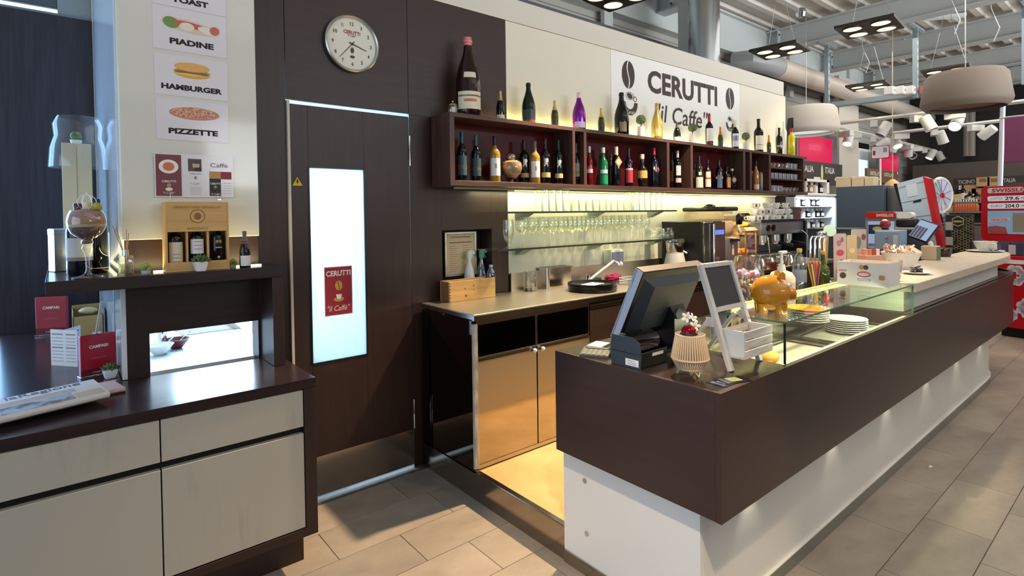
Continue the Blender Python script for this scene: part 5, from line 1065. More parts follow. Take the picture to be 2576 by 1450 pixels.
# raised stone top
sz0, sz1 = 1.064, 1.12
so = thing('stone_counter_top', 'pale stone slab raised over the right half of the bar counter', 'worktop', (5.2, 1.18, FZ1))
obj('slab', prism([(x - 5.2, y - 1.18) for x, y in arc(3.84, 1.01, .035, 180, 270, 4) + [(6.35, .975), (6.58, .985), (6.8, 1.012), (7.0, 1.055), (7.16, 1.11), (7.27, 1.18), (7.30, 1.25), (7.25, 1.32), (7.1, 1.37), (6.9, 1.38), (3.805, 1.38)]], sz0 - FZ1, sz1 - FZ1, .004), STONE, so)
obj('support_panel', prism([(x - 5.2, y - 1.18) for x, y in [(3.79, 1.03), (6.35, 1.03), (6.42, 1.06), (6.44, 1.34), (3.79, 1.34)]], .0005, sz0 - FZ1), mat('support_white', (226, 222, 212), .4), so)
SLZ = sz1 + .0005

# ================================================================ GLASS DISPLAY CASE
GT = 1.118
gc = thing('display_case', 'glass display case standing on the bar counter', 'display case', (2.96, 1.15, FZ1))
def gp(name, x0, x1, y0, y1, z0, z1, m, b=0): return obj(name, bx(x0 - 2.96, x1 - 2.96, y0 - 1.15, y1 - 1.15, z0 - FZ1, z1 - FZ1, b), m, gc)
gp('front_pane', 2.172, 3.765, .978, .984, FZ1 + .0005, GT - .008, PANE); gp('top_pane', 2.168, 3.768, .976, 1.30, GT - .008, GT, PANE); gp('end_pane', 2.172, 2.178, .984, 1.30, FZ1 + .0005, GT - .008, PANE); gp('end_pane', 3.759, 3.765, .984, 1.30, FZ1 + .0005, GT - .008, PANE)
gp('pane_edge', 2.168, 3.768, .9745, .976, GT - .008, GT, GEDGE); gp('pane_edge', 2.1665, 2.168, .976, 1.30, GT - .008, GT, GEDGE); gp('pane_edge', 2.168, 2.1715, .9765, .985, FZ1 + .0005, GT - .008, mat('edge_dark', (22, 34, 28), .1)); gp('pane_edge', 3.7655, 3.768, .9765, .985, FZ1 + .0005, GT - .008, GEDGE)
gp('rear_rail', 2.35, 3.76, 1.302, 1.322, GT - .03, GT, mat('rail_cream', (236, 220, 150), .4)); gp('rail_light', 2.36, 3.75, 1.296, 1.302, GT - .024, GT - .012, LED)
gp('rail_post', 2.35, 2.365, 1.302, 1.322, FZ1 + .0005, GT - .03, STEEL); gp('rail_post', 3.745, 3.76, 1.302, 1.322, FZ1 + .0005, GT - .03, STEEL)
# food in the case
bd = thing('bread_roll', 'filled bread roll on yellow paper in the display case', 'bread', (2.42, 1.16, .8725)); obj('roll', uv(.05, (0, 0, .028), (1.1, .75, .55)), mat('crust', (214, 150, 66), .6, c2=(186, 110, 44), sc=(24, 24, 24)), bd); obj('paper', bx(-.09, .09, -.07, .07, .0, .003), flat((236, 222, 150)), bd)
pls = thing('plate_stack', 'stack of white plates seen through the glass case', 'plate stack', (3.35, 1.18, .8725)); pm = lathe([(0, 0), (.06, 0), (.105, .012), (.103, .014), (.058, .003), (0, .003)], 28)
for k in range(7): obj('plate', pm, PORC, pls, (0, 0, .011 * k))
q = onz(2042, 778, 1.02); ypl = thing('yellow_plate', 'yellow plate on a stack of dishes behind the pig bank', 'plate', (q.x, q.y + .02, FZ1 + .0005))
for k in range(5): obj('dish', pm, PORC, ypl, (0, 0, .012 * k))
obj('top_dish', lathe([(0, 0), (.06, 0), (.11, .013), (.108, .015), (.058, .003), (0, .003)], 28), flat((236, 186, 40), .25), ypl, (0, 0, .062))

# ================================================================ PIG BANK ON THE GLASS
pp = onz(1960, 790, GT); pg = thing('piggy_bank', 'shiny orange ceramic piggy bank on the glass display case', 'piggy bank', (pp.x + .02, pp.y + .045, GT + .0005), R(-55))
ORG = mat('pig_glaze', (206, 136, 26), .1, coat=.5); ORD_ = mat('pig_snout', (196, 106, 26), .1, coat=.5)
bm = bmesh.new()
bmesh.ops.create_uvsphere(bm, u_segments=24, v_segments=16, radius=1, matrix=Matrix.Translation((0, 0, .084)) @ Matrix.Diagonal((.080, .070, .074, 1)))
for x in (-.038, .036):
    for y in (-.03, .03): bmesh.ops.create_cone(bm, cap_ends=True, segments=14, radius1=.021, radius2=.024, depth=.04, matrix=Matrix.Translation((x, y, .02)))
obj('body', fin('pig', bm), ORG, pg)
obj('snout', lathe([(.030, 0), (.027, .022), (.023, .028), (0, .028)], 20), ORD_, pg, (.068, 0, .078), (0, R(88), 0))
for s in (-1, 1):
    obj('ear', prism([(-.018, 0), (.018, 0), (.012, .026), (0, .034), (-.012, .026)], -.004, .004, .002), ORG, pg, (.034, s * .036, .144), (R(70), R(10), R(20 * s))); obj('eye', uv(.009, (.066, s * .022, .116)), WHITE, pg); obj('pupil', uv(.004, (.073, s * .023, .117), seg=8), BLACK, pg); obj('nostril', uv(.004, (.0965, s * .010, .080), seg=8), flat((60, 26, 8)), pg)
obj('smile', tube([(.080, -.024, .056), (.086, -.008, .048), (.086, .008, .048), (.080, .024, .056)], .003, 6), WHITE, pg); obj('tail', tube([(-.078, 0, .085), (-.085, .006, .095), (-.08, -.006, .106)], .004, 6), ORG, pg)

# ================================================================ TILL CORNER
CZ = FZ1 + .0005
mo = thing('till_monitor', 'black touch screen till monitor seen from behind on the bar counter', 'monitor', (2.05, 1.47, CZ))
tilt = math.atan2(.137, .30)
def mpos(y, z): return (y, z)
ct, st_ = math.cos(tilt), math.sin(tilt)
scr = obj('screen_housing', bx(-.222, .222, -.012, .014, 0, .33, .003), BLACK, mo, (0, .067, .058), (tilt, 0, 0))
obj('light_bezel', bx(-.226, -.222, -.010, .030, -.002, .332, .001), mat('bezel_silver', (196, 206, 222), .3), mo, (0, .067, .058), (tilt, 0, 0)); obj('bezel_front', bx(-.226, .226, .014, .030, -.002, .332, .002), BLACK, mo, (0, .067, .058), (tilt, 0, 0))
obj('top_edge', bx(-.222, .226, -.011, .030, .3325, .335), flat((104, 92, 82)), mo, (0, .067, .058), (tilt, 0, 0))
bmh = bmesh.new(); a_ = [bmh.verts.new((x, -.012, z)) for x, z in ((-.20, .02), (.20, .02), (.20, .30), (-.20, .30))]; b_ = [bmh.verts.new((x, -.042, z)) for x, z in ((-.15, .06), (.17, .06), (.17, .27), (-.15, .27))]
bmh.faces.new(b_); [bmh.faces.new((a_[i], a_[(i + 1) % 4], b_[(i + 1) % 4], b_[i])) for i in range(4)]; bmh.faces.new(a_[::-1])
obj('rear_hump', fin('hump', bmh, False), CHAR, mo, (0, .067, .058), (tilt, 0, 0))
obj('stand_neck', prism_x([(-.06, 0), (.07, 0), (.07, .10), (.02, .20), (-.03, .20), (-.06, .14)], .02, .12), BLACK, mo); obj('stand_foot', prism(rrect(-.10, .20, -.08, .16, .02), 0, .014), BLACK, mo); obj('pivot', disc_y(cyl(.024, 0, .012, 20)), CHAR, mo, (.03, -.066, .155))
rp = thing('receipt_printer', 'slate grey receipt printer at the counter end', 'printer', (1.78, 1.375, CZ))
obj('body', bx(-.082, .09, -.068, .072, 0, .062, .004), BLACK, rp); obj('side_cheek', prism_x([(-.068, 0), (.072, 0), (.076, .07), (.068, .118), (-.03, .118), (-.066, .10), (-.072, .05)], -.088, -.082), CHAR, rp, label='slate side cheek'); obj('roll_cover', prism_x([(-.066, .062), (.07, .062), (.068, .112)] + [(.02 + .062 * math.cos(R(t_)), .06 + .062 * math.sin(R(t_))) for t_ in range(60, 181, 20)], -.082, .09), BLACKG, rp)
obj('seam', bx(-.0886, -.088, -.07, .074, .055, .057), BLACK, rp); obj('info_sticker', bx(-.0892, -.088, -.062, .0, .008, .034), WHITE, rp)
for k in range(3): obj('sticker_print', bx(-.0897, -.0892, -.056 + .006 * k, -.01, .013 + .007 * k, .0145 + .007 * k), flat((110, 110, 112)), rp)
obj('maker_plate', bx(-.01, .06, -.0688, -.068, .040, .052), flat((196, 198, 200)), rp)
ca = onz(1512, 895, FZ1); cal = thing('calculator', 'grey desk calculator left of the receipt printer', 'calculator', (ca.x - .01, ca.y + .02, CZ), R(-60)); obj('case', prism_x([(-.045, 0), (.045, 0), (.045, .022), (-.045, .010)], -.06, .06), flat((84, 84, 82)), cal); obj('lcd', bx(-.05, .05, .022, .042, .020, .0235), flat((120, 130, 112), .2), cal)
for i in range(5):
    for j in range(4): obj('key', bx(-.05 + .021 * i, -.034 + .021 * i, -.040 + .015 * j, -.030 + .015 * j, .009, .0145 + .002 * j), flat((168, 160, 142)), cal)
ca = onz(1512, 872, FZ1); tag(obj('paper_pad', bx(-.05, .05, -.035, .035, 0, .008, .001), PAPER, loc=(ca.x, ca.y + .015, CZ), rot=(0, 0, .3)), 'white order pad behind the calculator', 'pad')
tag(obj('cable', tube([(1.90, 1.30, CZ + .004), (1.95, 1.24, CZ + .004), (2.05, 1.26, CZ + .004), (2.08, 1.32, CZ + .004), (2.0, 1.38, CZ + .004)], .004, 6), BLACK), 'black cable lying behind the rattan lamp on the counter', 'cable')
# rattan lamp with bell and orchid
rl = thing('rattan_lantern', 'small rope lantern on hairpin legs on the counter', 'lantern', (1.785, 1.150, CZ)); ROPE = flat((206, 178, 144), .8)
zl, zm, zh = .026, .062, .148
for nm, z, r_ in (('rope_ring', zl, .045), ('rope_ring', zm, .066), ('rope_ring', zh, .050)): obj(nm, tube([(r_ * math.cos(2 * math.pi * i / 24), r_ * math.sin(2 * math.pi * i / 24), z) for i in range(24)], .004, 6, closed=True), ROPE, rl)
cord = tube([(.050, 0, zh), (.066, 0, zm), (.045, 0, zl)], .0034, 5)
for i in range(44): obj('rope_cord', cord, ROPE, rl, (0, 0, 0), (0, 0, 2 * math.pi * i / 44))
for i in range(3): a_ = 2 * math.pi * i / 3 - 1.9; obj('hairpin_leg', tube([(.04 * math.cos(a_ - .4), .04 * math.sin(a_ - .4), zl), (.047 * math.cos(a_), .047 * math.sin(a_), .003), (.04 * math.cos(a_ + .4), .04 * math.sin(a_ + .4), zl)], .003, 6), ROPE, rl)
obj('inner_glass', cyl(.04, zl, zh - .004, 16), flat((206, 186, 150), .6), rl); obj('top_plate', cyl(.051, zh, zh + .004, 24), flat((60, 40, 34)), rl)
be = thing('call_bell', 'shiny dark red call bell on top of the rope lantern', 'bell', (1.770, 1.145, CZ + zh + .0045)); obj('bell_base', cyl(.032, 0, .006, 24, .030), flat((40, 20, 22)), be); obj('bell_dome', lathe([(.027, .006), (.026, .016), (.019, .027), (.008, .033), (0, .034)], 24), mat('bell_red', (120, 6, 14), .08, .6), be); obj('button', cyl(.004, .034, .040, 10), CHROME, be)
fo = thing('white_orchid', 'white artificial orchid behind the red call bell', 'flower', (1.822, 1.172, CZ + zh + .0045)); pet = uv(.010, (.0125, 0, 0), (1, .62, .14), 10)
obj('stem', tube([(0, 0, 0), (.005, .005, .02), (0, 0, .045)], .002, 5), GREEN, fo)
for j, (x, y, z, rx, rz_) in enumerate(((.004, -.016, .020, 65, -50), (.020, .002, .044, 50, 0), (-.016, .004, .052, 70, -80))):
    hb = obj('blossom', uv(.005, seg=8), flat((222, 186, 80)), fo, (x, y, z), (R(rx), 0, R(rz_)))
    for i in range(5): obj('petal', pet, flat((240, 236, 226)), hb, (0, 0, 0), (0, R(-14), i * 1.2566))
# whitewashed easel with chalkboard and slatted crate
ea = thing('easel_stand', 'whitewashed wooden easel with blank chalkboard and slatted crate', 'easel', (2.044, 1.10, CZ)); WW = mat('easel_white', (224, 220, 214), .6, c2=(198, 188, 178), sc=(30, 30, 6))
def bar(p0, p1, w, t, m=WW, name='frame_leg', par=ea):
    p0, p1 = Vector(p0), Vector(p1); d_ = p1 - p0; ln = d_.length; o = obj(name, bx(-w / 2, w / 2, -t / 2, t / 2, 0, ln, .0015), m, par, p0)
    zax = d_.normalized(); xax = Vector((1, 0, 0)); xax = (xax - zax * xax.dot(zax)).normalized() if abs(zax.x) < .95 else Vector((0, 1, 0)); yax = zax.cross(xax); o.rotation_euler = Matrix((xax, yax, zax)).transposed().to_euler(); return o
x0, x1 = -.112, .108; yb, yt, zt_ = -.028, .098, .392
for x in (x0, x1): bar((x, yb, 0), (x, yt, zt_), .024, .018)
def yz(s): return (yb + (yt - yb) * s, zt_ * s)
for s in (.985, .56): y_, z_ = yz(s); bar((x0 + .012, y_, z_), (x1 - .012, y_, z_), .016, .018, name='cross_rail')
y_, z_ = yz(.575); bdh = zt_ * .40 / math.cos(math.atan2(yt - yb, zt_)); obj('chalkboard', bx(x0 + .012, x1 - .012, .0, .006, 0, bdh), flat((58, 58, 60), .7), ea, (0, y_, z_), (-math.atan2(yt - yb, zt_), 0, 0))
y_, z_ = yz(.62)
for x in (x0 + .014, x1 - .014): bar((x, .20, 0), (x, y_ + .016, z_ - .06), .018, .014, name='rear_leg')
for x in (x0 - .013, x1 + .0125): obj('hinge_plate', bx(x - .001, x + .001, y_ - .022, y_ + .016, z_ - .085, z_ - .05), WW, ea); 
cr = obj('crate', bx(x0 + .014, x1 + .0, -.075, .012, .048, .053), WHITEWASH, ea)
for x in (x0 + .014, x1 - .006): obj('crate_end', bx(x, x + .006, -.075, .012, .053, .152, .001), WHITE, cr)
for yy in (-.079, .012):
    for k in range(3): obj('slat', bx(x0 + .010, x1 + .004, yy, yy + .004, .050 + .036 * k, .080 + .036 * k, .001), WHITEWASH, cr)
# leaflets on the counter corner
for k, (px, py, a_, lab) in enumerate(((1822, 962, .5, 'dark glossy leaflet nearest the counter corner'), (1842, 957, .28, 'dark glossy leaflet with yellow print under the easel foot'))):
    q = onz(px, py, FZ1); t = thing('leaflet', lab, 'leaflet', (q.x, q.y, CZ + .0012 * k), a_ - .6); obj('sheet', bx(-.055, .055, -.037, .037, 0, .001), flat((30, 34, 50), .15), t); obj('print', bx(-.02, .03, -.02, .02, .001, .0013), flat((206, 196, 120) if k else (176, 170, 168), .2), t); obj('print', bx(-.045, -.03, -.03, .025, .001, .0013), flat((120, 126, 150), .2), t)

# ================================================================ THINGS BEHIND THE GLASS CASE
def behind(px, Y, py=650): return wx(px, Y, py)
IY = 1.56
q = behind(1880, IY, 700); cj = thing('candy_jar', 'round glass jar of wrapped sweets behind the easel', 'jar', (q, IY, CZ)); jt = wz(1880, 645, IY) - FZ1
obj('glass_bowl', lathe([(0, 0), (.05, 0), (.085, jt * .25), (.098, jt * .5), (.085, jt * .8), (.066, jt), (.064, jt), (.083, jt * .8), (.095, jt * .5), (.08, jt * .25), (0, .006)], 26), glass('jar_glass', (250, 251, 248), .07, .02, .5), cj)
SW = [flat(c_, .35) for c_ in ((226, 196, 90), (206, 110, 80), (120, 150, 80), (232, 222, 196), (222, 150, 160), (150, 60, 60))]; rnd = random.Random(5); swm = [ball(.014, sub=1, s=(1.3, .8, .8)) for _ in SW]
for k in range(60):
    a_ = rnd.uniform(0, 6.283); z_ = rnd.uniform(.02, jt * .62); rmax = (.045 + .04 * min(1, z_ / (jt * .4))); rr = rmax * math.sqrt(rnd.uniform(.25, 1)); obj('sweet', swm[k % 6], SW[k % 6], cj, (rr * math.cos(a_), rr * math.sin(a_), z_), (rnd.uniform(0, 3), rnd.uniform(0, 3), rnd.uniform(0, 3)))
for k in range(7): obj('marshmallow', ball(.02, sub=1), flat((236, 150, 170), .6), cj, (.05 * math.cos(k * .9), .05 * math.sin(k * .9), jt * .70 + .012 * (k % 2)))
q = behind(1898, 1.40, 745); tg = thing('price_sign', 'small dark red coffee price sign behind the piggy bank', 'sign', (q, 1.42, CZ), R(-20)); obj('card', bx(-.03, .03, -.002, .002, 0, .085), flat((112, 28, 36)), tg); lettering('il Caffè', flat((230, 206, 200)), tg, (0, -.0025, .05), .045, .014, shear=.2); obj('foot', bx(-.02, .02, -.012, .012, 0, .003), WHITE, tg)
def pumpb(px, py, Y):
    x = behind(px, Y, py); H_ = wz(px, py, Y) - FZ1; t = thing('pump_bottle', 'white pump dispenser bottle behind the piggy bank', 'bottle', (x, Y, CZ)); b_ = H_ * .68
    obj('bottle_body', lathe([(0, 0), (.070, 0), (.075, .006), (.075, b_ * .82), (.055, b_ * .95), (.022, b_), (0, b_)], 24), mat('milky', (226, 206, 184), .35, subs=.2), t); obj('collar', cyl(.024, b_, b_ + .035, 18, .018), WHITE, t); obj('pump_stem', cyl(.008, b_ + .035, H_ - .012, 12), WHITE, t); obj('pump_head', bx(-.02, .055, -.013, .013, H_ - .018, H_, .006, 2), WHITE, t)
pumpb(1966, 632, 1.52)
x = behind(2011, 1.62, 650); H_ = wz(2011, 626, 1.62) - FZ1; wb2 = thing('clear_water_bottle', 'clear plastic water bottle with yellow cap behind the straws', 'bottle', (x, 1.62, CZ)); obj('bottle_body', lathe([(0, 0), (.042, 0), (.044, .01), (.044, H_ * .38), (.041, H_ * .42), (.044, H_ * .46), (.044, H_ * .66), (.034, H_ * .82), (.015, H_ * .92), (.015, H_ * .95), (0, H_ * .95)], 22), glass('pet', (236, 240, 240), .15, .04, .8), wb2); obj('screw_cap', cyl(.017, H_ * .94, H_, 16), flat((222, 206, 60), .4), wb2); obj('paper_label', lathe([(.0446, H_ * .36), (.0446, H_ * .6)], 18), flat((190, 196, 214)), wb2)
x = behind(2042, 1.44, 700); st = thing('straw_cup', 'clear cup full of yellow orange and pink straws', 'straws', (x, 1.42, CZ)); H_ = wz(2042, 660, 1.42) - FZ1; obj('cup', lathe([(0, 0), (.036, 0), (.042, .10), (.040, .10), (.034, .004), (0, .004)], 18), CLEARB, st)
for k in range(26):
    a_ = k * 2.399; r0 = .006 + .024 * ((k * 7) % 10) / 10; c_ = ((236, 206, 20), (236, 200, 30), (236, 160, 50), (220, 90, 100), (150, 90, 130), (240, 214, 60))[(0 if math.cos(a_) > -.1 else 3) + k % 3]
    obj('straw', tube([(r0 * math.cos(a_ + 2.6) * .7, r0 * math.sin(a_ + 2.6) * .7, .006), (r0 * 1.5 * math.cos(a_), r0 * 1.5 * math.sin(a_), H_ - .008 * (k % 3))], .0048, 6), flat(c_, .35), st)
x = behind(2070, 1.50, 700); bottle('open green wine bottle with cork right of the straws', (x, 1.50, CZ), .04, wz(2070, 632, 1.50) - FZ1, 'bordeaux', mat('bottle_green_clear', (70, 84, 18), .06), flat((206, 160, 92), .7), .93, (), name='corked_bottle')
for k, (px, Y) in enumerate(((2090, 1.60), (2098, 1.66), (2104, 1.58))): put_glass('short', behind(px, Y, 700), Y, CZ, 'clear tumbler right of the green bottle, %s one' % ORD[k], 'tumblers behind the biscuit box')
q = thing('red_syrup_bottle', 'small red bottle behind the glass case', 'bottle', (behind(2088, 1.38, 745), 1.40, CZ)); obj('bottle_body', lathe([(0, 0), (.02, 0), (.022, .05), (.01, .075), (.01, .085), (0, .085)], 14), flat((206, 60, 80), .15), q); obj('screw_cap', cyl(.012, .085, .1, 12), WHITE, q)
# biscuit box on the glass
GZ = GT + .0005
bxz0 = wz(2107, 657, 1.275) ; bi = thing('biscuit_box', 'white biscuit carton standing on the glass display case', 'box', (3.49, 1.15, GZ)); bh = onx(2107, 658, 3.49).z - GT
CARD = flat((236, 230, 228), .4)
obj('bottom', bx(0, .20, -.128, .125, 0, .002), CARD, bi)
fr_ = obj('front_side', bx(0, .003, -.128, .125, .002, bh), CARD, bi); obj('rear_side', bx(.197, .20, -.128, .125, .002, bh), CARD, bi); obj('end_side', bx(.003, .197, -.128, -.125, .002, bh), CARD, bi); obj('end_side', bx(.003, .197, .122, .125, .002, bh), CARD, bi); obj('inner_floor', bx(.004, .196, -.124, .121, bh - .03, bh - .026), flat((226, 190, 150)), bi)
def pr_(pts, c_, t=.001): me = plate(pts, t); return obj('print', me, flat(c_, .4), bi, (-.0002, 0, 0), (0, 0, -math.pi / 2))
pr_(ell(16, .013, .013, -.0, bh * .80), (206, 156, 96)); pr_(ell(16, .013, .013, .022, bh * .80), (84, 62, 58), .0014); pr_(ell(16, .017, .018, -.095, bh * .40), (92, 64, 60)); pr_(rrect(.085, .115, bh * .30, bh * .50, .008, 3), (196, 140, 92)); pr_(ell(20, .034, .016, .012, bh * .50), (206, 60, 80)); pr_(ell(20, .028, .010, .012, bh * .50), (240, 214, 220), .0014); pr_(rrect(-.02, .045, bh * .22, bh * .31, .003, 2), (110, 120, 160)); pr_(rrect(-.017, .042, bh * .235, bh * .295, .002, 2), (216, 220, 232), .0014); pr_(rrect(-.118, -.075, bh * .58, bh * .66, .004, 2), (226, 150, 160))
q = onz(2272, 722, sz1); tgl = thing('tall_tumbler', 'tall clear glass right of the biscuit box', 'glass', (3.86, 1.09, SLZ)); obj('glass_body', lathe([(0, 0), (.027, 0), (.036, .125), (.034, .125), (.025, .012), (0, .012)], 18), glass('rim_glass', (254, 255, 252), .05, .02, .5), tgl); obj('drink_rest', cyl(.025, .012, .03, 14), flat((222, 206, 130), .2), tgl)
# ================================================================ ON THE STONE TOP
def on_slab(px, py): return onz(px, py, sz1)
q = on_slab(2276, 684); sbw = thing('sugar_bowl', 'white conical bowl full of sugar sachets on the stone top', 'bowl', (q.x + .03, q.y + .03, SLZ)); obj('bowl_shell', lathe([(0, 0), (.055, 0), (.085, .05), (.12, .13), (.116, .13), (.08, .05), (.05, .006), (0, .006)], 28), PORC, sbw); obj('badge', bx(-.03, .03, -.0935, -.09, .085, .105), flat((96, 26, 30)), sbw, (0, -.002, 0), (0, 0, R(-50)))
sa = bx(-.008, .008, -.002, .002, -.04, .04); rnd = random.Random(2)
for k in range(46): a_ = rnd.uniform(0, 6.28); rr = .095 * math.sqrt(rnd.uniform(0, 1)); obj('sachet', sa, flat(((226, 196, 176), (206, 160, 140), (236, 214, 200))[k % 3], .6), sbw, (rr * math.cos(a_), rr * math.sin(a_), .125 + rnd.uniform(0, .03)), (rnd.uniform(-1.2, 1.2), rnd.uniform(-1.2, 1.2), rnd.uniform(0, 3)))
def saucer_with(px, py, label, r_=.085):
    q = on_slab(px, py); t = thing('small_plate', label, 'plate', (q.x, q.y, SLZ)); obj('dish', lathe([(0, 0), (r_ * .55, 0), (r_, .014), (r_ * .98, .016), (r_ * .5, .004), (0, .004)], 26), PORC, t); return t, q
t, q = saucer_with(2306, 690, 'white saucer with dark coffee sachets before the sugar bowl'); 
for k in range(10): obj('sachet', bx(-.018, .018, -.012, .012, 0, .004), flat((60, 56, 62), .4), t, (.02 * math.cos(k * 2.1), .02 * math.sin(k * 2.1), .008 + .004 * k), (rnd.uniform(-.4, .4), rnd.uniform(-.4, .4), k))
t, q = saucer_with(2478, 634, 'large white saucer under the coffee cup at the counter end', .15)
for k in range(5): obj('sachet', bx(-.035, .035, -.010, .010, 0, .003), flat((52, 50, 56), .4), t, (-.07 + .03 * k, -.07, .016), (.1, .1, k * .7))
cu = thing('coffee_cup', 'big white cup with sachets on the saucer at the counter end', 'cup', (q.x, q.y, SLZ + .0045)); obj('cup_body', lathe([(0, 0), (.045, 0), (.075, .05), (.095, .098), (.091, .098), (.07, .05), (.04, .006), (0, .006)], 26), PORC, cu); obj('handle', tube([(.085, 0, .078), (.12, 0, .075), (.118, 0, .035), (.07, 0, .03)], .010, 8), PORC, cu); cu.rotation_euler = (0, 0, R(-130))
for k in range(8): obj('sachet', sa, flat((232, 214, 200), .6), cu, (.05 * math.cos(k), .05 * math.sin(k), .085), (1.0 + .1 * k, .4, k))
q = on_slab(2356, 655); nb = thing('napkin_box', 'cream napkin box with green sides on the stone top', 'box', (q.x + .04, q.y + .05, SLZ)); obj('box_body', bx(-.055, .055, -.055, .055, 0, .115, .003), flat((232, 206, 164), .6), nb); [obj('green_side', bx(-.055, .055, y_, y_ + .0012, 0, .11), flat((92, 120, 96)), nb) for y_ in (-.0562, .055)]; obj('napkin', ball(.035, (0, 0, .125), 2, (1, .5, .9), .12), PAPER, nb)
q = on_slab(2405, 648); sg2 = thing('stirrer_basket', 'dark basket of foil packets right of the napkin box', 'basket', (q.x + .05, q.y + .10, SLZ)); obj('basket_body', lathe([(0, 0), (.05, 0), (.065, .05), (.062, .05), (0, .01)], 12), flat((70, 60, 52)), sg2)
for k in range(14): obj('packet', bx(-.02, .02, -.002, .002, 0, .05), mat('foil_packet', (150, 140, 130), .3, .6, c2=(60, 52, 48), sc=(60, 60, 60)), sg2, (.045 * math.cos(k * 2.4), .045 * math.sin(k * 2.4), .03), (.5 * math.cos(k), .5 * math.sin(k), k))
for k in range(4): put_glass('short', wx(2335, 1.5, 660) + .06 * (k % 2), 1.45 + .07 * (k // 2), CZ, 'clear tumbler behind the sugar bowl, %s one' % ('front left', 'front right', 'rear left', 'rear right')[k], 'tumblers behind the sugar bowl')

# ---- standing leaflets and chocolate bars behind the biscuit box
def leaf_stand(px0, px1, pyt, Y, label, c_, marks=(), rz=-.55):
    a_ = behind((px0 + px1) / 2, Y, 640); d_ = Vector((a_, Y, 0)).dot(Vector((_f.x, _f.y, 0))); w_ = (px1 - px0) * d_ / FPX / math.cos(.25); H_ = wz((px0 + px1) / 2, pyt, Y) - FZ1
    t = thing('leaflet_stand', label, 'leaflet', (a_, Y, CZ), rz); obj('card', prism_y(rrect(-w_ / 2, w_ / 2, 0, H_, .012, 3), -.002, .002), flat(c_, .4), t); obj('foot', bx(-w_ / 2, w_ / 2, -.02, .03, 0, .004), CLEARB, t)
    for (x, z, a2, b2, c2) in marks: obj('print', plate(ell(14, a2 * w_, b2 * H_, x * w_, z * H_), .0006), flat(c2, .4), t, (0, -.0022, 0))
leaf_stand(2096, 2130, 588, 1.48, 'pink ice cream price card behind the biscuit box', (222, 190, 186), ((-.1, .85, .18, .05, (196, 130, 130)), (.15, .9, .12, .04, (150, 120, 120)), (.0, .7, .3, .05, (206, 80, 96)), (.1, .55, .2, .05, (150, 96, 90)), (-.1, .42, .2, .06, (206, 110, 120))))
leaf_stand(2130, 2156, 592, 1.62, 'tan folded card right of the pink price card', (206, 182, 138), ((0, .4, .3, .08, (160, 120, 76)), (0, .7, .3, .05, (230, 210, 176))))
leaf_stand(2140, 2181, 577, 1.70, 'grey and pink poster card behind the chocolate bars', (176, 166, 156), ((-.1, .75, .25, .12, (110, 120, 116)), (.3, .85, .15, .06, (140, 66, 60)), (.2, .55, .3, .08, (206, 150, 150))))
cbx = thing('chocolate_display', 'row of chocolate bars in a carton behind the biscuit box', 'display box', (behind(2180, 1.60, 640), 1.52, CZ), R(-35)); hz_ = wz(2180, 628, 1.55) - FZ1
obj('carton', bx(-.13, .13, -.04, .06, 0, hz_ - .05, .002), flat((196, 150, 126)), cbx)
for k in range(8): obj('chocolate_bar', bx(-.125 + .032 * k, -.097 + .032 * k, -.02, .02, hz_ - .05, hz_ - .003 * (k % 2), .001), flat(((196, 140, 120), (206, 110, 80), (150, 70, 50), (226, 200, 190), (60, 50, 84), (222, 206, 190), (170, 90, 60), (196, 110, 80))[k], .4), cbx)

# ================================================================ COFFEE STATION ON THE STEEL WORKTOP
# warm lit pastry case
pcx0, pcx1 = wx(1856, 2.62, 620), wx(1902, 2.55, 620); pct = wz(1880, 580, 2.6) - WTZ
pc = thing('pastry_case', 'small brass framed pastry case with warm lamp left of the coffee machine', 'display case', ((pcx0 + pcx1) / 2, 2.70, WZ0)); pw_ = (pcx1 - pcx0) / 2
BRASS = mat('brass', (206, 170, 110), .25, .9)
for x in (-pw_, pw_ - .014):
    for y in (-.16, .146): obj('corner_post', bx(x, x + .014, y, y + .014, 0, pct, .002), BRASS, pc)
obj('base', bx(-pw_, pw_, -.16, .16, 0, .02, .002), BLACK, pc); obj('tray', bx(-pw_ + .015, pw_ - .015, -.145, .145, .13, .137), STEEL, pc); obj('roof', prism_x([(-.17, pct), (.17, pct), (.14, pct + .03), (-.14, pct + .03)], -pw_ - .005, pw_ + .005), mat('case_roof', (196, 176, 130), .4), pc)
obj('front_glass', bx(-pw_ + .014, pw_ - .014, -.158, -.154, .02, pct), CLEAR, pc); obj('side_glass', bx(-pw_ + .002, -pw_ + .006, -.146, .146, .02, pct), CLEAR, pc); obj('lamp_tube', bx(-pw_ + .02, pw_ - .02, .08, .1, pct - .02, pct - .005), emis('case_lamp', (255, 190, 100), 12), pc)
area_light('pastry_lamp', ((pcx0 + pcx1) / 2, 2.70, WZ0 + pct - .025), ((pcx0 + pcx1) / 2, 2.70, 0), .3, .25, 3.5, (1, .66, .30))
crm = prism_x([(-.035, 0), (.035, 0), (.04, .02), (.02, .045), (-.02, .045), (-.04, .02)], -.05, .05)
for k in range(6):
    c_ = tag(obj('croissant', crm, mat('croissant', (206, 116, 50), .6, c2=(226, 150, 76), sc=(30, 30, 30)), loc=((pcx0 + pcx1) / 2 - .09 + .09 * (k % 3), 2.66, WZ0 + (.0205 if k < 3 else .1375)), rot=(0, 0, .4)), 'golden croissant, %s on the ' % ('left', 'middle', 'right')[k % 3] + ('lower' if k < 3 else 'upper') + ' level of the pastry case', 'croissant', 'croissants in the pastry case')
ba = thing('banana_bunch', 'yellow bananas lying on the pastry case', 'bananas', ((pcx0 + pcx1) / 2 + .02, 2.66, WZ0 + pct + .0305))
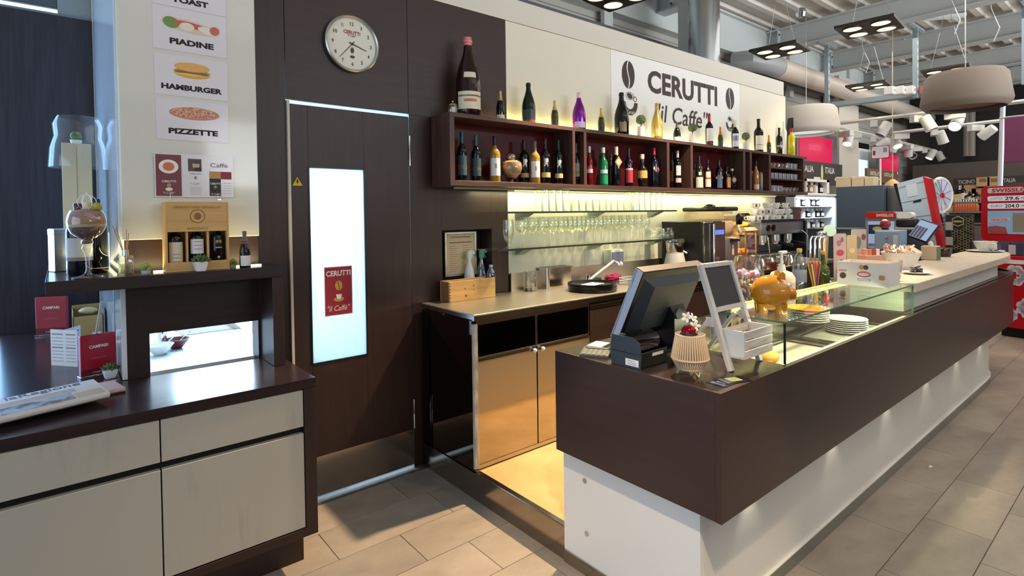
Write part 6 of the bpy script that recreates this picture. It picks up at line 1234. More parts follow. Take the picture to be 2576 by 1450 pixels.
for k in range(3): obj('banana', tube([(-.13, .03 * k - .03, .018), (-.06, .03 * k - .05, .022), (.02, .03 * k - .05, .022), (.10, .03 * k - .02, .026), (.125, .03 * k, .04)], .018, 8, .012), flat((232, 190, 30), .4), ba)
cbk = thing('straw_basket', 'olive glass basket of nuts behind the bananas', 'basket', (wx(1878, 2.86, 540), 2.86, WZ0 + pct + .0305)); obj('bowl_shell', lathe([(0, 0), (.05, 0), (.075, .06), (.085, .13), (.082, .13), (.07, .06), (0, .006)], 22), glass('olive_glass', (150, 130, 70), .12, .05, .6), cbk); obj('filling', cyl(.055, .008, .07, 16, .07), mat('nuts', (196, 160, 96), .7, c2=(140, 104, 56), sc=(90, 90, 90)), cbk)
# espresso machine
ex0, ex1 = wx(1915, 2.50, 600), wx(2022, 2.50, 600); ezt = wz(1960, 557, 2.50) - WTZ
em = thing('espresso_machine', 'large steel espresso machine at the right end of the worktop', 'coffee machine', ((ex0 + ex1) / 2, 2.70, WZ0)); ew = (ex1 - ex0) / 2
GST = mat('machine_grey', (132, 132, 134), .3, .7)
obj('lower_body', bx(-ew, ew, -.16, .24, .04, .12, .01), GST, em); obj('drip_tray', bx(-ew + .03, ew - .03, -.19, -.16, .05, .075, .003), CHROME, em); obj('rear_body', bx(-ew, ew, .02, .24, .12, ezt, .01), GST, em); obj('top_fascia', bx(-ew, ew, -.20, .02, ezt - .13, ezt, .012, 2), GST, em); obj('cup_rail', bx(-ew, ew, -.21, -.20, ezt - .005, ezt + .02, .002), BLACK, em)
for x in (-ew + .06, ew - .06): obj('foot', cyl(.025, 0, .04, 12), BLACK, em, (x, -.1, 0)); obj('foot', cyl(.025, 0, .04, 12), BLACK, em, (x, .18, 0))
for k in range(3):
    gx = -ew * .6 + ew * .6 * k; gh = obj('group_head', cyl(.04, ezt - .20, ezt - .13, 18), CHROME, em, (gx, -.12, 0)); obj('portafilter_ring', cyl(.038, ezt - .225, ezt - .20, 18), CHROME, gh); obj('portafilter_handle', tube([(0, -.04, ezt - .212), (0, -.17, ezt - .235)], .013, 8), BLACK, gh)
for x in (-ew * .72, -ew * .5): obj('pressure_gauge', disc_y(lathe([(0, 0), (.03, 0), (.03, .015), (.024, .015), (.022, .01), (0, .01)], 20)), BLACKG, em, (x, -.2, ezt - .06))
obj('steam_wand', tube([(ew - .05, -.2, ezt - .1), (ew - .03, -.25, ezt - .15), (ew - .04, -.26, .13)], .006, 8), CHROME, em); obj('steam_wand', tube([(-ew + .05, -.2, ezt - .1), (-ew + .03, -.25, ezt - .15), (-ew + .04, -.26, .13)], .006, 8), CHROME, em); obj('end_panel', bx(ew, ew + .03, -.22, .24, .05, ezt, .006), BLACK, em)
# cups piled on the machine
cp0 = None; npl = 0; rnd = random.Random(9)
def pile_cup(x, y, z, rx, ry, rz, tagw):
    global cp0
    lab = 'white cup piled on the coffee machine, ' + tagw
    if cp0 is None:
        cp0 = thing('espresso_cup', lab, 'cup', (x, y, z), rz, 'espresso cups piled on the coffee machine'); obj('cup_body', lathe([(0, .004), (0, 0), (.020, 0), (.031, .02), (.036, .058), (.034, .058), (.029, .022), (.018, .006), (0, .006)][1:], 16), PORC, cp0); obj('handle', tube([(.033, 0, .046), (.052, 0, .044), (.050, 0, .02), (.030, 0, .014)], .0045, 6), PORC, cp0); obj('logo', bx(-.0365, -.035, -.008, .008, .02, .045), flat((90, 60, 50)), cp0); c_ = cp0
    else: c_ = dup(cp0, (x, y, z), rz, lab)
    c_.rotation_euler = (rx, ry, rz); return c_
mx_ = (ex0 + ex1) / 2
for lay, n, z in ((0, 13, 0), (1, 11, .062), (2, 7, .124)):
    for k in range(n): pile_cup(mx_ - ew + .06 + .04 * lay + (2 * ew - .12 - .08 * lay) * k / (n - 1), 2.62 + .05 * (k % 2), WZ0 + ezt + .0005 + z, 0, 0, rnd.uniform(0, 6), '%s layer, %s from left' % (('bottom', 'middle', 'top')[lay], ORD[k]))
# milk jugs before the machine
jg = None
for k in range(4):
    x = wx(1912 + 24 * k, 2.455, 620)
    if jg is None: jg = thing('steel_milk_jug', 'steel milk jug, first from the left under the coffee machine', 'jug', (x, 2.455, WZ0), -1.2, 'steel milk jugs'); obj('jug_body', lathe([(0, 0), (.048, 0), (.055, .01), (.052, .06), (.038, .10), (.04, .125), (.037, .125), (.035, .10), (0, .02)], 20), mat('jug_steel', (190, 184, 168), .12, 1.0), jg); obj('handle', tube([(.04, 0, .11), (.08, 0, .10), (.078, 0, .04), (.052, 0, .03)], .006, 6), CHROME, jg)
    else: dup(jg, (x, 2.455, WZ0), -1.2 + .2 * k, 'steel milk jug, %s from the left under the coffee machine' % ('second', 'third', 'fourth')[k - 1])
cp = thing('copper_pan', 'shallow copper pan before the coffee machine', 'pan', (wx(1938, 2.47, 655) - .05, 2.47, WZ0)); obj('pan_body', lathe([(0, 0), (.075, 0), (.078, .005), (.078, .065), (.075, .065), (.073, .006), (0, .005)], 24), mat('copper', (206, 130, 110), .2, .9), cp); obj('handle', tube([(-.07, 0, .05), (-.17, -.03, .065)], .008, 8), CHROME, cp)
# beer tap on the bar
x = wx(2068, 1.66, 620); H_ = wz(2068, 580, 1.66) - FZ1; bt = thing('beer_tap', 'chrome beer tap column with wood handle and pale green badge', 'beer tap', (x, 1.66, CZ)); obj('column', lathe([(0, 0), (.045, 0), (.045, .01), (.026, .02), (.024, H_ * .82), (.034, H_ * .86), (.034, H_ * .97), (0, H_)], 22), CHROME, bt)
for k in range(3): obj('spout', tube([(-.03, -.03 + .03 * k, H_ * .9), (-.10, -.03 + .03 * k, H_ * .9), (-.12, -.03 + .03 * k, H_ * .86), (-.125, -.03 + .03 * k, H_ * .5)], .008, 8), CHROME, bt)
obj('handle', prism_y([(.03, H_ * .45), (.055, H_ * .45), (.085, H_ * .92), (.035, H_ * .92)], -.014, .014), mat('tap_wood', (196, 164, 104), .5), bt); obj('badge', lathe([(0, -.004), (.042, -.004), (.044, 0), (.042, .004), (0, .004)], 24), flat((176, 206, 190), .3), bt, (.06, -.03, H_ * .99), (R(75), 0, R(-50)))
# small paper sign with red mark at the wall end
p = ony(2010, 545, 2.9); ns = thing('notice_frame', 'small dark notice with red emblem at the end of the back wall', 'sign', (p.x, 2.90, WZ0 + .25)); obj('board', bx(-.22, .05, .0, .006, -.245, .33, .002), flat((70, 56, 54)), ns); obj('red_emblem', plate(rrect(-.005, .035, .10, .28, .004, 2), .001), flat((170, 50, 52)), ns, (0, -.0005, 0)); obj('emblem_field', plate(rrect(.003, .027, .12, .26, .003, 2), .001), flat((90, 40, 44)), ns, (0, -.0018, 0))

# ================================================================ TILL STATION AND SHOP BEYOND THE BAR
def slab_at(px0, px1, pyt, pyb, Y): a_, b_ = ony(px0, pyb, Y), ony(px1, pyt, Y); return a_.x, b_.x, a_.z, b_.z
def slab_x(px0, px1, pyt, pyb, X):
    """panel that faces the aisle at depth X: its middle y, half width, lower and upper z"""
    a_, b_ = onx(px0, pyb, X), onx(px1, pyt, X); return (a_.y + b_.y) / 2, (a_.y - b_.y) / 2, a_.z, b_.z
FA = -math.pi / 2      # local -y looks back to the viewer side, local x runs to the right
def fthing(name, label, cat, X, y, z=0.0, rz=FA, group=None): return thing(name, label, cat, (X, y, z), rz, group)
# slate cabinet block
ym, w_, z0, z1 = slab_x(2104, 2222, 466, 580, 8.0)
sc_ = fthing('slate_cabinet', 'tall slate blue cabinet back behind the end of the bar', 'cabinet', 8.0, ym)
SLT = z1; obj('body', bx(-w_, w_, 0, .5, .0, z1, .004), SLATE, sc_); obj('right_wing', bx(w_ + .002, w_ + .12, .10, .5, 0, z1 - .02, .03, 2), flat((76, 78, 80), .5), sc_)
for k, (a_, b_, dz) in enumerate(((2106, 2145, .14), (2146, 2178, .13), (2178, 2203, .12))):
    yq, ww, _, _ = slab_x(a_, b_, 455, 455, 8.15); t = fthing('carton_box', ('pale carton, leftmost on the slate cabinet', 'pale carton with grip holes on the slate cabinet', 'pale carton, rightmost on the slate cabinet')[k], 'box', 8.15, yq, z1 + .0005); obj('carton_body', bx(-ww + .004, ww - .004, -.06, .12, 0, dz, .003), flat((212, 194, 168), .7), t); obj('flap', bx(-ww + .004, ww - .004, -.062, -.06, dz - .03, dz), flat((222, 206, 182), .7), t)
# low slate counter in front of it
ym, w_, z0, z1 = slab_x(2030, 2148, 580, 640, 7.05); sl2 = fthing('slate_counter', 'low slate blue counter before the tall slate cabinet', 'counter', 7.05, ym); obj('body', bx(-w_, w_, 0, .45, 0, z1, .004), SLATE, sl2); obj('top', bx(-w_, w_, -.01, .46, z1 + .0005, z1 + .02, .003), flat((84, 98, 112), .4), sl2)
# grey ticket terminal
ym, w_, z0_, z1_ = slab_x(2176, 2256, 533, 648, 7.42)
te = fthing('lottery_terminal', 'grey lottery terminal with red header and screen', 'terminal', 7.42, ym, 0, FA - .1); obj('pedestal', bx(-w_, w_, .0, .25, 0, z0_, .004), flat((196, 206, 220)), te); obj('housing', prism_y(rrect(-w_, w_, z0_ + .001, z1_, .03, 4), 0, .25), flat((150, 148, 150), .4), te); obj('red_header', prism_y(rrect(-w_ + .004, w_ - .004, z1_ - .075, z1_ - .004, .028, 4), -.012, .0), SIGNRED, te); lettering('SWISSLOS', flat((240, 226, 226)), te, (w_ * .3, -.0135, z1_ - .040), w_ * 1.1, .034, bold=.03); obj('screen', bx(-w_ + .03, w_ - .02, -.006, 0, z0_ + .12, z1_ - .11), emis('screen_pale', (180, 196, 226), .6), te); obj('screen_print', bx(-w_ + .035, w_ * .2, -.009, -.006, z1_ - .26, z1_ - .15), flat((50, 50, 96)), te); obj('screen_print', plate(ell(10, .05, .03, -w_ * .2, z1_ - .2), .001), flat((196, 196, 120)), te, (0, -.0095, 0)); obj('lower_print', bx(-w_ + .035, w_ * .5, -.009, -.006, z0_ + .13, z0_ + .17), flat((150, 176, 206)), te)
ym, w_, z0, z1 = slab_x(2200, 2264, 580, 634, 6.95); cb2 = fthing('steel_cash_box', 'pale blue steel box with lock before the lottery terminal', 'box', 6.95, ym)
obj('pedestal', bx(-w_ - .03, w_ + .02, .0, .2, 0, z0 - .03, .003), flat((206, 212, 222)), cb2); obj('box_body', bx(-w_, w_, 0, .24, z0 - .028, z1, .004), flat((158, 182, 212), .35), cb2); obj('door', bx(-w_ + .008, w_ - .008, -.008, .0, z0 - .015, z1 - .012, .003), flat((164, 188, 218), .35), cb2); obj('lock', disc_y(cyl(.014, 0, .014, 14)), CHROME, cb2, (0, -.008, (z0 + z1) / 2 + .04)); obj('key_slot', bx(-.002, .002, -.0095, -.008, z0 + .04, z0 + .12), flat((60, 80, 110)), cb2); obj('paper_note', bx(w_ * .5, w_ * .85, -.0095, -.008, z0 + .07, z1 - .05), WHITE, cb2)
ym3, w3_, _, _ = slab_x(2266, 2318, 585, 650, 7.22); dk = fthing('dark_cabinet', 'dark grey cabinet right of the pale blue steel box', 'cabinet', 7.22, ym3); obj('body', bx(-w3_, w3_, .0, .3, 0, z1 - .01, .004), flat((58, 62, 66)), dk); obj('top', bx(-w3_, w3_, -.004, .304, z1 - .0095, z1, .002), flat((86, 90, 94)), dk)
yq = onx(2276, 560, 7.05).y; rp2 = fthing('label_printer', 'black and white label printer on the dark cabinet', 'printer', 7.33, ym3 + .06, z1 + .0005); obj('body', bx(-.095, .095, -.08, .08, .022, .12, .025, 3), BLACK, rp2); obj('white_lid', prism_y(rrect(-.085, .06, .121, .19, .03, 4), -.07, .07), WHITE, rp2); obj('base', bx(-.10, .10, -.085, .085, 0, .022, .005), flat((180, 178, 174)), rp2)
rs = fthing('red_scanner', 'red ball scanner on the pale blue steel box', 'scanner', 7.06, onx(2227, 560, 7.06).y, z1 + .0005); obj('ball_body', uv(.052, (0, 0, .062), (1, .9, 1.08)), flat((150, 44, 44), .25), rs); obj('foot', cyl(.035, 0, .014, 16), BLACK, rs); obj('white_window', uv(.028, (.0, -.02, .10), (1, .6, .7)), WHITE, rs)
# leaning display tower
XD = 7.75; dp = [onx(2256, 462, XD), onx(2322, 444, XD), onx(2362, 640, XD), onx(2296, 640, XD)]; yc = dp[3].y
ds = fthing('display_tower', 'pale blue leaning scratch card display with red edge', 'display stand', XD, yc); pts = [(-(q.y - yc), q.z) for q in (dp[3], dp[2], dp[1], dp[0])]
obj('body', prism_y(pts, 0, .16), flat((186, 206, 228), .4), ds); obj('pedestal', bx(pts[0][0], pts[1][0], .0, .16, 0, pts[0][1], .003), flat((90, 92, 96)), ds)
obj('red_edge', prism_y([(pts[1][0] + .001, pts[1][1]), (pts[1][0] + .05, pts[1][1]), (pts[2][0] + .06, pts[2][1] - .03), (pts[2][0] + .001, pts[2][1])], -.01, .15), SIGNRED, ds); obj('clear_edge', prism_y([(pts[2][0] + .086, pts[2][1] - .03), (pts[2][0] + .13, pts[2][1] - .05), (pts[1][0] + .11, pts[1][1] + .3), (pts[1][0] + .076, pts[1][1] + .2)], .0, .1), CLEARB, ds); obj('dark_edge', prism_y([(pts[0][0] - .05, pts[0][1] + .25), (pts[0][0] - .002, pts[0][1] + .2), (pts[3][0] - .002, pts[3][1]), (pts[3][0] - .04, pts[3][1])], .02, .15), BLACK, ds)
def lerp(a_, b_, t_): return (a_[0] + (b_[0] - a_[0]) * t_, a_[1] + (b_[1] - a_[1]) * t_)
for t_ in (.25, .5, .72, .93): a_, b_ = lerp(pts[0], pts[3], t_), lerp(pts[1], pts[2], t_); obj('seam', prism_y([a_, b_, (b_[0], b_[1] + .006), (a_[0], a_[1] + .006)], -.003, 0), flat((120, 140, 164)), ds)
a_, b_ = lerp(pts[0], pts[3], .69), lerp(pts[1], pts[2], .69); m1, m2 = lerp(a_, b_, .45), lerp(a_, b_, .75); obj('pull_slot', prism_y([m1, m2, (m2[0], m2[1] + .03), (m1[0], m1[1] + .02)], -.004, 0), BLACK, ds)
a_, b_ = lerp(pts[0], pts[3], .78), lerp(pts[1], pts[2], .78); m1, m2 = lerp(a_, b_, .3), lerp(a_, b_, .7); obj('paper_note', prism_y([m1, m2, (m2[0] - .02, m2[1] + .14), (m1[0] - .02, m1[1] + .14)], -.004, 0), flat((206, 222, 236)), ds)
# prize wheel
XWH = 8.35; wc_ = onx(2366, 492, XWH); wr = (onx(2366, 446, XWH).z - onx(2366, 538, XWH).z) / 2
whl = fthing('prize_wheel', 'white rimmed round prize wheel right of the display tower', 'wheel', XWH, wc_.y, 0, FA + R(72))
obj('rim', tube([(wr * .93 * math.cos(2 * math.pi * i / 40), 0, wc_.z + wr * .93 * math.sin(2 * math.pi * i / 40)) for i in range(40)], wr * .09, 8, closed=True), WHITE, whl); obj('disc', disc_y(cyl(wr * .92, -.01, .01, 40)), flat((206, 212, 232), .3), whl, (0, 0, wc_.z)); obj('hub', disc_y(cyl(wr * .14, -.02, .03, 18)), SIGNRED, whl, (0, 0, wc_.z)); obj('stand_post', bx(-.015, .015, .03, .06, 0.015, wc_.z + .02), SIGNRED, whl); obj('stand_foot', cyl(.12, 0, .015, 20), BLACK, whl)
for k in range(10): obj('spoke_print', bx(-.003, .003, -.013, -.01, wr * .2, wr * .85), flat((90, 96, 140)), whl, (0, 0, wc_.z), (0, k * math.pi / 5, 0))
# pos screen on the end of the bar
ps2 = onx(2324, 582, 6.42); po = fthing('pos_screen', 'tilted black cash register touch screen at the end of the bar', 'monitor', 6.42, ps2.y, CZ, FA - .25); pz_ = ps2.z - FZ1
obj('screen_housing', bx(-.088, .088, -.015, .015, -.105, .105, .006), BLACK, po, (0, 0, pz_), (R(-30), R(20), 0)); obj('screen', bx(-.079, .079, -.018, -.0155, -.092, .092), emis('pos_glow', (170, 200, 230), .7), po, (0, 0, pz_), (R(-30), R(20), 0))
for k in range(4): obj('key_column', bx(-.074 + .027 * k, -.053 + .027 * k, -.0195, -.018, -.09, .03), flat((96, 96, 120)), po, (0, 0, pz_), (R(-30), R(20), 0))
obj('neck', tube([(0, .02, pz_ - .02), (.04, .06, pz_ * .5), (.03, .05, .06)], .018, 8), BLACK, po); obj('drawer', bx(-.11, .13, -.10, .10, 0, .07, .004), BLACK, po); obj('drawer_edge', bx(-.105, .125, -.1025, -.10, .05, .056), CHROME, po)
# honeycomb patterned display
XH = 7.6; ym, w_, z0, z1 = slab_x(2379, 2446, 540, 642, XH); hc = fthing('honeycomb_display', 'black display panel with gold honeycomb pattern', 'display stand', XH, ym)
obj('panel', bx(-w_, w_, -.01, .10, z0 - .02, z1, .004), BLACK, hc); obj('pedestal', bx(-w_, w_, -.01, .10, 0, z0 - .022, .003), BLACK, hc)
hr = w_ * .135
hexm = tube([(hr * math.cos(R(60 * i)), 0, hr * math.sin(R(60 * i))) for i in range(6)], hr * .10, 4, closed=True)
HG = flat((168, 146, 92), .4); rnd = random.Random(4)
for i in range(10):
    for j in range(20):
        cx_h = -w_ * .40 + i * hr * 1.62; cz_h = z0 + .03 + j * hr * 1.87 + (hr * .93 if i % 2 else 0)
        if cx_h > w_ * .92 or cz_h > z1 - .03: continue
        if cz_h > z1 - .16 and cx_h < w_ * .4: continue
        if rnd.random() < .24: continue
        obj('hexagon', hexm, HG, hc, (cx_h, -.012, cz_h))
obj('logo_hexagon', tube([(.055 * math.cos(R(30 + 60 * i)), 0, .055 * math.sin(R(30 + 60 * i))) for i in range(6)], .006, 4, closed=True), HG, hc, (-w_ * .05, -.012, z1 - .075)); obj('logo_plate', plate(rrect(-.036, .036, -.011, .011, .003, 2), .003), HG, hc, (-w_ * .05, -.011, z1 - .075))
for dz in (.55, .92): obj('product_photo', bx(-w_ * .98, -w_ * .42, -.013, -.0105, z0 + dz * (z1 - z0) - .3 * (z1 - z0), z0 + dz * (z1 - z0) - .10 * (z1 - z0)), flat((176, 168, 164)), hc)
# ================================================================ RED LOTTERY KIOSK
kq = onz(2507, 852, 0); kdir = Vector((math.sin(R(13)), math.cos(R(13)), 0))        # kiosk front runs along kdir
krz = math.atan2(-kdir.y, -kdir.x)        # local +x runs to the right as seen from the bar
ki = thing('lottery_kiosk', 'red lottery kiosk with lit jackpot boards at the right edge', 'kiosk', (kq.x + .25, kq.y - .2, 0), krz)
# local frame: x to the right along the front, -y towards the viewer; left edge of the kiosk at local x = 0 side
def k_at(px, py):
    d = ray(px, py); o = Vector((0, 0, EYE)); n = Vector((-kdir.y, kdir.x, 0)); base = Vector((kq.x + .25, kq.y - .2, 0)); t_ = (base - o).dot(n) / d.dot(n); P_ = o + d * t_
    return ((P_ - base).dot(-kdir), P_.z)
kl = k_at(2468, 600)[0]; kt = k_at(2475, 470)[1]; kw = 1.05
KR0, KR1 = kl, kl + kw
obj('upper_cabinet', prism_y(rrect(KR0, KR1, k_at(2470, 605)[1], kt, .05, 4), 0, .35), SIGNRED, ki); obj('leaflet_shelf', bx(KR0, KR1, .05, .35, k_at(2470, 640)[1], k_at(2470, 605)[1]), flat((226, 214, 214)), ki); obj('lower_cabinet', bx(k_at(2510, 700)[0], KR1, -.10, .35, .12, k_at(2470, 640)[1], .004), SIGNRED, ki); obj('white_band', bx(k_at(2510, 700)[0], KR1, -.105, -.10, k_at(2540, 662)[1], k_at(2540, 652)[1]), WHITE, ki); obj('plinth', bx(k_at(2510, 700)[0] + .05, KR1, -.03, .33, 0, .12), BLACK, ki)
def kboard(name, px0, px1, py0, py1, m, y=-.004, r_=.02): a_, b_ = k_at(px0, py1), k_at(px1, py0); return obj(name, prism_y(rrect(a_[0], b_[0], a_[1], b_[1], min(r_, (b_[1] - a_[1]) * .3), 3), y - .004, y), m, ki), a_, b_
_, a_, b_ = kboard('header_board', 2485, 2576, 470, 487, flat((236, 210, 212), .3)); lettering('SWISSLOS', flat((176, 44, 54)), ki, ((a_[0] + b_[0]) / 2 + .06, -.009, (a_[1] + b_[1]) / 2), (b_[0] - a_[0]) * 1.1, (b_[1] - a_[1]) * .7, bold=.03)
for py, s1, s2 in ((499, 'LOTTO', '29.6'), (518, 'EURO', '204.0')):
    _, a_, b_ = kboard('jackpot_board', 2485, 2590, py - 8, py + 8, emis('board_lit', (226, 222, 220), .55)); W_ = b_[0] - a_[0]; H2 = b_[1] - a_[1]
    lettering(s1, flat((70, 66, 66)), ki, (a_[0] + W_ * .22, -.009, (a_[1] + b_[1]) / 2), W_ * .28, H2 * .4, shear=.2); lettering(s2, INK, ki, (a_[0] + W_ * .60, -.009, (a_[1] + b_[1]) / 2), W_ * .34, H2 * .66, bold=.02); lettering('MIO', INK, ki, (a_[0] + W_ * .88, -.009, (a_[1] + b_[1]) / 2), W_ * .12, H2 * .36)
_, a_, b_ = kboard('screen', 2485, 2590, 530, 588, mat('kiosk_screen', (120, 150, 176), .2, emit=(110, 136, 160), es=.4), r_=.005); W_ = b_[0] - a_[0]; H2 = b_[1] - a_[1]
obj('screen_print', prism_y([(a_[0], a_[1]), (a_[0] + W_ * .5, a_[1]), (a_[0] + W_ * .45, a_[1] + H2 * .3), (a_[0] + W_ * .2, a_[1] + H2 * .35), (a_[0], a_[1] + H2 * .3)], -.010, -.008), flat((176, 84, 84)), ki); obj('screen_print', bx(a_[0] + W_ * .62, b_[0], -.010, -.008, a_[1] + H2 * .1, a_[1] + H2 * .9), flat((150, 140, 120)), ki)
obj('ticket_banner', prism_y([(a_[0] + W_ * .03, a_[1] + H2 * .5), (a_[0] + W_ * .55, a_[1] + H2 * .58), (a_[0] + W_ * .55, a_[1] + H2 * .72), (a_[0] + W_ * .03, a_[1] + H2 * .66)], -.013, -.010), flat((232, 206, 206)), ki); lettering('VINCITE', flat((206, 60, 70)), ki, (a_[0] + W_ * .29, -.014, a_[1] + H2 * .615), W_ * .42, H2 * .09, rot=(math.pi / 2, R(-3), 0), bold=.02)
for k in range(5):
    q = k_at(2490 + 18 * k, 622); obj('leaflet_pile', bx(q[0] - .055, q[0] + .055, -.03, .04, k_at(2490, 638)[1], k_at(2490, 610)[1] - .02 * (k % 2), .001), flat(((206, 120, 130), (222, 214, 220), (90, 80, 110), (206, 200, 206), (60, 66, 84))[k], .5), ki)
def clover(px, py, r_):
    c_ = k_at(px, py)
    for k in range(4):
        t_ = R(90 * k + 45); 
        for s in (-1, 1): obj('clover_leaf', plate(ell(14, r_ * .30, r_ * .30, c_[0] + r_ * .55 * math.cos(t_ + s * .42), c_[1] + r_ * .55 * math.sin(t_ + s * .42)), .002), flat((214, 206, 216)), ki, (0, -.101, 0))
        obj('clover_leaf', plate([(c_[0] + r_ * .08 * math.cos(t_), c_[1] + r_ * .08 * math.sin(t_)), (c_[0] + r_ * .7 * math.cos(t_ - .55), c_[1] + r_ * .7 * math.sin(t_ - .55)), (c_[0] + r_ * .6 * math.cos(t_), c_[1] + r_ * .6 * math.sin(t_)), (c_[0] + r_ * .7 * math.cos(t_ + .55), c_[1] + r_ * .7 * math.sin(t_ + .55))], .002), flat((214, 206, 216)), ki, (0, -.101, 0))
clover(2564, 692, .15); clover(2545, 789, .12); clover(2600, 775, .15)

# ================================================================ SHELF WALLS OF THE SHOP
# unit under the first red screen, beside the end of the back wall
RY = 4.2
def scr(px0, px1, pyt, pyb, label, Y=RY):
    x0, x1, z0, z1 = slab_at(px0, px1, pyt, pyb, Y); t = thing('wall_screen', label, 'screen', ((x0 + x1) / 2, Y, z0)); w_, h_ = (x1 - x0) / 2, z1 - z0
    obj('screen_case', bx(-w_ * 1.12, w_ * 1.35, .0, .06, -.06, h_ + .08, .004), flat((110, 106, 112)), t); obj('lit_panel', bx(-w_, w_, -.012, 0, h_ * .12, h_), emis('magenta_screen', (226, 0, 76), .9), t); obj('white_strip', bx(-w_, w_, -.012, 0, 0, h_ * .12), emis('white_strip', (236, 240, 246), 1.0), t)
    obj('faded_print', bx(-w_ * .5, w_ * .25, -.0135, -.012, h_ * .52, h_ * .72), mat('faded_magenta', (190, 40, 84), .5, emit=(190, 30, 80), es=.5), t); return t
scr(2010, 2092, 352, 412, 'magenta wall screen next to the white lampshade'); scr(2214, 2257, 392, 434, 'magenta wall screen behind the price pole')
def winebar(px0, px1, py0, py1, words, label, Y=RY):
    x0, x1, z0, z1 = slab_at(px0, px1, py0, py1, Y); t = thing('shelf_header', label, 'sign', ((x0 + x1) / 2, Y - .02, z0)); w_, h_ = (x1 - x0) / 2, z1 - z0
    obj('board', bx(-w_, w_, 0, .04, 0, h_, .003), flat((70, 64, 62), .5), t)
    for s, cx_w, ww in words: lettering(s, flat((222, 216, 210)), t, (cx_w * w_, -.003, h_ * .66), ww * w_, h_ * .28, bold=.02)
    for cx_w in (-.35, .75): obj('price_strip', bx(cx_w * w_ - .16, cx_w * w_ + .12, -.004, 0, h_ * .22, h_ * .32), flat((226, 222, 216)), t)
    return t
t = winebar(2020, 2116, 415, 462, (('ITALIA', -.85, .6), ('ITALIA', .3, .5)), 'dark shelf header with white country lettering under the magenta screen'); obj('bottle_picture', plate(ell(14, .05, .16, -.1, .2), .002), flat((206, 206, 140)), t, (0, -.001, 0))
# cartons and bottles on the open shelf below
x0, x1, z0, z1 = slab_at(2000, 2104, 458, 488, 4.0); os_ = thing('wine_display', 'white display shelf with wine cartons beside the slate cabinet', 'shelf', ((x0 + x1) / 2, 4.0, 0)); w_ = (x1 - x0) / 2
obj('shelf_board', bx(-w_, w_, -.2, .3, z0 - .03, z0, .003), WHITE, os_); obj('back', bx(-w_, w_, .28, .3, z0, z1 + .1), flat((222, 220, 216)), os_)
x2, x3 = wx(2025, 3.85, 470), wx(2083, 3.85, 470); cb_ = thing('white_wine_carton', 'open white wine carton with bottles on the white shelf', 'box', ((x2 + x3) / 2, 3.95, z0 + .0005)); hw = (x3 - x2) / 2; hh = z1 - z0
for a_ in ((-hw, hw, .06, .07, 0, hh), (-hw, -hw + .02, -.12, .07, 0, hh), (hw - .1, hw, -.12, .07, 0, hh), (-hw, hw, -.12, .07, hh - .04, hh), (-hw, hw, -.12, .07, 0, .01)): obj('carton_board', bx(*a_), flat((240, 236, 230)), cb_)
for k in range(5): bottle('bottle in the open white wine carton, %s from the left' % ORD[k], ((x2 + x3) / 2 - hw + .16 + .2 * k, 3.93, z0 + .012), .05, hh * .8, 'bordeaux', (GBLACK, GAMB, GWHITE, GBLACK, GREDB)[k], FBLK, labels=((.15, .5, 60, WHL),), group='bottles in the white wine carton')
# lit glass fridge case
x0, x1, z0, z1 = slab_at(1990, 2098, 492, 580, 3.9); fg = thing('bottle_fridge', 'lit white display fridge with bottles beside the slate cabinet', 'fridge', ((x0 + x1) / 2, 3.9, 0)); w_ = (x1 - x0) / 2
FRW = flat((226, 234, 244), .4)
for a_ in ((-w_, w_, .3, .34, z0, z1), (-w_, -w_ + .05, -.05, .3, z0, z1), (w_ - .08, w_, -.05, .3, z0, z1), (-w_, w_, -.05, .3, z1 - .04, z1), (-w_, w_, -.05, .3, 0, z0)): obj('case_panel', bx(*a_), FRW, fg)
for k in range(1, 3): obj('fridge_shelf', bx(-w_ + .05, w_ - .08, 0, .3, z0 + k * (z1 - z0) / 3 - .01, z0 + k * (z1 - z0) / 3), FRW, fg)
obj('light_bar', bx(-w_ + .06, w_ - .1, .0, .03, z1 - .06, z1 - .042), emis('fridge_light', (226, 240, 255), 6), fg); area_light('fridge_lamp', ((x0 + x1) / 2, 3.82, z1 - .07), ((x0 + x1) / 2, 4.1, z0), 1.2, .05, 9, (.85, .93, 1))
for r_ in range(3):
    for k in range(7):
        hb = (z1 - z0) / 3 * .78; bottle('bottle in the lit fridge, %s shelf, %s from the left' % (('bottom', 'middle', 'top')[r_], ORD[k]), ((x0 + x1) / 2 - w_ + .3 + (2 * w_ - .55) * k / 6, 4.02, z0 + r_ * (z1 - z0) / 3 + .0015), .05, hb, 'bordeaux', (GBLACK, GWHITE, GREDB, GWHITE, GBLACK, mat('bottle_ice', (176, 196, 204), .12), GBLACK)[(k + r_) % 7], FPINK if (k + r_) % 3 == 0 else FWHT, labels=((.15, .5, 60, WHL),), group='bottles in the lit display fridge')
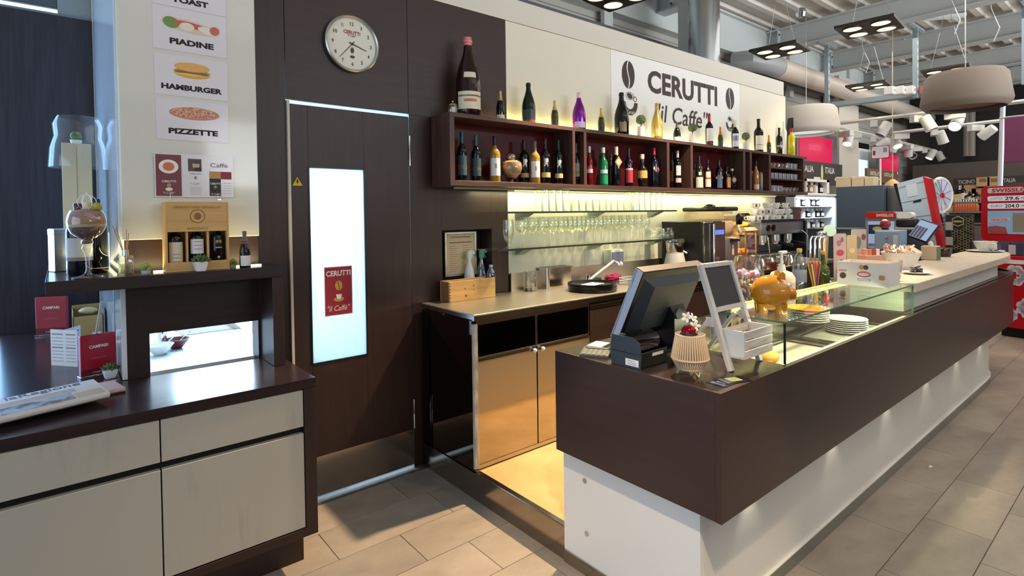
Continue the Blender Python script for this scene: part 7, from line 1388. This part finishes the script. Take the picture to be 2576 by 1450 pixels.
# pale pillar and window between the screens
x0, x1, _, _ = slab_at(2112, 2160, 300, 460, 4.3); struct('column_pale', bx(x0, x1, 4.3, 4.6, 0, 4.2, .005), flat((206, 198, 184), .5))
x0, x1, z0, z1 = slab_at(2160, 2188, 376, 448, 4.55); w2 = struct('window_2', bx(x0, x1, 4.60, 4.61, z0, z1), emis('window_sky', (196, 236, 255), 1.5)); struct('window_frame', bx(x0 - .04, x1 + .04, 4.58, 4.60, z1, z1 + .12), BLACK, w2); struct('window_frame', bx(x1, x1 + .5, 4.58, 4.60, z0, z1), flat((196, 200, 206)), w2); struct('window_blind', bx(x0, x1, 4.59, 4.60, z1 - .25, z1), flat((230, 236, 240)), w2)
winebar(2178, 2255, 432, 458, (('DISTILLATI', -.5, .62), ('DISTILLATI', .4, .62)), 'brown shelf header with spirits lettering behind the price pole', 4.2).children[0].data.materials[0] = flat((120, 92, 66), .5)
x0, x1, z0, z1 = slab_at(2205, 2262, 458, 520, 4.2); wsh = thing('spirits_shelf', 'warm lit wooden spirits shelf behind the slate cabinet', 'shelf', ((x0 + x1) / 2, 4.15, 0)); w_ = (x1 - x0) / 2; obj('back', bx(-w_, w_, .1, .14, 0, z1), flat((160, 120, 76)), wsh)
for k in range(3): obj('shelf_board', bx(-w_, w_, -.2, .1, z0 + .3 * k - .3, z0 + .3 * k - .27, .002), flat((110, 78, 50)), wsh)
p = ony(2250, 480, 3.2); cs_ = thing('chef_sign', 'black standing sign behind the label printer', 'sign', (p.x, 3.2, 0)); x0, x1, z0, z1 = slab_at(2232, 2270, 494, 528, 3.2); obj('board', bx(x0 - p.x, x1 - p.x, 0, .02, z0 - .6, z1, .002), flat((40, 42, 48)), cs_); lettering('Chef', flat((190, 190, 190)), cs_, ((x0 + x1) / 2 - p.x, -.002, z0 + (z1 - z0) * .6), (x1 - x0) * .5, (z1 - z0) * .3, shear=.3); obj('foot', bx(x0 - p.x, x1 - p.x, -.1, .1, 0, .02), BLACK, cs_)
p = ony(2245, 450, 3.0); pf_ = thing('ham_leg', 'hanging pale ham leg behind the display tower', 'ham', (p.x, 3.0, p.z - .35)); obj('leg', lathe([(0, -.25), (.05, -.22), (.10, -.02), (.13, .15), (.10, .28), (.03, .34), (0, .35)], 14), flat((226, 186, 130), .6), pf_); obj('cord', tube([(0, 0, .34), (0, 0, 4.7 - pf_.location.z)], .008, 5), flat((196, 180, 150)), pf_)
# price pole sign
ym, w_, z0, z1 = slab_x(2192, 2238, 365, 401, 8.38); pp_ = fthing('price_pole', 'white price board with red border on a thin pole', 'sign', 8.38, ym, SLT + .0005)
z0 -= SLT; z1 -= SLT
obj('board', prism_y(rrect(-w_, w_, z0, z1, .025, 4), -.006, .006), flat((176, 50, 60)), pp_); obj('face', prism_y(rrect(-w_ + .008, w_ - .008, z0 + .008, z1 - .008, .02, 4), -.010, -.006), flat((226, 222, 232)), pp_); obj('print', bx(-w_ * .78, -w_ * .52, -.012, -.010, z0 + .05, z1 - .06), flat((150, 40, 60)), pp_); obj('print', bx(w_ * .35, w_ * .75, -.012, -.010, z0 + .08, z0 + .14), flat((150, 146, 156)), pp_); obj('pole', cyl(.011, .01, z0, 8), flat((236, 226, 230)), pp_); obj('base', cyl(.07, 0, .01, 16), WHITE, pp_)

# far wall: shelves with wine
FXW = 16.6
def onfar(px, py): q = onx(px, py, FXW); return q.y, q.z
def farboard(px0, px1, py0, py1, s, label):
    (ya, za), (yb, zb) = onfar(px0, py1), onfar(px1, py0); t = thing('shelf_header', label, 'sign', (FXW, (ya + yb) / 2, za)); w_ = abs(ya - yb) / 2; h_ = zb - za
    obj('board', bx(0, .05, -w_, w_, 0, h_, .004), flat((62, 56, 54), .5), t); lettering(s, flat((210, 206, 200)), t, (-.003, w_ * .42, h_ * .62), w_ * .78, h_ * .36, rot=LEFTF, bold=.02); return t, w_, h_
farboard(2399, 2512, 444, 475, 'TICINO', 'dark shelf header with regional wine lettering on the far wall'); farboard(2514, 2600, 440, 472, 'ITALIA', 'dark shelf header with country lettering above the red kiosk')
y0, z0 = onfar(2390, 516); y1, z1 = onfar(2576, 470)
fsh = thing('far_wine_rack', 'long dark wine rack along the far wall', 'shelf', (FXW - .1, (y0 + y1) / 2, 0)); L2 = abs(y0 - y1) / 2 + .3
zsh = [onfar(2430, 508)[1], onfar(2430, 532)[1], onfar(2430, 560)[1]]
obj('back', bx(.06, .1, -L2, L2, 0, z1 + .1), flat((80, 74, 70)), fsh)
for z in zsh: obj('shelf_board', bx(-.3, .06, -L2, L2, z - .04, z, .004), flat((130, 126, 122)), fsh)
obj('base_cabinet', bx(-.3, .06, -L2, L2, 0, zsh[2] - .06), flat((110, 104, 100)), fsh)
for k in range(9):
    y_, z_ = onfar(2396 + 8.5 * k, 500); tall = onfar(2400, (480, 483, 478, 470, 466, 488, 484, 490, 486)[k])[1] - zsh[0]
    bottle('dark wine bottle on the upper rack of the far wall, %s from the left' % ('first', 'second', 'third', 'fourth', 'fifth', 'sixth', 'seventh', 'eighth', 'ninth')[k], (FXW - .28, y_, zsh[0] + .001), .055, tall, 'bordeaux', GBLACK, FWHT if k % 2 else FBLK, labels=((.15, .5, 70, (CR, WHL, (150, 130, 90))[k % 3]),), group='bottles on the far wine rack', rz=-math.pi / 2)
for k in range(9):
    y_, z_ = onfar(2414 + 6.5 * k, 520); bottle('rosé bottle before the far rack, %s from the left' % ORD[k], (FXW - .36, y_, zsh[1] + .001), .05, onfar(2430, 502)[1] - zsh[1], 'sparkling', mat('rose_glass', (222, 116, 76), .12), FWHT, .7, (), group='rosé bottles on the far wine rack')
obj('rose_ledge', bx(-.36, -.3, -L2, L2, zsh[1] - .04, zsh[1], 0), flat((130, 126, 122)), fsh)
for k, (px, py) in enumerate(((2405, 522), (2428, 517), (2412, 528))): y_, z_ = onfar(px, py + 5); tag(obj('gift_pack', bx(-.08, .08, -.1, .1, 0, .2, .004), flat((226, 206, 140)), loc=(FXW - .26, y_, zsh[1] + .001 if k < 2 else zsh[1] + .202)), 'small cream gift pack on the far rack, %s' % ('left one', 'right one', 'upper one')[k], 'box')
for k, (px, pyt, pyb) in enumerate(((2479, 447, 470), (2507, 445, 470), (2438, 466, 500), (2470, 474, 500))): (y_, za), (_, zb) = onfar(px, pyb), onfar(px, pyt); t = thing('wine_gift_carton', 'tan wine gift carton on the far shelf, %s' % ('left of the kiosk pole', 'at the kiosk pole', 'behind the dark bottles', 'beside the kiosk edge')[k], 'box', (FXW - (.2 if k < 2 else .11), y_, (zsh[0] if k > 1 else za) + .001)); obj('carton_body', bx(-.06, .06, -.12 if k < 2 else -.16, .12 if k < 2 else .16, 0, zb - (zsh[0] if k > 1 else za), .004), flat((206, 170, 120), .6), t); obj('mark', bx(-.063, -.06, -.06, .06, .1, .18), flat((150, 110, 66)), t)
# grey boards and dark void in the upper part of the far wall
for z0_, z1_, c_ in ((onfar(2450, 405)[1], 4.7, (44, 42, 42)),): struct('upper_dark_panel', bx(FXW + .5, FXW + .55, onfar(2576, 380)[0] - 3, onfar(2330, 380)[0], z0_, z1_), flat(c_), far)
struct('grey_wall_panel', bx(FXW + .3, FXW + .4, onfar(2576, 380)[0] - 3, onfar(2335, 380)[0] + .4, 0, onfar(2450, 405)[1]), flat((104, 94, 86), .6), far)
for px in (2428, 2438): y_ = onfar(px, 350)[0]; struct('down_pipe', tube([(FXW + .2, y_, onfar(px, 392)[1]), (FXW + .2, y_, 4.65)], .08, 10), flat((150, 140, 130)), far)
# hanging purple banner and its pole
q0 = onz(2527, 180, 3.6)
px_ = onx(2520, 300, 9.0); pb = thing('purple_banner', 'tall purple hanging banner at the right edge', 'banner', (9.4, px_.y - .1, 0)); ya, za = onx(2526, 410, 9.4).y, onx(2526, 410, 9.4).z; zb = onx(2526, 298, 9.4).z
obj('cloth', bx(0, .03, -1.2, ya - px_.y + .1, za, zb, .004), flat((124, 62, 96), .5), pb); obj('upper_rod', tube([(.015, -1.25, zb + .01), (.015, ya - px_.y + .15, zb + .01)], .012, 6), ALU, pb)
q1, q2 = onx(2516, 470, 10.6), onx(2526, 180, 10.6); kp = thing('kiosk_pole', 'thin bright steel pole rising beside the purple banner', 'pole', (10.6, q1.y, 0)); obj('pole', tube([(0, 0, .02), (0, 0, q1.z), (0, q2.y - q1.y, q2.z)], .032, 10), mat('pole_steel', (206, 210, 220), .3, .5), kp); obj('base', cyl(.15, 0, .02, 20), ALU, kp)

# ================================================================ LAMPS AND RAILS UNDER THE ROOF
WARM = (1.0, .80, .56)
lampm = emis('lamp_glow', (255, 218, 150), 3.2)
def panel_lamp(px, py, z, label, rz=0.0, power=60, target=None):
    c_ = onz(px, py, z); t = thing('panel_lamp', label, 'lamp', (c_.x, c_.y, z), rz, 'square ceiling lamps')
    obj('frame', hole_plate(-.27, .27, -.27, .27, -.001, .001, -.001, .001, 0, .03), mat('lamp_bronze', (50, 42, 36), .5), t)
    for i in (-1, 1):
        for j in (-1, 1):
            s_ = obj('lamp_shell', lathe([(.088, -.012), (.095, -.012), (.097, 0), (.088, 0)], 20), mat('lamp_bronze', (50, 42, 36), .5), t, (i * .13, j * .13, 0)); obj('bulb_lens', lathe([(0, -.004), (.088, -.006)], 20), lampm, s_)
    for i in (-1, 1): obj('suspension_wire', tube([(i * .24, i * .24, .03), (i * .05, i * .05, .75), (i * .05, i * .05, 4.7 - z)], .003, 4), ALU, t)
    tg_ = target or (c_.x, c_.y, 0)
    spot_light('panel_lamp_light', (c_.x, c_.y, z - .03), tg_, power, WARM, 120, .6, .16)
panel_lamp(1962, 130, 3.5, 'square four bulb ceiling lamp over the end of the back wall', .1, 70)
panel_lamp(2187, 72, 3.5, 'square four bulb ceiling lamp nearest over the bar end', .1, 110)
panel_lamp(2186, 219, 3.5, 'square four bulb ceiling lamp farthest back above the cable tray', .1, 60)
panel_lamp(2382, 181, 3.5, 'square four bulb ceiling lamp above the taupe drum shade', .1, 70)
panel_lamp(1552, -8, 3.5, 'square four bulb ceiling lamp over the sign at the top edge', .1, 60)
# lamps over the bar outside the view, second and fourth are fill added for counter end and worktop
for k, (x, y, tx, ty, pw2, an) in enumerate(((3.3, 2.25, 1.8, 2.05, 860, 56), (.2, -.2, 1.72, 1.35, 330, 24), (2.9, -.35, 2.4, .95, 45, 60), (4.0, 1.6, 4.0, 2.6, 420, 70))): spot_light('bar_spot_and_fill', (x, y, 3.45), (tx, ty, 0), pw2, (1, .74, .46) if k == 0 else WARM, an, .35, .06)
# drum shades
def drum(px, pyt, pyb, wpx, Y, label, c_, lit):
    a_, b_ = ony(px, pyb, Y), ony(px, pyt, Y); d_ = Vector((a_.x, Y, 0)).dot(Vector((_f.x, _f.y, 0))); r_ = wpx / 2 * d_ / FPX; h_ = b_.z - a_.z
    t = thing('drum_pendant', label, 'lamp', (a_.x, Y, a_.z)); m_ = mat('drum_' + label[:5].strip(), c_, .7)
    obj('shade', lathe([(r_ * .86, .01), (r_ * .97, h_ * .12), (r_, h_ * .22), (r_ * .90, h_ * .9), (r_ * .82, h_), (0, h_), (0, h_ - .01), (r_ * .80, h_ - .012), (r_ * .88, h_ * .88), (r_ * .97, h_ * .22), (r_ * .84, .01)], 40), m_, t); obj('diffuser', lathe([(0, .06), (r_ * .86, .06)], 40), emis('drum_diffuser', (236, 240, 244), .75) if lit else flat((140, 118, 100)), t)
    obj('suspension_wire', tube([(0, 0, h_), (0, 0, 4.7 - a_.z)], .006, 5), ALU, t)
drum(2028, 272, 340, 150, 3.62, 'white fabric drum pendant at the end of the back wall', (222, 212, 198), True)
drum(2428, 184, 276, 185, 1.68, 'taupe fabric drum pendant at the right above the kiosk', (136, 122, 110), False)
# rails with spotlights
TRK = flat((208, 206, 200), .4)
def rail(pa, pb_, z, label): a_, b_ = onz(*pa, z), onz(*pb_, z); return tag(obj('track_rail', tube([a_, b_], .03, 4), TRK), label, 'rail'), a_, b_
_, ra, rb = rail((2098, 312), (2640, 247), 3.0, 'long white track rail crossing under the drum shades'); _, rc, rd = rail((2246, 335), (2524, 303), 3.0, 'short white track rail before the purple banner'); _, re, rf_ = rail((2090, 316), (2378, 385), 3.0, 'white track rail running away to the far wall')
th = None; lens_on = emis('track_lens', (255, 250, 236), 10.0); lens_off = flat((60, 58, 56))
def head(px, py, z, lit, label, tilt=(.5, 0), turn=0.0):
    c_ = onz(px, py, z); t = thing('track_spotlight', label, 'spotlight', (c_.x, c_.y, z - .03), turn, 'spotlights on the track rails')
    obj('adapter', bx(-.12, .12, -.05, .05, -.10, 0, .004), TRK, t); h_ = obj('head', lathe([(0, .15), (.07, .15), (.075, .14), (.085, -.08), (.075, -.08), (.07, -.05)], 18), TRK, t, (.06, -.12, -.16), (tilt[0], tilt[1], 0)); obj('lens', cyl(.074, -.06, -.055, 18), lens_on if lit else lens_off, h_)
for k, (px, py, lit, z) in enumerate(((2198, 301, 0, 3.0), (2312, 287, 0, 3.0), (2402, 277, 1, 3.0), (2268, 333, 1, 3.0), (2350, 324, 0, 3.0), (2455, 311, 1, 3.0), (2128, 326, 1, 3.0), (2148, 331, 0, 3.0), (2196, 342, 0, 3.0), (2230, 350, 1, 3.0), (2282, 362, 1, 3.0), (2304, 367, 0, 3.0), (2326, 372, 1, 3.0), (2350, 378, 0, 3.0), (2360, 380, 1, 3.0), (2374, 384, 0, 3.0))):
    nm_ = ('first', 'second', 'third', 'fourth', 'fifth', 'sixth', 'seventh', 'eighth', 'ninth', 'tenth')
    where = ('long crossing rail, %s from the left' % nm_[k]) if k < 3 else ('short rail by the banner, %s from the left' % nm_[k - 3]) if k < 6 else ('rail running to the far wall, %s from the near end' % nm_[k - 6])
    head(px, py, z, lit, ('lit' if lit else 'unlit') + ' white spotlight on the ' + where, ((.5, -.3, .9)[k % 3], (.2, -.3, .4)[k % 3]), (.3, -.6, 1.2, 2.0)[k % 4])
# cable tray with junction boxes, hung from perforated channels
za_ = 3.25; ta, tb_ = onz(2086, 271, za_), onz(2360, 237, za_); ct_ = thing('cable_tray', 'galvanised cable tray hanging behind the drum shades', 'cable tray', ((ta.x + tb_.x) / 2, (ta.y + tb_.y) / 2, za_)); dx_, dy_ = tb_.x - ta.x, tb_.y - ta.y; ln = math.hypot(dx_, dy_); ang = math.atan2(dy_, dx_)
GALV = mat('galvanised', (156, 170, 176), .4, .4)
obj('tray_bed', bx(-ln / 2, ln / 2, -.09, .09, 0, .006), GALV, ct_, (0, 0, 0), (0, 0, ang)); obj('tray_side', bx(-ln / 2, ln / 2, -.094, -.09, 0, .07), GALV, ct_, (0, 0, 0), (0, 0, ang)); obj('tray_side', bx(-ln / 2, ln / 2, .09, .094, 0, .07), GALV, ct_, (0, 0, 0), (0, 0, ang))
for k, px in enumerate((2238, 2264, 2288, 2328)): q = onz(px, 243 - (px - 2086) * .02, za_); t = thing('junction_box', ('white junction box on the cable tray, left one', 'white junction box on the cable tray, middle one', 'white junction box on the cable tray, right one', 'red and clear emergency box on the cable tray')[k], 'box', (q.x, q.y, za_ + .0065)); obj('case', bx(-.06, .06, -.06, .06, 0, .12, .008), flat((232, 230, 226) if k < 3 else (206, 110, 96)), t); obj('lid', bx(-.053, .053, -.064, -.06, .007, .113), flat((222, 220, 216) if k < 3 else (196, 90, 80)), t); obj('knockout', disc_y(cyl(.02, 0, .004, 12)), flat((150, 146, 142)), t, (0, -.064, .06))
for k, (px, py0, py1) in enumerate(((2081, 130, 268), (2303, 78, 240), (2578, 10, 205))):
    b_ = onz(px, py1, za_); t = thing('channel_hanger', 'perforated steel hanger channel, %s' % ('left of the cable tray', 'right of the cable tray', 'at the right edge')[k], 'hanger', (b_.x, b_.y, za_ - .04)); H_ = 4.25 - za_ + .04; obj('channel', prism([(-.03, -.03), (.03, -.03), (.03, .03), (.022, .03), (.022, -.022), (-.022, -.022), (-.022, .03), (-.03, .03)], 0, H_), GALV, t)
    for j in range(9): obj('slot', bx(-.009, .009, -.0312, -.030, .08 + j * .11, .12 + j * .11), flat((60, 70, 76)), t)
    obj('top_clamp', tube([(-.35, .0, H_ + .02), (.35, 0, H_ + .02)], .035, 6), GALV, t)
# loose wires and a camera under the roof
p = onz(2015, 35, 4.5); cam2 = thing('ceiling_camera', 'small silver ceiling spotlight on a wire at the roof beams', 'spotlight', (p.x, p.y, 4.45)); obj('body', lathe([(0, 0), (.06, 0), (.08, .06), (.05, .13), (0, .14)], 14), CHROME, cam2); obj('suspension_wire', tube([(0, 0, .14), (0, 0, .22)], .004, 4), ALU, cam2)
for k, (px, py) in enumerate(((2175, 150), (2400, 40), (2500, 60))):
    q = onz(px, py, 4.0); tag(obj('loose_cable', tube([(q.x + .0, q.y, 4.7), (q.x + .03, q.y + .05, 4.5), (q.x - .04, q.y + .02, 4.2), (q.x + .06, q.y - .05, 3.95), (q.x + .12, q.y + .02, 3.8)], .006, 4), flat((196, 196, 196))), 'loose grey cable hanging from the roof, %s' % ('over the far lamp', 'above the drum shade', 'at the right edge')[k], 'cable')
# tiny litter on the floor
q = onz(2340, 1175, 0); tag(obj('paper_scrap', prism([(-.02, -.006), (.015, -.01), (.022, .004), (-.01, .008)], 0, .0015), WHITE, loc=(q.x, q.y, .0005)), 'tiny white paper scrap on the floor before the counter', 'litter')
